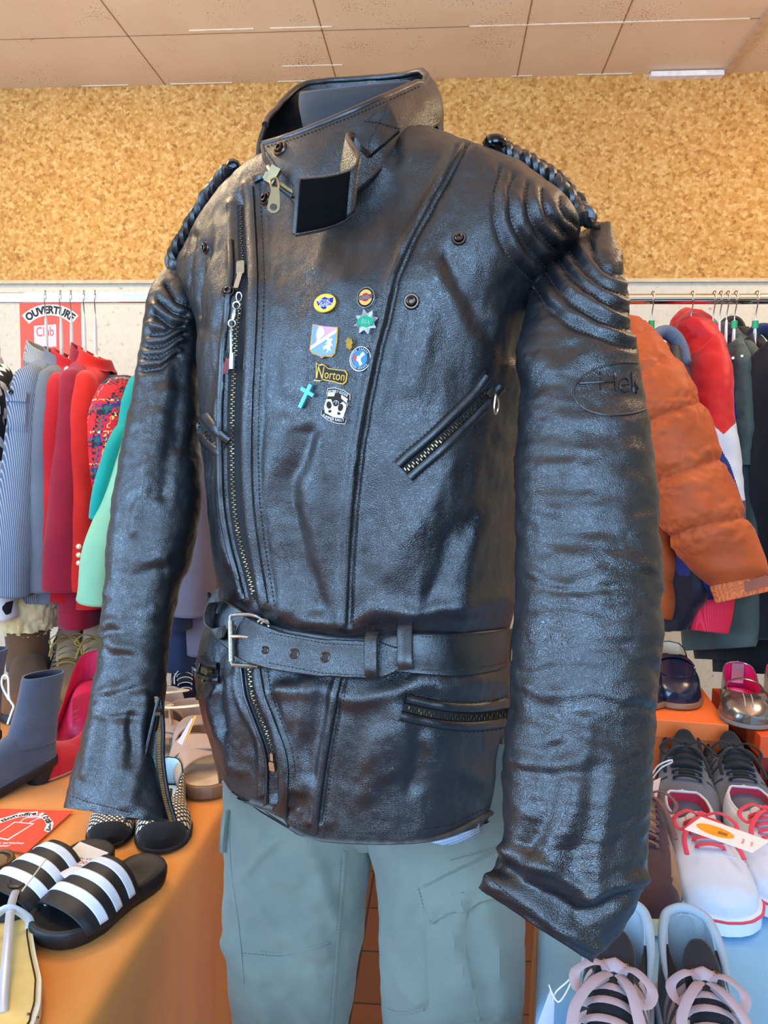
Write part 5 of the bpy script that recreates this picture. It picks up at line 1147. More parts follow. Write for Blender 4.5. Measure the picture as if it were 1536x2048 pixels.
hang('denim_jacket', 'dark blue denim jacket glimpsed behind the leather sleeve', 'jacket', 410, 0, ZL, cloth_mat('dark_denim', (40, 54, 84), 700, .35), L=.7, drop=.2, sl=dict(len=.5, dx=0, du=.02), seed=12)
for px, ps, lb in ((-6, math.radians(22), 'white hanger of the houndstooth coat'), (91, R18, 'white hanger of the pinstripe jacket'), (121, R18, 'white hanger of the plain grey jacket'), (142, R18, 'white hanger of the crimson wool jacket'), (168, R18, 'white hanger of the dark red jacket'), (190, R18, 'white hanger of the scarlet jacket with gold buttons')):
    hanger(px, ps, ZL, lb, .15, 'hangers on the left rail', hw=.11, halfh=.0145)
# -------- right rail
def puff(rows, d, label_parts=None): return rows
def pxloft(rows, nl, nt, depth_half=None, ex=2.3):
    out = []
    for r in rows:
        w = (P(r[0], r[1], r[4]) - P(r[2], r[3], r[5])).length / 2; out.append((*r[:6], r[6] / w))
    return loft(out, nl, nt, ex)
M['orange'] = cloth_mat('orange_nylon', (208, 100, 50), 1200, .12, rough=.55, col2=(190, 86, 40), sheen=.05)
M['orange_rib'] = stripes_mat('orange_elastic', (206, 104, 60), (226, 128, 78), 300, width=.5)
orow = [(1228, 700, 1300, 664, 1.74, 1.76, .05), (1236, 745, 1335, 702, 1.71, 1.72, .065), (1252, 800, 1376, 762, 1.69, 1.69, .075), (1266, 850, 1402, 812, 1.68, 1.68, .08), (1282, 910, 1432, 890, 1.67, 1.67, .08), (1296, 965, 1456, 955, 1.66, 1.66, .08), (1312, 1012, 1474, 1000, 1.65, 1.65, .08),
        (1330, 1062, 1496, 1044, 1.64, 1.64, .078), (1362, 1112, 1516, 1096, 1.64, 1.64, .07), (1398, 1150, 1528, 1136, 1.63, 1.63, .06), (1424, 1172, 1530, 1150, 1.63, 1.63, .05)]
A = pxloft(orow, 200, 120); N_ = orient(A); px, py, _ = proj(A.reshape(-1, 3)); px = px.reshape(A.shape[:2]); py = py.reshape(A.shape[:2])
ds = .003 * fbm(A.reshape(-1, 3), (14, 14, 14), 3, 71).reshape(px.shape)
for l in ([(1240, 770), (1276, 745), (1345, 705)], [(1262, 852), (1300, 838), (1410, 800)], [(1290, 972), (1330, 955), (1458, 912)], [(1330, 1078), (1380, 1062), (1510, 1028)]):
    d, _ = polydist(px, py, l); ds -= .013 * np.exp(-(d / 13) ** 1.2); ds += .0035 * np.exp(-(d / 40) ** 2) * fbm(A.reshape(-1, 3), (45, 45, 45), 2, 72).reshape(px.shape) * 2
og = Vector((rail_x(1256), RY_, .95)); op = root('puffer_jacket', og, 'orange puffer jacket with a fat quilted sleeve and elastic cuff', 'jacket')
mb = MB(); mb.grid(outw(A + N_ * ds[:, :, None]), cv=True, c0=True, c1=True); mb.build('sleeve', M['orange'], op, org=og, sharp=0)
A = pxloft([(1426, 1168, 1526, 1150, 1.63, 1.63, .04), (1426, 1176, 1530, 1156, 1.63, 1.63, .042), (1431, 1190, 1534, 1168, 1.63, 1.63, .04), (1436, 1206, 1540, 1182, 1.63, 1.63, .042)], 24, 100); th_ = np.linspace(0, 2 * PI, 100, endpoint=False)
mb = MB(); mb.grid(outw(A + orient(A) * (.0025 * np.sin(th_ * 26))[None, :, None]), cv=True, c0=True, c1=True); mb.build('cuff', M['orange_rib'], op, org=og, sharp=0)
mb = MB(); f = frame(P(1510, 1168, 1.585), P(1536, 1162, 1.585) - P(1484, 1175, 1.585), CAM - P(1510, 1168, 1.585)); mb.box((0, 0, 0), .001, .001, .001); mb = MB(); mb.prism([(-.027, -.011), (.028, -.011), (.028, .011), (-.027, .011)], 0, .003, f); mb.build('cuff_tab', cloth_mat('faded_brick', (178, 104, 84), 900, .2), op, org=og)
A = pxloft([(1216, 640, 1284, 640, 1.93, 1.93, .07), (1200, 690, 1300, 700, 1.93, 1.93, .17), (1190, 760, 1310, 770, 1.93, 1.93, .2), (1185, 900, 1318, 900, 1.93, 1.93, .2), (1185, 1050, 1326, 1050, 1.93, 1.93, .21), (1186, 1150, 1324, 1150, 1.93, 1.93, .21), (1190, 1225, 1322, 1238, 1.93, 1.93, .2)], 120, 80); ds = .01 * np.abs(np.sin(np.linspace(0, 7 * PI, 120)))[:, None] * np.ones((120, 80))
mb = MB(); mb.grid(outw(A + orient(A) * ds[:, :, None]), cv=True, c0=True, c1=True); mb.build('body', M['orange'], op, org=og, sharp=0)
A = pxloft([(1232, 700, 1292, 690, 1.86, 1.86, .06), (1236, 660, 1288, 664, 1.86, 1.86, .065), (1246, 636, 1282, 640, 1.87, 1.87, .05), (1252, 628, 1276, 632, 1.87, 1.87, .03)], 30, 60); mb = MB(); mb.grid(outw(A), cv=True, c1=True); mb.build('collar', M['orange'], op, org=og, sharp=0)
# red, white and navy puffer
M['puff_red'] = cloth_mat('red_nylon', (222, 26, 34), 1200, .12, rough=.5, col2=(200, 18, 28)); M['puff_white'] = cloth_mat('white_nylon', (226, 232, 240), 1200, .12, rough=.5); M['puff_navy'] = cloth_mat('blue_nylon', (30, 50, 120), 1200, .15, rough=.45)
M['rib_red'] = stripes_mat('red_rib', (206, 34, 60), (224, 54, 76), 300, width=.5)
og = Vector((rail_x(1400), RY_, .95)); rp = root('puffer_jacket', og, 'red, white and navy puffer jacket with a red ribbed cuff', 'jacket')
rrow = [(1378, 720, 1432, 668, 1.82, 1.84, .05), (1372, 770, 1450, 730, 1.79, 1.8, .07), (1366, 850, 1458, 820, 1.77, 1.77, .075), (1362, 950, 1472, 930, 1.75, 1.75, .08), (1356, 1020, 1480, 1000, 1.74, 1.74, .08), (1350, 1100, 1484, 1090, 1.73, 1.73, .075), (1356, 1165, 1478, 1160, 1.73, 1.73, .07), (1372, 1204, 1468, 1196, 1.73, 1.73, .045)]
A = pxloft(rrow, 420, 220); N_ = orient(A); px, py, _ = proj(A.reshape(-1, 3)); sh_ = A.shape[:2]; ds = (.005 * fbm(A.reshape(-1, 3), (12, 12, 12), 3, 75)).reshape(sh_); A = outw(A + N_ * ds[:, :, None])
px, py, _ = proj(A.reshape(-1, 3)); mb = MB(); mb.grid(A, cv=True, c0=True, c1=True)
vtop = np.interp(px, [1380, 1415, 1448, 1470, 1490], [800, 838, 868, 846, 830]); vbot = np.interp(px, [1380, 1415, 1444, 1462, 1484], [850, 880, 898, 930, 1000])
nv = np.where(py < vtop, 0, np.where(py < vbot, 1, 2)); mb.m = [int(nv[f[0]]) for f in mb.f]; mb.build('sleeve', [M['puff_red'], M['puff_white'], M['puff_navy']], rp, org=og, sharp=0)
A = pxloft([(1370, 1194, 1470, 1190, 1.73, 1.73, .045), (1380, 1204, 1466, 1200, 1.73, 1.73, .042), (1382, 1235, 1460, 1238, 1.73, 1.73, .04), (1382, 1260, 1452, 1268, 1.73, 1.73, .04)], 30, 90); mb = MB(); mb.grid(outw(A), cv=True, c0=True, c1=True); mb.build('cuff', M['rib_red'], rp, org=og, sharp=0)
A = pxloft([(1330, 720, 1442, 720, 1.95, 1.95, .16), (1345, 680, 1436, 680, 1.93, 1.93, .10), (1345, 650, 1430, 655, 1.92, 1.92, .08), (1360, 626, 1420, 636, 1.92, 1.92, .06), (1374, 618, 1402, 622, 1.93, 1.93, .03)], 50, 80); A = wrinkle(A, .006, 77, (22, 22, 22)); mb = MB(); mb.grid(A, cv=True, c1=True); mb.build('hood', M['puff_red'], rp, org=og, sharp=0)
A = pxloft([(1335, 715, 1445, 715, 1.97, 1.97, .17), (1330, 850, 1450, 850, 1.98, 1.98, .2), (1330, 1050, 1452, 1050, 1.98, 1.98, .2), (1335, 1180, 1450, 1180, 1.98, 1.98, .2)], 60, 70); mb = MB(); mb.grid(wrinkle(A, .008, 78), cv=True, c0=True, c1=True); mb.build('body', M['puff_navy'], rp, org=og, sharp=0)
# navy jacket with ribbed collar, behind the orange one
og = Vector((rail_x(1312), RY_, .95)); nj = root('navy_jacket', og, 'dark navy jacket with a slate ribbed collar behind the orange puffer', 'jacket')
A = pxloft([(1290, 700, 1360, 720, 1.88, 1.88, .10), (1280, 760, 1372, 800, 1.87, 1.87, .2), (1284, 900, 1380, 900, 1.87, 1.87, .21), (1300, 1050, 1376, 1050, 1.86, 1.86, .2), (1302, 1180, 1376, 1180, 1.86, 1.86, .19), (1306, 1240, 1362, 1232, 1.86, 1.86, .16), (1308, 1264, 1345, 1262, 1.86, 1.86, .13)], 90, 70); mb = MB(); mb.grid(wrinkle(A, .008, 79), cv=True, c0=True, c1=True); mb.build('body', M['navy'], nj, org=og, sharp=0)
mb = MB(); arc = spline([P(1302, 700, 1.80), P(1306, 676, 1.80), P(1328, 664, 1.81), P(1350, 676, 1.81), P(1364, 704, 1.80), P(1368, 732, 1.79)], 40); mb.tube(arc, [.02] * 38 + [.018, .012], 14, flat=.7); mb.build('ribbed_collar', stripes_mat('slate_rib', (82, 92, 114), (104, 114, 134), 300, width=.5, cross=True), nj, org=og)
A = pxloft([(1310, 690, 1355, 690, 1.83, 1.83, .05), (1316, 740, 1372, 760, 1.80, 1.80, .06), (1320, 850, 1390, 860, 1.79, 1.79, .06)], 30, 50); mb = MB(); mb.grid(outw(A), cv=True, c0=True, c1=True); mb.build('sleeve', M['navy'], nj, org=og, sharp=0)
# grey-green jacket
M['sage'] = cloth_mat('grey_green_cotton', (92, 106, 98), 1000, .25, col2=(80, 92, 86)); og = Vector((rail_x(1432), RY_, .9)); gj = root('field_jacket', og, 'grey-green cotton jacket between the red puffer and dark coats', 'jacket')
A = pxloft([(1440, 700, 1474, 676, 1.86, 1.86, .045), (1448, 740, 1488, 716, 1.84, 1.84, .06), (1452, 800, 1494, 790, 1.83, 1.83, .06), (1458, 870, 1496, 866, 1.82, 1.82, .06), (1462, 930, 1494, 930, 1.82, 1.82, .05)], 80, 60); mb = MB(); mb.grid(wrinkle(A, .008, 81, (20, 20, 20)), cv=True, c0=True, c1=True); mb.build('sleeve', M['sage'], gj, org=og, sharp=0)
A = pxloft([(1432, 652, 1462, 654, 1.96, 1.96, .05), (1428, 700, 1476, 700, 1.96, 1.96, .15), (1424, 900, 1484, 900, 1.96, 1.96, .2), (1404, 1100, 1482, 1100, 1.96, 1.96, .2), (1394, 1240, 1480, 1240, 1.95, 1.95, .2), (1396, 1300, 1470, 1296, 1.95, 1.95, .19)], 90, 60); mb = MB(); mb.grid(wrinkle(A, .012, 82), cv=True, c0=True, c1=True); mb.build('body', M['sage'], gj, org=og, sharp=0)
mb = MB(); mb.tube(spline([P(1436, 690, 1.9), P(1438, 662, 1.9), P(1450, 652, 1.9), P(1462, 668, 1.9)], 20), .018, 12, flat=.6); mb.build('collar', cloth_mat('grey_fleece', (128, 122, 120), 900, .6), gj, org=og)
for x, y in ((1466, 716), (1484, 712)):
    mb = MB(); mb.lathe([(.0001, 0), (.004, 0), (.003, .003), (.0001, .003)], P(x, y, 1.775), CAM - P(x, y, 1.775), 12); mb.build('stud', M['nickel'], gj, org=og)
# dark coats
def darkcoat(nm, label, c, rows, brows, colr, seed, cat='coat'):
    m = cloth_mat(nm + '_wool', c, 800, .35); og = Vector((rail_x((brows[0][0] + brows[0][2]) / 2), RY_, .8)); r = root(nm, og, label, cat)
    A = pxloft(rows, 80, 56); mb = MB(); mb.grid(wrinkle(A, .006, seed), cv=True, c0=True, c1=True); mb.build('sleeve', m, r, org=og, sharp=0)
    A = pxloft(brows, 90, 60); mb = MB(); mb.grid(wrinkle(A, .01, seed + 1), cv=True, c0=True, c1=True); mb.build('body', m, r, org=og, sharp=0)
    if colr: mb = MB(); mb.tube(spline([P(*q) for q in colr[0]], 20), .022, 12, flat=.6); mb.build('collar', cloth_mat(nm + '_collar', colr[1], 900, .3), r, org=og)
darkcoat('charcoal_coat', 'charcoal brown coat behind the grey-green jacket', (48, 44, 44), [(1474, 690, 1500, 670, 1.88, 1.88, .04), (1484, 760, 1510, 750, 1.86, 1.86, .05), (1488, 900, 1514, 900, 1.86, 1.86, .05), (1490, 1050, 1516, 1050, 1.86, 1.86, .05)],
         [(1450, 650, 1486, 654, 2.0, 2.0, .06), (1456, 720, 1500, 720, 2.0, 2.0, .18), (1470, 1000, 1512, 1000, 2.0, 2.0, .2), (1400, 1200, 1490, 1200, 2.04, 2.04, .15), (1402, 1318, 1490, 1322, 2.04, 2.04, .12)], ([(1444, 668, 1.98), (1452, 646, 1.98), (1470, 644, 1.98), (1482, 664, 1.98)], (56, 50, 48)), 85)
darkcoat('black_overcoat', 'long black overcoat at the right edge of the frame', (26, 27, 32), [(1496, 720, 1546, 672, 1.80, 1.80, .05), (1502, 780, 1560, 740, 1.77, 1.77, .06), (1508, 900, 1566, 890, 1.76, 1.76, .06), (1512, 1050, 1568, 1040, 1.76, 1.76, .06), (1516, 1180, 1570, 1180, 1.76, 1.76, .06), (1520, 1280, 1572, 1280, 1.76, 1.76, .05)],
         [(1496, 690, 1550, 680, 1.96, 1.96, .08), (1492, 760, 1570, 760, 1.96, 1.96, .2), (1478, 1000, 1572, 1000, 1.96, 1.96, .21), (1468, 1200, 1580, 1200, 1.96, 1.96, .21), (1464, 1345, 1584, 1350, 1.96, 1.96, .21)], ([(1500, 690, 1.9), (1506, 664, 1.9), (1530, 658, 1.9), (1550, 676, 1.9)], (58, 66, 110)), 88)
for px, lb, rg in ((1305, 'green-ringed hanger of the navy jacket', True), (1384, 'hanger hook of the red, white and navy puffer', False), (1428, 'hanger of the grey-green jacket, first of the close row', True), (1441, 'hanger with white stem, second of the close row', False), (1455, 'hanger with white stem, third of the close row', False), (1471, 'green-ringed hanger, last of the close row', True), (1513, 'green-ringed hanger of the black overcoat', True)):
    hanger(px, 0, ZR, lb, .12, 'hangers on the right rail', ring=rg, hw=.05)

# poster on the wall
YW = WALL_Y - .002; a = Wy(39, 606, YW); w_ = Wy(161, 606, YW).x - a.x; h_ = w_ * 1.41
po = Vector((a.x + w_ / 2, YW, a.z - h_ / 2)); ps = root('poster', po, 'red-orange opening poster taped to the wall behind the left rail', 'poster')
fm = frame(po, (1, 0, 0), (0, -1, 0)); M['poster'] = plain('orange_red_print', (232, 84, 56), .5)
mb = MB(); mb.prism([(-w_ / 2, -h_ / 2), (w_ / 2, -h_ / 2), (w_ / 2, h_ / 2), (-w_ / 2, h_ / 2)], -.0005, .0005, fm); mb.build('sheet', M['poster'], ps, org=po, smooth=False)
R0 = w_ * .62; top = h_ / 2 - .002
def arcband(r0, r1, a0, a1, cy, n=30): return [(r1 * math.sin(t), cy + r1 * math.cos(t)) for t in np.linspace(a0, a1, n)] + [(r0 * math.sin(t), cy + r0 * math.cos(t)) for t in np.linspace(a1, a0, n)]
mb = MB(); mb.prism(arcband(R0 - .024, R0 + .016, -.74, .74, top - R0 - .018), .0004, .0009, fm); mb.build('white_band', M['white'], ps, org=po, smooth=False)
mb = MB(); add_text(mb, 'OUVERTURE', fm, R0 * 1.36, .030, 0, top - .022, 0, .0009, arc=R0, bold=.05); mb.build('lettering', M['ink'], ps, org=po)
mb = MB(); mb.prism([(-.062, .00), (.022, .006), (.022, .086), (-.062, .080)], .0004, .0010, fm); mb.build('pink_card', plain('pink_print', (244, 204, 200), .5), ps, org=po, smooth=False)
mb = MB(); add_text(mb, 'Club', fm, .066, .034, -.02, .060, .06, .0010); mb.build('lettering', plain('red_print', (206, 64, 60), .5), ps, org=po)

# ================================================================== tables
TZ = .75
def tb(px, py, z=TZ): return T(px, py, z)
M['orange_cloth'] = cloth_mat('ochre_orange_tablecloth', (255, 168, 74), 1100, .2, col2=(248, 154, 62), vs=5); M['blue_cloth'] = cloth_mat('pale_blue_tablecloth', (146, 206, 250), 1100, .2, col2=(132, 194, 242), vs=5)
M['tan_cloth'] = cloth_mat('tan_skirt_cloth', (176, 132, 72), 1100, .2, col2=(160, 116, 60), vs=5); M['ply'] = mat('table_laminate', (190, 170, 140), .5)
def table(label, p0, p1, side, width, z):
    """p0 near, p1 far point of the visible edge; the top extends to the given side"""
    d = (p1 - p0).normalized(); n = Vector((d.y, -d.x, 0)) * side; c = (p0 + p1) / 2 + n * width / 2; r = root('folding_table', (c.x, c.y, 0), label, 'table'); og = (c.x, c.y, 0)
    Rm = Matrix((d, n, Vector((0, 0, 1)))).transposed(); L = (p1 - p0).length
    if Rm.determinant() < 0: Rm = Matrix((d, -n, Vector((0, 0, 1)))).transposed()
    mb = MB(); mb.box(Vector((c.x, c.y, z - .018)), L - .03, width - .03, .025, Rm); mb.build('table_top', M['ply'], r, org=og, smooth=False)
    for a in (-1, 1):
        for b in (-1, 1):
            q = c + d * a * (L / 2 - .12) + n * b * (width / 2 - .1); mb = MB(); mb.tube([(q.x, q.y, 0), (q.x, q.y, z - .03)], .014, 12); mb.build('leg', M['black'], r, org=og)
    return d, n
def cloth(nm, label, p0, p1, side, width, z, drop, m, seed, wave=.018, far_drop=True, m2=None, top=True):
    d = (p1 - p0).normalized(); n = Vector((d.y, -d.x, 0)) * side; L = (p1 - p0).length; nu = 170
    prof = [(width + .02, -.30), (width + .015, -.06), (width, 0)] + [(x, 0) for x in np.linspace(width - .02, .02, 26)] + [(.006, -.0005), (.0, -.004), (-.004, -.012)] + [(-.005, -.012 - k) for k in np.linspace(.02, drop, 34)]
    A = np.zeros((nu, len(prof), 3)); us = np.linspace(0, L, nu)
    for j, (w, h) in enumerate(prof):
        hang_ = max(0, -h - .012) if j > 10 else 0
        for i, u_ in enumerate(us):
            f = noise.noise(Vector((u_ * 7 + seed, seed, hang_ * .8))) * 1.0 + .6 * noise.noise(Vector((u_ * 17 + seed, 3.1, hang_ * 1.2)))
            q = p0 + d * u_ + n * (w - (wave * f * min(1, hang_ * 4) + .02 * min(1, hang_ * 3) * 0)); zz = z + .0025 + h
            if j > 2 and h == 0: zz += .0022 * max(0, noise.noise(Vector((q.x * 9 + seed, q.y * 9, .5)))) + .004 * max(0, noise.noise(Vector((q.x * 3 + seed, q.y * 3, 4.5))) - .15)
            A[i, j] = (q.x, q.y, zz)
    mb = MB(); mb.grid(A); c = A.reshape(-1, 3).mean(0); og = Vector((c[0], c[1], z)); o = mb.build(nm, m, org=og, sharp=0); tag(o, label, 'tablecloth'); mod_solid(o, .0015, 0); return d, n
e0, e1_, e2_ = tb(452, 1600), tb(270, 1872), tb(170, 2048)
dl = (e0 - e2_).normalized(); L0 = e2_ - dl * .35; L1 = e0 + dl * .62
table('folding table on the left under the orange cloth', L0, L1, -1, 1.0, TZ - .004); cloth('tablecloth', 'ochre orange tablecloth draped over the left table', L0, L1, -1, 1.02, TZ - .002, .66, M['orange_cloth'], 3.3)
r0, r1 = tb(1079, 2048), tb(1083, 1880); dr = (r1 - r0).normalized(); Q0 = r0 - dr * .4; Q1 = r1 + dr * .92
table('folding table on the right under the pale blue cloth', Q0, Q1, 1, 1.0, TZ - .006)
cloth('tablecloth', 'tan skirt cloth hanging down the side of the right table', Q0, Q1, 1, 1.0, TZ - .006, .68, M['tan_cloth'], 8.1)
cloth('tablecloth', 'pale blue cloth on top of the right table', Q0 + Vector((.001, 0, 0)), Q1, 1, 1.0, TZ - .002, .008, M['blue_cloth'], 5.7, wave=0)

# ================================================================== shoes
SIZES = []
def shoe_root(nm, label, cat, toe, heel, L, z=TZ, grp=None):
    t, h = tb(*toe, z=z), tb(*heel, z=z); d = (t - h).normalized(); k = (t - h).length / L
    r = root(nm, (h.x, h.y, z + .0035), label, cat, grp, rz=math.atan2(d.y, d.x), world=False); r.scale = (k, k, k); SIZES.append((nm, round((t - h).length, 3), round(k, 2))); return r
WF = [(0, 0), (.012, .30), (.04, .52), (.10, .68), (.2, .74), (.38, .74), (.52, .84), (.68, 1.0), (.82, .96), (.91, .80), (.965, .56), (.99, .30), (1, 0)]
POINTED = [(0, 0), (.012, .30), (.04, .5), (.10, .64), (.2, .70), (.4, .72), (.55, .86), (.68, .98), (.8, .84), (.9, .54), (.96, .28), (1, 0)]
def wfun(s, W, tab=WF): return np.interp(s, [a for a, _ in tab], [b for _, b in tab]) * W / 2
def ss(n): return .5 - .5 * np.cos(np.linspace(0, PI, n))
def outline(L, W, off=0.0, tab=WF, n=46):
    s = ss(n); w = wfun(s, W, tab); up = [(x * (L + 2 * off) - off, y + off * min(1, 8 * min(a, 1 - a) + .001)) for x, y, a in zip(s, w, s)]; return up + [(x, -y) for x, y in up[-2:0:-1]]
def sole(r, L, W, t, m, off=.003, tab=WF, rise=None, nm='sole', z0=0.0, taper=.0):
    """sole slab following the foot outline; rise(s) lifts it along its length"""
    o = outline(L, W, off, tab); rows = []
    for sc, z in ((.96, 0), (1, .003), (1 - taper, t - .002), (.985 - taper, t), (.5, t), (.02, t)):
        rows.append([((x - L / 2) * sc + L / 2, y * sc, z0 + z + (rise(np.clip(x / L, 0, 1)) if rise else 0)) for x, y in o])
    mb = MB(); mb.grid(np.array(rows), cv=True, c0=True, c1=True); return mb.build(nm, m, r, sharp=50)
def upper(r, L, W, top, op, m, zb=.02, ow=.62, tab=WF, inner=None, n=64, k=20, a=.75, b=.8, thick=.0025, rise=None, zones=None, nm='upper', ofun=None):
    """shoe upper: top = [(s,h)] rim or vamp height; op=(s0,s1) the foot opening"""
    s_ = ss(n); tp = smooth_interp(s_, [q[0] for q in top], [q[1] for q in top])[:, 0]; w = wfun(s_, W, tab)
    def o_(s):
        if op is None or s <= op[0] or s >= op[1]: return 0
        x = (s - op[0]) / (op[1] - op[0]); return min(wfun(s, W, tab) * ow, wfun(.2, W, tab) * ow * (math.sin(PI * min(1, x ** .55)) ** .6 if not ofun else ofun(x)))
    def pt(s, side, ph, i=None):
        hw = float(wfun(s, W, tab)); h = float(np.interp(s, s_, tp)); oo = o_(s); c = math.cos(ph) ** a; q = math.sin(ph) ** b
        return Vector((s * L, side * (oo + (hw - oo) * c), zb + (rise(s) if rise else 0) + h * q))
    mb = MB(); mm = []
    for side in (1, -1):
        A = np.array([[tuple(pt(s, side, ph)) for ph in np.linspace(0, PI / 2, k)] for s in s_])
        if side < 0: A = A[:, ::-1]
        n0 = len(mb.f); mb.grid(A)
        if zones:
            for fi in range(n0, len(mb.f)):
                f = mb.f[fi]; x = sum(mb.v[i][0] for i in f) / 4 / L; z = sum(mb.v[i][2] for i in f) / 4; y = sum(mb.v[i][1] for i in f) / 4; mb.m[fi] = zones(x, y, z)
    # weld the ridge
    ms = m if isinstance(m, (list, tuple)) else [m]; nz = len(ms); ms = list(ms) + [inner or ms[0]] * nz
    o = mb.build(nm, ms, r, sharp=0)
    bmh = bmesh.new(); bmh.from_mesh(o.data); bmesh.ops.remove_doubles(bmh, verts=bmh.verts, dist=.00005); bmesh.ops.recalc_face_normals(bmh, faces=bmh.faces)
    cx = sum((f.normal.dot(f.calc_center_median() - Vector((L / 2, 0, 0))) for f in bmh.faces)); 
    if cx < 0: bmesh.ops.reverse_faces(bmh, faces=bmh.faces)
    bmh.to_mesh(o.data); bmh.free(); mod_solid(o, thick, -1, nz); mod_sub(o, 1)
    def surf(s, y):
        hw = float(wfun(s, W, tab)); oo = o_(s); c = min(1, max(0, (abs(y) - oo) / max(1e-6, hw - oo))); ph = math.acos(min(1, c ** (1 / a))); return pt(s, 1 if y >= 0 else -1, ph)
    return surf
def insole(r, L, W, z, m, tab=WF, rise=None, sc=.86, nm='insole'):
    o = outline(L, W, 0, tab, 30); mb = MB(); rows = [[((x - L / 2) * q + L / 2, y * q, z + (rise(np.clip(x / L, 0, 1)) if rise else 0)) for x, y in o] for q in (sc, .4, .02)]; mb.grid(np.array(rows), cv=True, c1=True); return mb.build(nm, m, r)
def lace_set(r, surf, L, W, s0, s1, n, rad, m, hw=.2, flat=.45, bow=True, tails=True, lift=.002, seed=1):
    mb = MB(); rn = random.Random(seed); ev = []
    for i, s in enumerate(np.linspace(s0, s1, n)):
        y = W * hw * (1.05 - .25 * i / max(1, n - 1)); sgn = 1 if i % 2 else -1
        pts = [surf(s - .012 * sgn * 0, yy) + Vector((0, 0, lift + .003 * math.cos(yy / y * PI / 2))) for yy in np.linspace(-y, y, 9)]
        pts = [pts[0] + Vector((.002, 0, -.003))] + pts + [pts[-1] + Vector((.002, 0, -.003))]
        mb.tube(pts, rad, 8, flat=flat, up=(0, 0, 1))
    mb.build('lace_rows', m, r)
    if bow:
        c = surf(s0 - .02, 0) + Vector((0, 0, .008)); 
        for sg in (1, -1):
            mb = MB(); k = W * .33
            fl_ = .22 if rad > .005 else .5; mb.tube(spline([c, c + Vector((.01, sg * k * .6, .012)), c + Vector((.02, sg * k * 1.15, .002)), c + Vector((.035, sg * k * .95, -.006)), c + Vector((.02, sg * k * .4, .0)), c], 30), rad, 8, flat=fl_, up=(0, 0, 1)); mb.build('lace_bow', m, r)
            mb = MB(); mb.tube(spline([c, c + Vector((.03, sg * k * .5, .006)), c + Vector((.06, sg * k * (.8 + .2 * rn.random()), -.004)), c + Vector((.085, sg * k * 1.0, -.018))], 24), rad, 8, flat=fl_, up=(0, 0, 1)); mb.build('lace_end', m, r)
        mb = MB(); mb.tube([c - Vector((0, rad * 2, 0)), c + Vector((0, 0, rad)), c + Vector((0, rad * 2, 0))], rad * 1.5, 8); mb.build('lace_knot', m, r)
def tongue(r, surf, L, W, s0, s1, z, m, w=.34):
    mb = MB(); G = []
    for s in np.linspace(s0, s1, 10):
        b = surf(max(s, s1 * .0 + s), 0); G.append([tuple(Vector((s * L, y, z + (s - s0) * 0)) ) for y in np.linspace(-W * w / 2, W * w / 2, 6)])
    mb.grid(np.array(G)); o = mb.build('tongue', m, r); mod_solid(o, .004); return o
def tongue_flap(r, L, W, pts, m, w=.36):
    """padded tongue: centre-line (s,z) with rounded top"""
    c = spline([(s * L, 0, z) for s, z in pts], 14); G = []
    for i, p in enumerate(c):
        hw = W * w / 2 * (math.sin(min(1, (i + 1) / 4) * PI / 2) if i < 4 else 1); G.append([(p[0], y, p[2] - .25 * y * y / hw * 1.5) for y in np.linspace(-hw, hw, 9)])
    mb = MB(); mb.grid(np.array(G)); o = mb.build('tongue', m, r); mod_solid(o, .005, 0); mod_sub(o, 1)

C = lambda n, c, r=.7, **k: mat(n, c, r, **k)
M['rubber_white'] = C('white_rubber', (218, 222, 228), .5, var=.04); M['rubber_black'] = C('black_rubber', (16, 17, 20), .55, var=.15, bump=.2, bs=900); M['eva'] = C('black_foam', (20, 21, 25), .5, var=.1, bump=.15, bs=1200)
M['canvas_white'] = cloth_mat('white_canvas', (232, 234, 242), 1600, .3, col2=(222, 226, 238)); M['coral'] = cloth_mat('coral_canvas', (240, 66, 92), 1600, .3); M['neon'] = cloth_mat('neon_coral_lace', (255, 78, 96), 1800, .3)
M['grey_mesh'] = cloth_mat('grey_mesh', (122, 126, 140), 1800, .6, col2=(108, 112, 128)); M['black_mesh'] = cloth_mat('black_mesh', (24, 26, 32), 1600, .5); M['lace_black'] = cloth_mat('black_lace', (20, 24, 30), 1800, .3)
M['suede_grey'] = cloth_mat('grey_suede', (84, 90, 104), 500, .4, col2=(70, 76, 92), vs=18, sheen=.3); M['suede_red'] = cloth_mat('red_suede', (206, 14, 30), 500, .35, col2=(190, 8, 24), sheen=.3); M['pink_in'] = C('pink_lining', (206, 40, 88), .5)
M['beige'] = cloth_mat('beige_suede', (206, 168, 140), 500, .35, col2=(190, 150, 122), sheen=.2); M['tan_suede'] = cloth_mat('tan_suede', (172, 128, 82), 500, .4, col2=(150, 106, 64), sheen=.2); M['chestnut'] = cloth_mat('chestnut_suede', (134, 92, 56), 400, .4, col2=(112, 74, 44), sheen=.2)
M['fleece'] = cloth_mat('cream_fleece', (240, 222, 172), 160, 1.0, col2=(226, 196, 132), vs=30, sheen=.4); M['navy_leather'] = C('navy_leather', (22, 30, 52), .22, var=.15, spec=.6); M['metal_leather'] = C('pewter_leather', (150, 142, 138), .22, metal=.85, var=.12, vs=30)
M['hotpink'] = C('hot_pink_lining', (214, 18, 92), .45, var=.1); M['cream_leather'] = C('cream_leather', (226, 218, 190), .4, var=.08); M['pearl'] = C('pearl_leather', (186, 184, 184), .35, var=.06, metal=.2); M['tan_in'] = C('tan_insole', (206, 182, 150), .6)
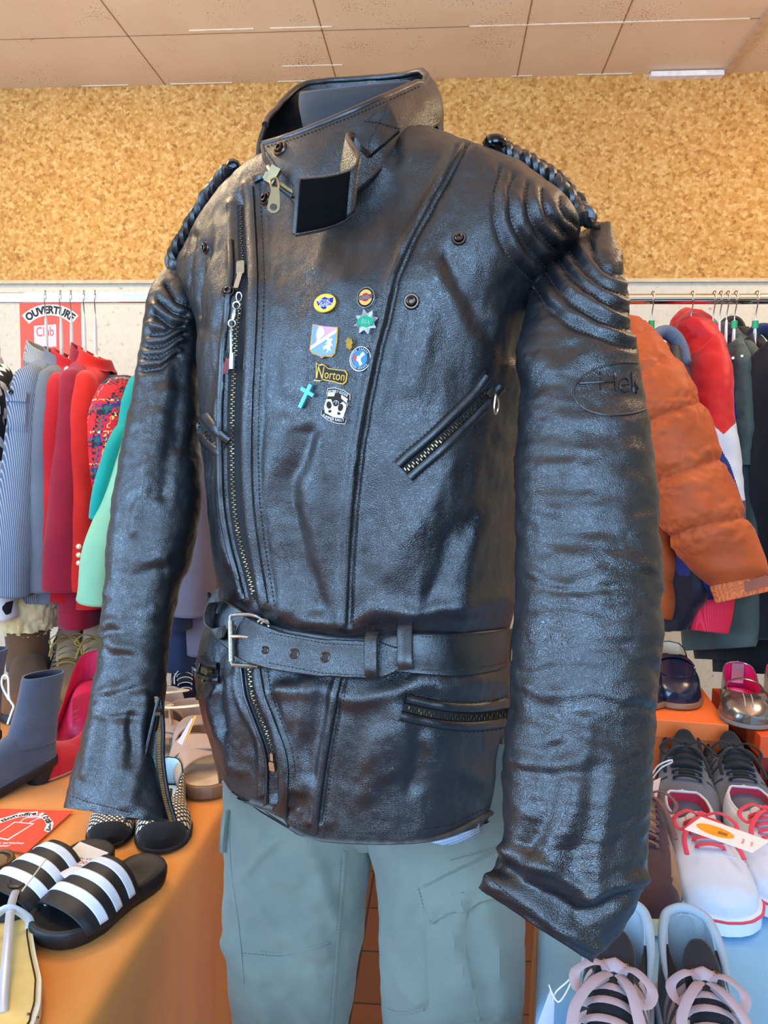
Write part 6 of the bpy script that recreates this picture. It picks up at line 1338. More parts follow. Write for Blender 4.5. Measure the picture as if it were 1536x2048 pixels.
M['black_suede'] = cloth_mat('black_suede', (36, 28, 32), 600, .4, sheen=.2); M['pinkwhite'] = cloth_mat('dingy_pink_leather', (226, 196, 186), 900, .2); M['lace_pink'] = cloth_mat('dingy_pink_lace', (206, 176, 178), 1500, .4); M['terry'] = cloth_mat('pale_grey_lining', (186, 200, 210), 1200, .4)
M['maroon'] = cloth_mat('maroon_suede', (84, 54, 56), 600, .4); M['brown_in'] = C('brown_leather', (110, 78, 46), .4, var=.2); M['yellow_lace'] = cloth_mat('yellow_lace', (212, 168, 62), 1800, .4); M['gold_in'] = C('gold_insole', (222, 196, 122), .35, metal=.3); M['gum'] = C('brown_sole', (134, 96, 66), .5)
# ---- right table: boxes
def shoebox(label, fr, bk, left, zt, h, lid, body, lidh=.034):
    """front-right and back-right top corners (pixels at zt), width to the left in metres"""
    a, b = T(*fr, zt), T(*bk, zt); d = (b - a).normalized(); n = Vector((-d.y, d.x, 0)); L = (b - a).length; c = (a + b) / 2 + n * left / 2; r = root('shoe_box', (c.x, c.y, zt - h), label, 'box'); og = (c.x, c.y, zt - h)
    Rm = Matrix((d, n, Vector((0, 0, 1)))).transposed()
    mb = MB(); mb.box((c.x, c.y, zt - h / 2 - .004), L - .008, abs(left) - .008, h - .008, Rm); mb.build('box_body', body, r, org=og, smooth=False)
    mb = MB(); mb.box((c.x, c.y, zt - lidh / 2), L, abs(left), lidh, Rm); o = mb.build('lid', lid, r, org=og, smooth=False); mod_bevel(o, .0012, 2); return zt
ZB = .872
M['box_orange'] = C('orange_card', (240, 116, 50), .5, var=.03); M['box_shade'] = C('shade_red_card', (130, 24, 20), .55, var=.05); M['box_deep'] = C('deep_orange_card', (224, 78, 24), .5, var=.03)
shoebox('orange shoe box carrying the navy loafers', (1458, 1450), (1392, 1360), .34, ZB, ZB - TZ - .004, M['box_orange'], M['box_orange'])
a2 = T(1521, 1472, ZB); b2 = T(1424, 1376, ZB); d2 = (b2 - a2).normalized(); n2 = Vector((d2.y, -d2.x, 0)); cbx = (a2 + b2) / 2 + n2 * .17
bx = root('shoe_box', (cbx.x, cbx.y, TZ + .004), 'deep orange lidded shoe box, dark red for shade, carrying the silver shoes', 'box'); Rm = Matrix((d2, -n2, Vector((0, 0, 1)))).transposed()
mb = MB(); mb.box((cbx.x, cbx.y, (TZ + ZB) / 2), (b2 - a2).length - .008, .332, ZB - TZ - .01, Rm); mb.build('box_body', M['box_shade'], bx, org=(cbx.x, cbx.y, TZ + .004), smooth=False)  # shade on the box side is put into this dark red
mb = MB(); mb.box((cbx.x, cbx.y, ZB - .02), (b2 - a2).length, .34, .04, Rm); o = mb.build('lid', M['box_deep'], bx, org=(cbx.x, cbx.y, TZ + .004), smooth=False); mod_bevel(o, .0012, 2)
# ---- navy loafers
for toe, heel, lb in (((1354, 1424), (1335, 1345), 'navy leather loafer in full view on the orange box'), ((1283, 1424), (1270, 1345), 'navy leather loafer half hidden by the leather sleeve')):
    L, W = .255, .092; r = shoe_root('loafer', lb, 'shoe', toe, heel, L, ZB - .003, 'navy loafers')
    sole(r, L, W, .012, M['gum'], .003); sf = upper(r, L, W, [(0, .055), (.15, .045), (.35, .040), (.48, .058), (.62, .058), (.8, .044), (.93, .034), (1, .02)], (.015, .52), M['navy_leather'], .010, .84, inner=M['tan_in']); insole(r, L, W, .016, M['tan_in'])
    mb = MB(); mb.tube([sf(.60, y) + Vector((0, 0, .003)) for y in np.linspace(-.034, .034, 13)], .010, 8, flat=.25, up=(0, 0, 1)); mb.build('saddle_strap', M['navy_leather'], r)
    mb = MB(); mb.tube([sf(s, y) + Vector((0, 0, .001)) for s, y in [(.5, .036), (.62, .036), (.76, .031), (.84, .02), (.87, 0), (.84, -.02), (.76, -.031), (.62, -.036), (.5, -.036)]], .0018, 6); mb.build('apron_seam', M['navy_leather'], r)
# ---- silver mary janes
for toe, heel, lb in (((1500, 1464), (1472, 1386), 'silver mary jane with hot pink lining, nearer the loafers'), ((1604, 1470), (1556, 1388), 'silver mary jane cut by the right edge of the frame')):
    L, W = .25, .095; r = shoe_root('mary_jane', lb, 'shoe', toe, heel, L, ZB - .003, 'silver mary janes')
    sole(r, L, W, .010, C('grey_sole', (120, 112, 106), .5), .003); sf = upper(r, L, W, [(0, .06), (.12, .052), (.35, .038), (.55, .034), (.66, .040), (.8, .040), (.93, .030), (1, .018)], (.015, .70), M['metal_leather'], .009, .88, inner=M['hotpink'], ofun=lambda x: min(1, (x * 9)) ** .5 * (1 if x < .8 else max(0, 1 - ((x - .8) / .2) ** 2) ** .5)); insole(r, L, W, .014, M['hotpink'])
    mb = MB(); mb.tube(spline([(L * .50, -.036, .040), (L * .52, -.026, .058), (L * .53, 0, .066), (L * .52, .026, .058), (L * .50, .036, .040)], 20), .0062, 8, flat=.3, up=(0, 0, 1)); mb.build('strap', M['metal_leather'], r)
    mb = MB(); mb.prism([(.0, -.012), (.002, -.012), (.002, .012), (.0, .012)], .022, .064, Matrix.Translation((.008, 0, 0))); mb.build('heel_pad', C('silver_pad', (214, 196, 204), .2, metal=.8), r)
    mb = MB()
    for y in (-.008, .006): mb.tube([sf(s, y) + Vector((0, 0, .0008)) for s in np.linspace(.74, .93, 10)], .0011, 6)
    mb.build('vamp_stitching', M['pearl'], r)
# ---- grey running shoes
for toe, heel, lb in (((1378, 1700), (1357, 1552), 'grey running shoe with black laces beside the leather sleeve'), ((1508, 1700), (1432, 1552), 'grey running shoe with black laces, right one of its pair')):
    L, W = .285, .105; r = shoe_root('running_shoe', lb, 'shoe', toe, heel, L, TZ, 'grey running shoes')
    sole(r, L, W, .028, [M['rubber_black']], .004); sole(r, L * .4, W * .8, .024, M['coral'], .006, nm='sole_insert').location = (L * .64, 0, .0025)
    sf = upper(r, L, W, [(0, .066), (.1, .066), (.25, .048), (.36, .060), (.45, .070), (.6, .056), (.8, .040), (.93, .030), (1, .012)], (.02, .42), [M['grey_mesh'], M['black_mesh']], .024, .70, inner=M['black_mesh'], zones=lambda x, y, z: 1 if x < .36 or (.36 < x < .66 and abs(y) < .012) or z < .030 or (.3 < x < .7 and int(x * 60) % 4 == 0 and abs(y) > .03) else 0)
    insole(r, L, W, .034, M['black_mesh']); tongue_flap(r, L, W, [(.30, .118), (.36, .104), (.46, .098), (.6, .084)], M['black_mesh'], .4); lace_set(r, sf, L, W, .44, .70, 6, .0032, M['lace_black'], .24, .6, lift=.004)
# ---- white canvas shoes
for toe, heel, lb in (((1452, 1880), (1360, 1676), 'white canvas shoe with neon coral laces, nearer the leather sleeve'), ((1590, 1856), (1482, 1664), 'white canvas shoe with neon coral laces at the right frame edge')):
    L, W = .275, .116; r = shoe_root('canvas_shoe', lb, 'shoe', toe, heel, L, TZ, 'white canvas shoes')
    sole(r, L, W, .027, M['rubber_white'], .004); mb = MB(); mb.tube([(x, y, .023) for x, y in outline(L, W, .0055)], .0019, 6, closed=True); mb.build('foxing_line', M['neon'], r)
    sf = upper(r, L, W, [(0, .058), (.12, .052), (.3, .044), (.42, .062), (.55, .058), (.68, .048), (.84, .038), (.94, .030), (1, .016)], (.015, .45), M['canvas_white'], .024, .80, inner=M['coral']); insole(r, L, W, .031, M['coral'])
    mb = MB(); mb.tube([sf(s, y) + Vector((0, 0, .0006)) for s, y in [(.66, .05), (.69, .034), (.70, .018), (.705, 0), (.70, -.018), (.69, -.034), (.66, -.05)]], .0011, 6); mb.build('toe_seam', M['canvas_white'], r)
    mb = MB()
    mb.tube([sf(.36, y) + Vector((0, 0, .002)) for y in (.043, .045, .046)], .005, 8); mb.build('side_tab', M['neon'], r)
    mb = MB(); o_ = []
    for s in np.linspace(.02, .45, 24):
        x = (s - .015) / .435; q = sf(s, .0001); o_.append((s, q))
    rimL = [sf(s, .0) for s in np.linspace(.03, .44, 26)]; rimR = [Vector((p.x, -p.y, p.z)) for p in rimL]; mb.tube(rimL + rimR[::-1], .0022, 6, closed=True); mb.build('topline_binding', M['canvas_white'], r)
    tongue_flap(r, L, W, [(.36, .088), (.42, .092), (.52, .084), (.62, .076)], M['canvas_white'], .36); lace_set(r, sf, L, W, .47, .66, 5, .0036, M['neon'], .2, .5, lift=.004)
# ---- brown lace-up
L, W = .28, .10; r = shoe_root('brown_sneaker', 'maroon-brown lace-up shoe half hidden behind the leather cuff', 'shoe', (1288, 1876), (1270, 1660), L)
sole(r, L, W, .022, C('yellowed_rubber', (206, 196, 160), .6), .004); sf = upper(r, L, W, [(0, .07), (.12, .066), (.28, .058), (.38, .076), (.5, .072), (.68, .054), (.84, .040), (.94, .030), (1, .016)], (.02, .42), [M['maroon'], M['tan_suede']], .02, .75, inner=M['tan_in'], zones=lambda x, y, z: 1 if abs(y) > .034 and .4 < x < .86 and z > .03 else 0); insole(r, L, W, .028, M['tan_in'])
tongue_flap(r, L, W, [(.30, .116), (.38, .108), (.5, .098), (.62, .084)], M['tan_suede'], .36); lace_set(r, sf, L, W, .42, .70, 7, .003, C('brown_lace', (110, 76, 74), .8), .22, .5, bow=True, lift=.004)
# ---- black striped trainers
for toe, heel, lb, sd in (((1188, 2420), (1238, 1984), 'black trainer with pinkish stripes and lace, under the leather cuff', 1), ((1474, 2420), (1362, 1990), 'black trainer with pinkish stripes and lace, in the bottom right corner', 2)):
    L, W = .285, .100; r = shoe_root('striped_trainer', lb, 'shoe', toe, heel, L, TZ, 'black striped trainers')
    sole(r, L, W, .024, M['rubber_white'], .004)
    sf = upper(r, L, W, [(0, .088), (.08, .086), (.2, .066), (.32, .060), (.40, .070), (.5, .070), (.68, .054), (.84, .040), (.94, .030), (1, .016)], (.02, .40), [M['black_suede'], M['pinkwhite'], M['terry']], .02, .74, inner=M['terry'], n=110, zones=lambda x, y, z: 2 if x < .17 and z > .05 else (1 if (.34 < x + z * .5 < .80 and abs(y) > .024 and z > .026 and ((x + z * .5) * 11.5) % 1 < .5) else 0))
    insole(r, L, W, .030, M['terry']); tongue_flap(r, L, W, [(.27, .122), (.33, .112), (.44, .098), (.58, .086)], M['black_suede'], .40)
    pc = spline([(.092, -.034, .070), (.05, -.034, .090), (.014, -.026, .106), (.004, -.012, .112), (.003, 0, .114), (.004, .012, .112), (.014, .026, .106), (.05, .034, .090), (.092, .034, .070)], 60)
    mb = MB(); mb.tube(pc, list(np.interp(np.linspace(0, 1, 60), [0, .06, .3, .7, .94, 1], [.0005, .003, .006, .006, .003, .0005])), 10); mb.build('padded_collar', M['terry'], r)
    lace_set(r, sf, L, W, .42, .74, 6, .0056, M['lace_pink'], .26, .2, lift=.004, seed=sd)
    mb = MB(); mb.tube([(L * .40 + .004 * math.cos(t), .012 + .004 * math.sin(t), .106) for t in np.linspace(0, 2 * PI, 14, endpoint=False)], .0006, 5, closed=True); mb.tube([(L * .40, .004, .107), (L * .41, -.004, .106), (L * .39, -.012, .107)], .0006, 5); mb.build('gold_print', GOLD, r)
# ---- cream shoe at the right edge
L, W = .25, .09; r = shoe_root('cream_flat', 'cream leather flat shoe cut by the right frame edge', 'shoe', (1690, 1740), (1556, 1602), L)
sole(r, L, W, .012, M['gum'], .002); upper(r, L, W, [(0, .062), (.15, .052), (.4, .04), (.6, .036), (.75, .036), (.93, .028), (1, .018)], (.015, .66), M['cream_leather'], .011, .86, inner=M['tan_in']); insole(r, L, W, .015, M['tan_in'])
# ---- swing tags on the right table
def card(nm, label, corners, m, grp=None, cat='price tag', th=.0006):
    p = [Vector(q) for q in corners]; c = sum(p, Vector()) / len(p); n = (p[1] - p[0]).cross(p[2] - p[1]).normalized(); n = n if n.z > 0 else -n; r = root(nm, c, label, cat, grp)
    x = (p[1] - p[0]).normalized(); f = frame(c, x, n); fi = f.inverted(); q = [fi @ v for v in p]; poly = [(v.x, v.y) for v in q]
    mb = MB(); mb.prism(poly, -th / 2, th / 2, f); mb.build('card', m, r, org=c, smooth=False); return r, f, c, poly
d_ = [1.0, .985, .93, .93]
tg_, f, c, poly = card('price_tag', 'white swing tag with an orange oval resting on the white canvas shoes', [P(1369, 1658, 1.0), P(1505, 1705, .955), P(1540, 1682, .985), P(1402, 1635, 1.035)], M['white'])
w2 = (P(1432, 1663, 1.0) - c); fi = f.inverted(); oc = fi @ P(1430, 1663, 1.0)
mb = MB(); mb.prism(ell(.046, .026, 40, oc.x, oc.y), .0003, .0008, f); mb.build('orange_sticker', C('orange_sticker', (246, 156, 30), .5), tg_, org=c, smooth=False)
mb = MB()
for i in range(9): mb.prism([(oc.x + .004 + i * .0013, oc.y - .005), (oc.x + .0046 + i * .0013, oc.y - .005), (oc.x + .0046 + i * .0013, oc.y + .003), (oc.x + .004 + i * .0013, oc.y + .003)], .0008, .0010, f)
mb.build('barcode', M['ink'], tg_, org=c, smooth=False)
mb = MB(); add_text(mb, 'LA MODE', f, .012, .003, oc.x + .044, oc.y - .002, 1.6, .0004); add_text(mb, 'MAISONS', f, .014, .003, oc.x + .034, oc.y - .002, 1.6, .0004); mb.build('lettering', plain('faded_red_print', (226, 150, 132), .6), tg_, org=c)
tg2, f, c, poly = card('price_tag', 'pale lavender swing tag at the front edge of the right table', [P(1076, 2052, .80), P(1108, 2052, .80), P(1110, 2008, .80), P(1098, 1968, .81)], plain('lavender_card', (206, 208, 236), .5))
mb = MB(); mb.tube(spline([P(1098, 1970, .80), P(1106, 1990, .79), P(1118, 2004, .785), P(1136, 1978, .78), P(1148, 1945, .775), P(1152, 1938, .79), P(1138, 1960, .785), P(1112, 1984, .79), P(1106, 2004, .80)], 50), .0008, 6); mb.build('string', M['white'], tg2, org=c)
tg3, f, c, poly = card('price_tag', 'small grey-pink tag tucked beside the grey running shoe', [P(1297, 1590, 1.18), P(1312, 1605, 1.16), P(1322, 1556, 1.2), P(1300, 1562, 1.2)], plain('greypink_card', (206, 190, 192), .5))
mb = MB(); mb.tube(spline([P(1304, 1548, 1.19), P(1318, 1530, 1.17), P(1342, 1520, 1.16), P(1344, 1524, 1.16), P(1322, 1536, 1.17), P(1306, 1556, 1.19)], 30), .0012, 6); mb.build('string', M['white'], tg3, org=c)

# ================================================================== left table
# ---- pool slides
def slide(label, toe, heel, grp):
    L, W = .285, .140; r = shoe_root('slide_sandal', label, 'sandal', toe, heel, L, TZ, grp)
    o = outline(L, W, 0); rows = []
    for sc, z in ((.93, 0), (.97, .006), (1.0, .016), (1.0, .030), (.985, .036), (.95, .037), (.90, .033), (.6, .030), (.02, .029)): rows.append([((x - L / 2) * sc + L / 2, y * sc, z + .006 * max(0, (.25 - x / L)) * 4 * (z > .01)) for x, y in o])
    mb = MB(); mb.grid(np.array(rows), cv=True, c0=True, c1=True); mb.build('footbed', M['eva'], r, sharp=0)
    n, k = 60, 30; G = np.zeros((n, k, 3))
    for i, s in enumerate(np.linspace(.40, .86, n)):
        hw = float(wfun(s, W)) + .004; h = np.interp(s, [.40, .5, .7, .86], [.074, .072, .058, .042]); 
        for j, ph in enumerate(np.linspace(0, PI, k)):
            back = .02 * (1 - math.sin(ph)) ; c_ = math.cos(ph); G[i, j] = (s * L + (-.016 if s < .5 else .0) * math.sin(ph) * 0 - .012 * (1 - math.sin(ph)), math.copysign(abs(c_) ** .75, c_) * hw, .014 + h * math.sin(ph) ** .85)
    mb = MB(); mb.grid(G); o2 = mb.build('strap', [M['eva']], r, sharp=0); mod_solid(o2, .005, 0)
    for t0 in (.445, .575, .705):
        i0, i1 = int((t0 - .40) / .46 * (n - 1)), int((t0 + .062 - .40) / .46 * (n - 1)); S_ = G[i0:i1 + 1, 2:26].copy(); cen = S_.mean((0, 1)); cen[2] = 0
        V_ = (S_ - np.array([0, 0, .01])) * np.array([0, 1, 1]); S_ = S_ + V_ / np.linalg.norm(V_, axis=2, keepdims=True) * .0034
        mb = MB(); mb.grid(S_); o3 = mb.build('stripe', M['rubber_white'], r, sharp=0); mod_solid(o3, .0012, 0)
    return r
slide('black pool slide with three white stripes at the edge of the table', (72, 1905), (318, 1752), 'black pool slides')
sl2 = slide('black pool slide with three white stripes, behind and left, under the tag', (-40, 1872), (214, 1722), 'black pool slides')
tgs, f, c, poly = card('price_tag', 'white swing tag with red lettering on the rear pool slide', [tb(142, 1770, TZ + .05), tb(217, 1706, TZ + .045), tb(160, 1684, TZ + .045), tb(105, 1730, TZ + .05)], M['white'])
xs = [q[0] for q in poly]; ys = [q[1] for q in poly]; wx, hy = max(xs) - min(xs), max(ys) - min(ys)
mb = MB(); add_text(mb, 'LA MODE', f, .030, .0055, .006, 0, PI / 2, .0004); add_text(mb, 'MAISONS', f, .032, .0055, -.014, 0, PI / 2, .0004); mb.build('lettering', plain('brown_print', (150, 120, 110), .6), tgs, org=c)
mb = MB(); add_text(mb, 'OCCASE', f, .032, .0075, -.004, 0, PI / 2, .0004, bold=.02); mb.build('red_lettering', plain('red_print_b', (206, 70, 66), .6), tgs, org=c)
mb = MB(); mb.tube([tb(92, 1718, TZ + .075), tb(70, 1748, TZ + .078), tb(44, 1782, TZ + .070)], .0009, 6); o = mb.build('string', M['cream_leather'], tgs, org=c)
# ---- flyer
fl, f, c, poly = card('flyer', 'red-orange flyer with bag drawing and black lettering on orange cloth', [tb(-70, 1690, TZ + .006), tb(52, 1706, TZ + .006), tb(146, 1622, TZ + .006), tb(-50, 1616, TZ + .006)], M['poster'], cat='flyer')
X0 = f.inverted() @ tb(10, 1660, TZ + .006); px_ = lambda x, y: f.inverted() @ tb(x, y, TZ + .006)
def line_text(mb, txt, a, b, h, **k):
    a, b = px_(*a), px_(*b); v = b - a; add_text(mb, txt, f, v.length, h, (a.x + b.x) / 2, (a.y + b.y) / 2, math.atan2(v.y, v.x), .0004, **k)
def fpoly(mb, pts, z0, z1): mb.prism([(px_(*q).x, px_(*q).y) for q in pts], z0, z1, f)
words = [('ac', (-22, 1652), (-3, 1645)), ('tion', (1, 1643), (34, 1631)), ('offre', (38, 1631), (73, 1627))]
lets = [('T', (83, 1630), (89, 1632)), ('o', (89, 1634), (94, 1637)), ('t', (93, 1638), (97, 1642)), ('e', (95, 1642), (100, 1646)), ('-', (98, 1648), (102, 1649)), ('b', (98, 1652), (103, 1652)), ('a', (97, 1657), (102, 1656)), ('g', (94, 1662), (99, 1659))]
mb = MB()
for t_, a_, b_ in words:
    u_ = ((b_[0] - a_[0]) * .04 + 1.5, 0); fpoly(mb, [(a_[0] - 2, a_[1] + 4), (b_[0] + 2, b_[1] + 4), (b_[0] + 3, b_[1] - 4), (a_[0] - 1, a_[1] - 5)], .0003, .0004)
fpoly(mb, [(78, 1628), (86, 1625), (98, 1634), (107, 1646), (104, 1660), (97, 1665), (88, 1661), (93, 1650), (88, 1640), (78, 1634)], .0003, .0004); mb.build('white_backing', M['white'], fl, org=c, smooth=False)
mb = MB()
for t_, a_, b_ in words: line_text(mb, t_, a_, b_, .010 if t_ != 'offre' else .012, bold=.03)
for t_, a_, b_ in lets: line_text(mb, t_, a_, b_, .009 if t_ != '-' else .002, bold=.03)
mb.build('lettering', M['ink'], fl, org=c)
mb = MB(); fpoly(mb, [(29, 1644), (69, 1647.5), (16, 1681), (-16, 1675)], .0003, .0006); mb.build('bag_drawing', M['white'], fl, org=c, smooth=False)
mb = MB(); fpoly(mb, [(30, 1646), (64, 1649), (15, 1678.5), (-12, 1673.5)], .0006, .0008); mb.build('bag_fill', M['poster'], fl, org=c, smooth=False)
mb = MB(); mb.tube([f @ px_(*q) + Vector((0, 0, .0008)) for q in ((41, 1645), (47, 1639), (56, 1635.5), (82, 1634))], .0011, 6); mb.build('bag_handle', M['white'], fl, org=c)
mb = MB(); mb.tube([f @ px_(*q) + Vector((0, 0, .0008)) for q in ((60, 1646.5), (68, 1642), (76, 1638), (84, 1636))], .0011, 6); mb.build('bag_handle', M['white'], fl, org=c)
mb = MB(); mb.cut(); line_text(mb, '36', (18, 1667), (36, 1664), .014, bold=.03); mb.cut(); line_text(mb, 'offert sur', (30, 1650), (56, 1652), .005); mb.cut(); line_text(mb, 'une selection', (22, 1655), (48, 1657), .005); mb.cut(); line_text(mb, 'les articles', (-12, 1686), (48, 1686.5), .006, bold=.02); mb.cut(); line_text(mb, 'retour', (-14, 1692), (20, 1692), .006, bold=.02); mb.build('white_print', M['white'], fl, org=c)
# ---- mesh flats
def net_mat():
    m, N, L, b = new_mat('black_fishnet'); tc = N.new('ShaderNodeTexCoord'); mp = N.new('ShaderNodeMapping'); mp.inputs['Rotation'].default_value = (0, 0, PI / 4); L.new(tc.outputs['Object'], mp.inputs[0]); sp = N.new('ShaderNodeSeparateXYZ'); L.new(mp.outputs[0], sp.inputs[0]); outs = []
    for k in (0, 1):
        a = N.new('ShaderNodeMath'); a.operation = 'MULTIPLY'; a.inputs[1].default_value = 135; L.new(sp.outputs[k], a.inputs[0]); g = N.new('ShaderNodeMath'); g.operation = 'FRACT'; L.new(a.outputs[0], g.inputs[0]); h = N.new('ShaderNodeMath'); h.operation = 'LESS_THAN'; h.inputs[1].default_value = .38; L.new(g.outputs[0], h.inputs[0]); outs.append(h.outputs[0])
    mx = N.new('ShaderNodeMath'); mx.operation = 'MAXIMUM'; L.new(outs[0], mx.inputs[0]); L.new(outs[1], mx.inputs[1]); mi = N.new('ShaderNodeMix'); mi.data_type = 'RGBA'; mi.inputs[6].default_value = (*lin((226, 214, 190)), 1); mi.inputs[7].default_value = (*lin((14, 14, 16)), 1); L.new(mx.outputs[0], mi.inputs[0]); L.new(mi.outputs[2], b.inputs['Base Color']); b.inputs['Roughness'].default_value = .7; return m
M['net'] = net_mat(); M['black_cloth'] = cloth_mat('black_cotton', (18, 18, 21), 1200, .3)
for toe, heel, lb in (((214, 1704), (240, 1592), 'black fishnet ballet flat half under the leather cuff'), ((324, 1714), (336, 1580), 'black fishnet ballet flat by the table edge')):
    L, W = .26, .096; r = shoe_root('ballet_flat', lb, 'shoe', toe, heel, L, TZ, 'black fishnet ballet flats'); sole(r, L, W, .010, M['rubber_black'], .002)
    upper(r, L, W, [(0, .058), (.15, .048), (.4, .038), (.55, .036), (.66, .042), (.8, .038), (.93, .028), (1, .016)], (.015, .62), [M['net'], M['black_cloth']], .009, .80, inner=C('pale_blue_lining', (196, 222, 232), .6), zones=lambda x, y, z: 1 if x > .86 or z > .053 or z < .016 or x < .06 else 0); insole(r, L, W, .014, C('pale_insole', (206, 226, 232), .6))
    mb = MB(); mb.prism([(L * .14, -.010), (L * .42, -.010), (L * .42, .010), (L * .14, .010)], .0142, .0150, Matrix.Identity(4)); mb.build('insole_label', M['ink'], r, smooth=False)
    mb = MB(); add_text(mb, 'DAVID C', Matrix.Translation((L * .28, 0, .0150)), .062, .011, 0, 0, 0, 0, bold=.02); mb.build('insole_print', M['white'], r)
# ---- red pump
hp = lambda s: .085 * (1 - min(1, max(0, (s - .05) / .62)) ) ** 1.0 * (1 if s > .12 else 1) if s < .67 else 0.0
def rise_p(s): s = float(s); return .085 * (0.5 + .5 * math.cos(PI * min(1, s / .70)))
L, W = .25, .085; r = shoe_root('high_heel_pump', 'red suede pointed high heel beside the grey ankle boots', 'shoe', (84, 1572), (196, 1456), L)
sole(r, L, W, .005, C('nude_sole', (176, 110, 100), .5), .001, POINTED, rise=rise_p); upper(r, L, W, [(0, .058), (.2, .044), (.45, .034), (.62, .036), (.72, .036), (.85, .030), (1, .014)], (.015, .70), M['suede_red'], .004, .88, tab=POINTED, inner=M['pink_in'], rise=rise_p, ofun=lambda x: min(1, x * 9) ** .5 * (1 if x < .7 else max(0, 1 - ((x - .7) / .3) ** 2) ** .5)); insole(r, L, W, .009, M['pink_in'], POINTED, rise_p)
mb = MB(); mb.tube([(.018, 0, .084), (.012, 0, .05), (.014, 0, .0)], [.020, .010, .006], 14); mb.build('heel', M['suede_red'], r)
# ---- boots
def boot(nm, label, toe, heel, L, W, sh, m, inner, grp=None, soleh=.018, lean=0.0, flare=1.0, heelh=0.0, slit=False, z=TZ):
    r = shoe_root(nm, label, 'boot', toe, heel, L, z, grp); ri = (lambda s: heelh * (.5 + .5 * math.cos(PI * min(1, float(s) / .6)))) if heelh else None
    sole(r, L, W, soleh, M['rubber_black'], .003, rise=ri); upper(r, L, W, [(0, .075), (.15, .085), (.32, .088), (.42, .082), (.55, .066), (.7, .052), (.85, .042), (.95, .032), (1, .014)], None, m, soleh - .003, inner=inner, rise=ri)
    if heelh: mb = MB(); mb.tube([(.035, 0, heelh + .004), (.032, 0, 0)], [.032, .028], 18); mb.build('heel', M['rubber_black'], r)
    R_ = []; z0 = soleh + .035 + heelh
    for t in np.linspace(0, 1, 26):
        zz = z0 + (sh - z0) * t; cx = L * .20 + lean * t; a_ = (L * .205) * (1 - .06 * math.sin(PI * t)) * (1 + (flare - 1) * t); b_ = W * .40 * (1 - .08 * math.sin(PI * t)) * (1 + (flare - 1) * t)
        R_.append(tubering((cx, 0, zz), (1, 0, 0), (0, 1, 0), a_, b_, 44, 2.1))
    A = outw(wrinkle(np.array(R_), .0035, 91)); mb = MB(); mb.grid(A, cv=True); o = mb.build('shaft', [m, inner], r, sharp=0); mod_solid(o, .004, -1, 1); return r, A
for toe, heel, lb in (((-160, 1634), (112, 1553), 'grey suede ankle boot in full view beside the red pump'), ((-276, 1584), (0, 1504), 'grey suede ankle boot at the left frame edge with a white cord')):
    r, A = boot('ankle_boot', lb, toe, heel, .26, .088, .225, M['suede_grey'], C('navy_lining', (22, 26, 46), .7), 'grey suede ankle boots', flare=.8, lean=-.03, heelh=.03)
mb = MB(); c = P(14, 1340, 1.22); mb.tube(spline([P(18, 1400, 1.2), P(4, 1372, 1.2), P(6, 1352, 1.2), P(16, 1356, 1.2), P(18, 1395, 1.2), P(27, 1412, 1.2), P(24, 1422, 1.2), P(15, 1448, 1.2)], 40), .0016, 7); o = mb.build('tag_cord', M['white'], org=c); tag(o, 'looped white tag cord hanging on the left grey boot', 'cord')
for toe, heel, lb, fs in (((56, 1452), (60, 1372), 'chestnut sheepskin boot with wide cream fleece cuff behind the grey boots', 1), ((-80, 1446), (-60, 1366), 'chestnut sheepskin boot with fleece cuff at the left frame edge', 2)):
    r, A = boot('sheepskin_boot', lb, toe, heel, .27, .11, .19, M['chestnut'], M['fleece'], 'sheepskin boots', lean=.0, flare=1.25)
    ring = A[-1]; mb = MB(); cn = ring.mean(0); N_ = []
    R_ = []
    for k, (f1, dz) in enumerate(((1.2, -.045), (1.3, -.012), (1.30, .014), (1.18, .032), (1.0, .028), (.88, .0), (.84, -.06))):
        q = cn + (ring - cn) * np.array([f1, f1, 1]); q[:, 2] = ring[:, 2] + dz + .008 + .055 * np.clip((cn[0] - ring[:, 0]) / .06, -.08, 1); R_.append(q)
    G = np.array(R_); G = np.array([spline(G[:, j], 26) for j in range(G.shape[1])]).transpose(1, 0, 2); Gd = np.concatenate([G, G[:, :1]], 1); Gd = np.array([resample(q, 130)[:-1] for q in Gd]); Ng = orient(Gd)
    mb.grid(Gd + Ng * (.009 * fbm(Gd.reshape(-1, 3), (85, 85, 85), 3, 95)).reshape(Gd.shape[:2])[:, :, None], cv=True); mb.build('fleece_cuff', M['fleece'], r, sharp=0)
# ---- tan lace-up boots
for toe, heel, lb, sd in (((128, 1432), (146, 1358), 'tan suede lace-up boot with yellow laces behind the grey boot', 3), ((184, 1440), (196, 1362), 'tan suede lace-up boot with yellow laces half behind the leather sleeve', 4)):
    L, W = .27, .10; r = shoe_root('lace_up_boot', lb, 'boot', toe, heel, L, TZ, 'tan lace-up boots'); sole(r, L, W, .024, M['gum'], .004)
    sf = upper(r, L, W, [(0, .105), (.12, .105), (.3, .100), (.42, .094), (.55, .074), (.7, .056), (.85, .044), (.95, .034), (1, .016)], (.02, .40), M['tan_suede'], .02, .78, inner=M['tan_in']); insole(r, L, W, .03, M['tan_in'])
    tongue_flap(r, L, W, [(.26, .165), (.34, .140), (.46, .108), (.58, .092)], M['beige'], .5); lace_set(r, sf, L, W, .42, .66, 5, .0022, M['yellow_lace'], .22, .7, lift=.004, seed=sd)
    mb = MB()
    for s in np.linspace(.42, .64, 5):
        for y in (-.026, .026): mb.lathe([(.0001, 0), (.004, 0), (.0038, .0015), (.0022, .0018), (.002, .0006), (.0001, .0006)], sf(s, y), (0, y * 14, 1), 12)
    mb.build('eyelets', M['bronze'], r)
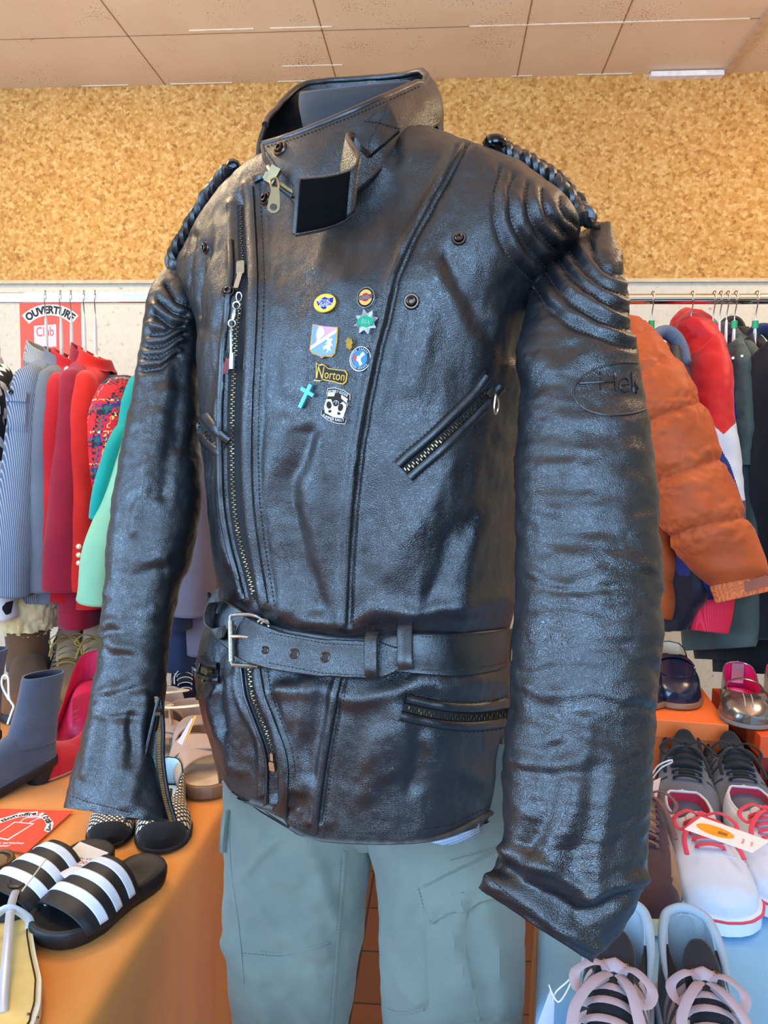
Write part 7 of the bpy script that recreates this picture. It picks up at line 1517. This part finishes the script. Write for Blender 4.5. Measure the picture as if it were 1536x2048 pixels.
# ---- black shoes behind
for toe, heel, lb in (((110, 1386), (134, 1330), 'black patent shoe behind the tan boots'), ((236, 1392), (214, 1336), 'black patent shoe mostly hidden behind the leather sleeve')):
    L, W = .25, .09; r = shoe_root('patent_shoe', lb, 'shoe', toe, heel, L, TZ, 'black patent shoes'); sole(r, L, W, .012, M['rubber_black'], .002); upper(r, L, W, [(0, .075), (.2, .065), (.4, .06), (.6, .05), (.8, .042), (.93, .032), (1, .018)], (.02, .5), M['blackgloss'], .011, .8); insole(r, L, W, .016, M['black'])
L, W = .28, .10; r = shoe_root('black_sneaker', 'black trainer with white laces seen between sleeve and jacket', 'shoe', (372, 1462), (368, 1392), L); sole(r, L, W, .024, M['rubber_black'], .004)
sf = upper(r, L, W, [(0, .08), (.12, .076), (.28, .066), (.38, .082), (.5, .076), (.68, .056), (.84, .042), (.94, .032), (1, .016)], (.02, .42), M['navy_leather'], .02, .75, inner=M['black_mesh']); insole(r, L, W, .028, M['black_mesh']); tongue_flap(r, L, W, [(.30, .125), (.38, .112), (.5, .10), (.62, .088)], M['black_mesh'], .36); lace_set(r, sf, L, W, .42, .7, 5, .0018, M['rubber_white'], .2, .7, lift=.004)
# ---- beige sandals
def sandal(label, toe, heel):
    L, W = .255, .096; r = shoe_root('wide_strap_sandal', label, 'sandal', toe, heel, L, TZ, 'beige strap sandals'); sole(r, L, W, .022, M['gum'], .002); insole(r, L, W, .0228, M['tan_in'], sc=.97)
    def band(s0, s1, h0, h1, tw=0.0, nm='strap'):
        G = np.zeros((18, 22, 3))
        for i, s in enumerate(np.linspace(s0, s1, 18)):
            hw = float(wfun(s, W)) + .003; h = h0 + (h1 - h0) * i / 17
            for j, ph in enumerate(np.linspace(.05, PI - .05, 22)): c_ = math.cos(ph); G[i, j] = ((s + tw * c_) * L, math.copysign(abs(c_) ** .8, c_) * hw, .018 + h * math.sin(ph) ** .8)
        mb = MB(); mb.grid(G); o = mb.build(nm, M['beige'], r, sharp=0); mod_solid(o, .003)
    band(.58, .74, .052, .042, .10, 'cross_strap'); band(.62, .80, .046, .034, -.10, 'cross_strap'); band(.36, .46, .066, .058, 0, 'instep_strap')
    sfb = upper(r, L, W, [(0, .075), (.12, .072), (.26, .06), (.34, .05), (.36, .045), (1, .04)], None, M['beige'], .018, nm='heel_counter') if False else None
    G = np.zeros((16, 20, 3))
    for i, t in enumerate(np.linspace(0, 1, 16)):
        for j, q in enumerate(np.linspace(-1, 1, 20)):
            s = .012 + .26 * q * q; G[i, j] = (s * L, math.copysign(float(wfun(s, W)) + .001, q) if abs(q) > .08 else (float(wfun(.02, W)) * q / .1), .018 + .07 * t * (1 - .25 * q * q))
    mb = MB(); mb.grid(G); o = mb.build('heel_counter', M['beige'], r, sharp=0); mod_solid(o, .003)
    mb = MB(); mb.tube(spline([(.02, .03, .085), (.08, .042, .10), (.11, .0, .108), (.08, -.042, .10), (.02, -.03, .085)], 30), .006, 8, flat=.3, up=(0, 0, 1)); mb.build('ankle_strap', M['cream_leather'], r)
sandal('beige suede strap sandal next to the jacket hem', (424, 1604), (372, 1490)); sandal('beige suede strap sandal mostly behind the leather cuff', (330, 1560), (330, 1458))
t4, f, c, poly = card('price_tag', 'pale tag with an orange back tucked into the beige sandal', [P(356, 1486, 1.17), P(366, 1492, 1.16), P(388, 1440, 1.2), P(380, 1432, 1.2)], plain('lilac_card', (206, 200, 222), .5))
mb = MB(); mb.prism([(q[0], q[1] + .006) for q in poly], -.0016, -.0006, f); mb.build('orange_backing', C('orange_backing', (246, 168, 60), .5), t4, org=c, smooth=False)
# ---- cream thong sandals at the front left
def thong(label, toe, heel, grp):
    L, W = .25, .058; r = shoe_root('thong_sandal', label, 'sandal', toe, heel, L, TZ, grp); sole(r, L, W, .014, M['cream_leather'], .002); insole(r, L, W, .0148, M['gold_in'], sc=.93)
    mb = MB(); mb.tube([(x, y, .0145) for x, y in outline(L, W, -.0035)], .0009, 5, closed=True); mb.build('edge_stitching', M['bronze'], r)
    mb = MB(); mb.tube(spline([(L * .82, 0, .015), (L * .72, 0, .022), (L * .5, .002, .032), (L * .28, .004, .036), (L * .12, .010, .034), (L * .02, .014, .034)], 40), .0042, 8, flat=.28, up=(0, 0, 1)); mb.build('centre_strap', M['pearl'], r)
    mb = MB(); mb.tube(spline([(L * .34, -.020, .013), (L * .33, -.019, .024), (L * .32, 0, .038), (L * .33, .019, .024), (L * .34, .020, .013)], 30), .0042, 8, flat=.28, up=(1, 0, 0)); mb.build('cross_strap', M['pearl'], r)
    mb = MB(); cc_ = Vector((L * .13, .010, .035)); mb.tube([cc_ + Vector((.009 * math.cos(a), .0095 * math.sin(a), .003)) for a in np.linspace(0, 2 * PI, 18, endpoint=False)], .0016, 7, closed=True); mb.tube([cc_ + Vector((-.009, 0, .003)), cc_ + Vector((.009, 0, .004))], .0013, 6); mb.build('buckle', M['bronze'], r)
    mb = MB()
    for i in range(10):
        a, b_ = rnd.uniform(.8, .95), rnd.uniform(-.03, .03); mb.lathe([(.0001, 0), (.0014, 0), (.0011, .0008), (.0001, .001)], (a * L, b_, .015), n=8)
    mb.build('beading', M['bronze'], r)
thong('cream thong sandal with a buckled strap in the bottom left corner', (4, 2140), (20, 1808), 'cream thong sandals'); thong('cream thong sandal cut by the left frame edge', (-90, 2110), (-46, 1790), 'cream thong sandals')
# ---- brown footbed sandal
L, W = .26, .10; r = shoe_root('footbed_sandal', 'brown leather footbed sandal at the left frame edge', 'sandal', (-300, 1836), (30, 1742), L); sole(r, L, W, .026, M['brown_in'], .002); insole(r, L, W, .0275, C('olive_footbed', (132, 106, 60), .35), sc=.9)
mb = MB(); mb.tube([(x, y, .029) for x, y in outline(L, W, -.003)], .0035, 7, closed=True); mb.build('rim', M['brown_in'], r)
G = np.array([[((s) * L, math.cos(ph) * (float(wfun(s, W)) + .003), .02 + .05 * math.sin(ph)) for ph in np.linspace(0, PI, 16)] for s in np.linspace(.5, .72, 10)]); mb = MB(); mb.grid(G); o = mb.build('strap', M['black'], r); mod_solid(o, .003)
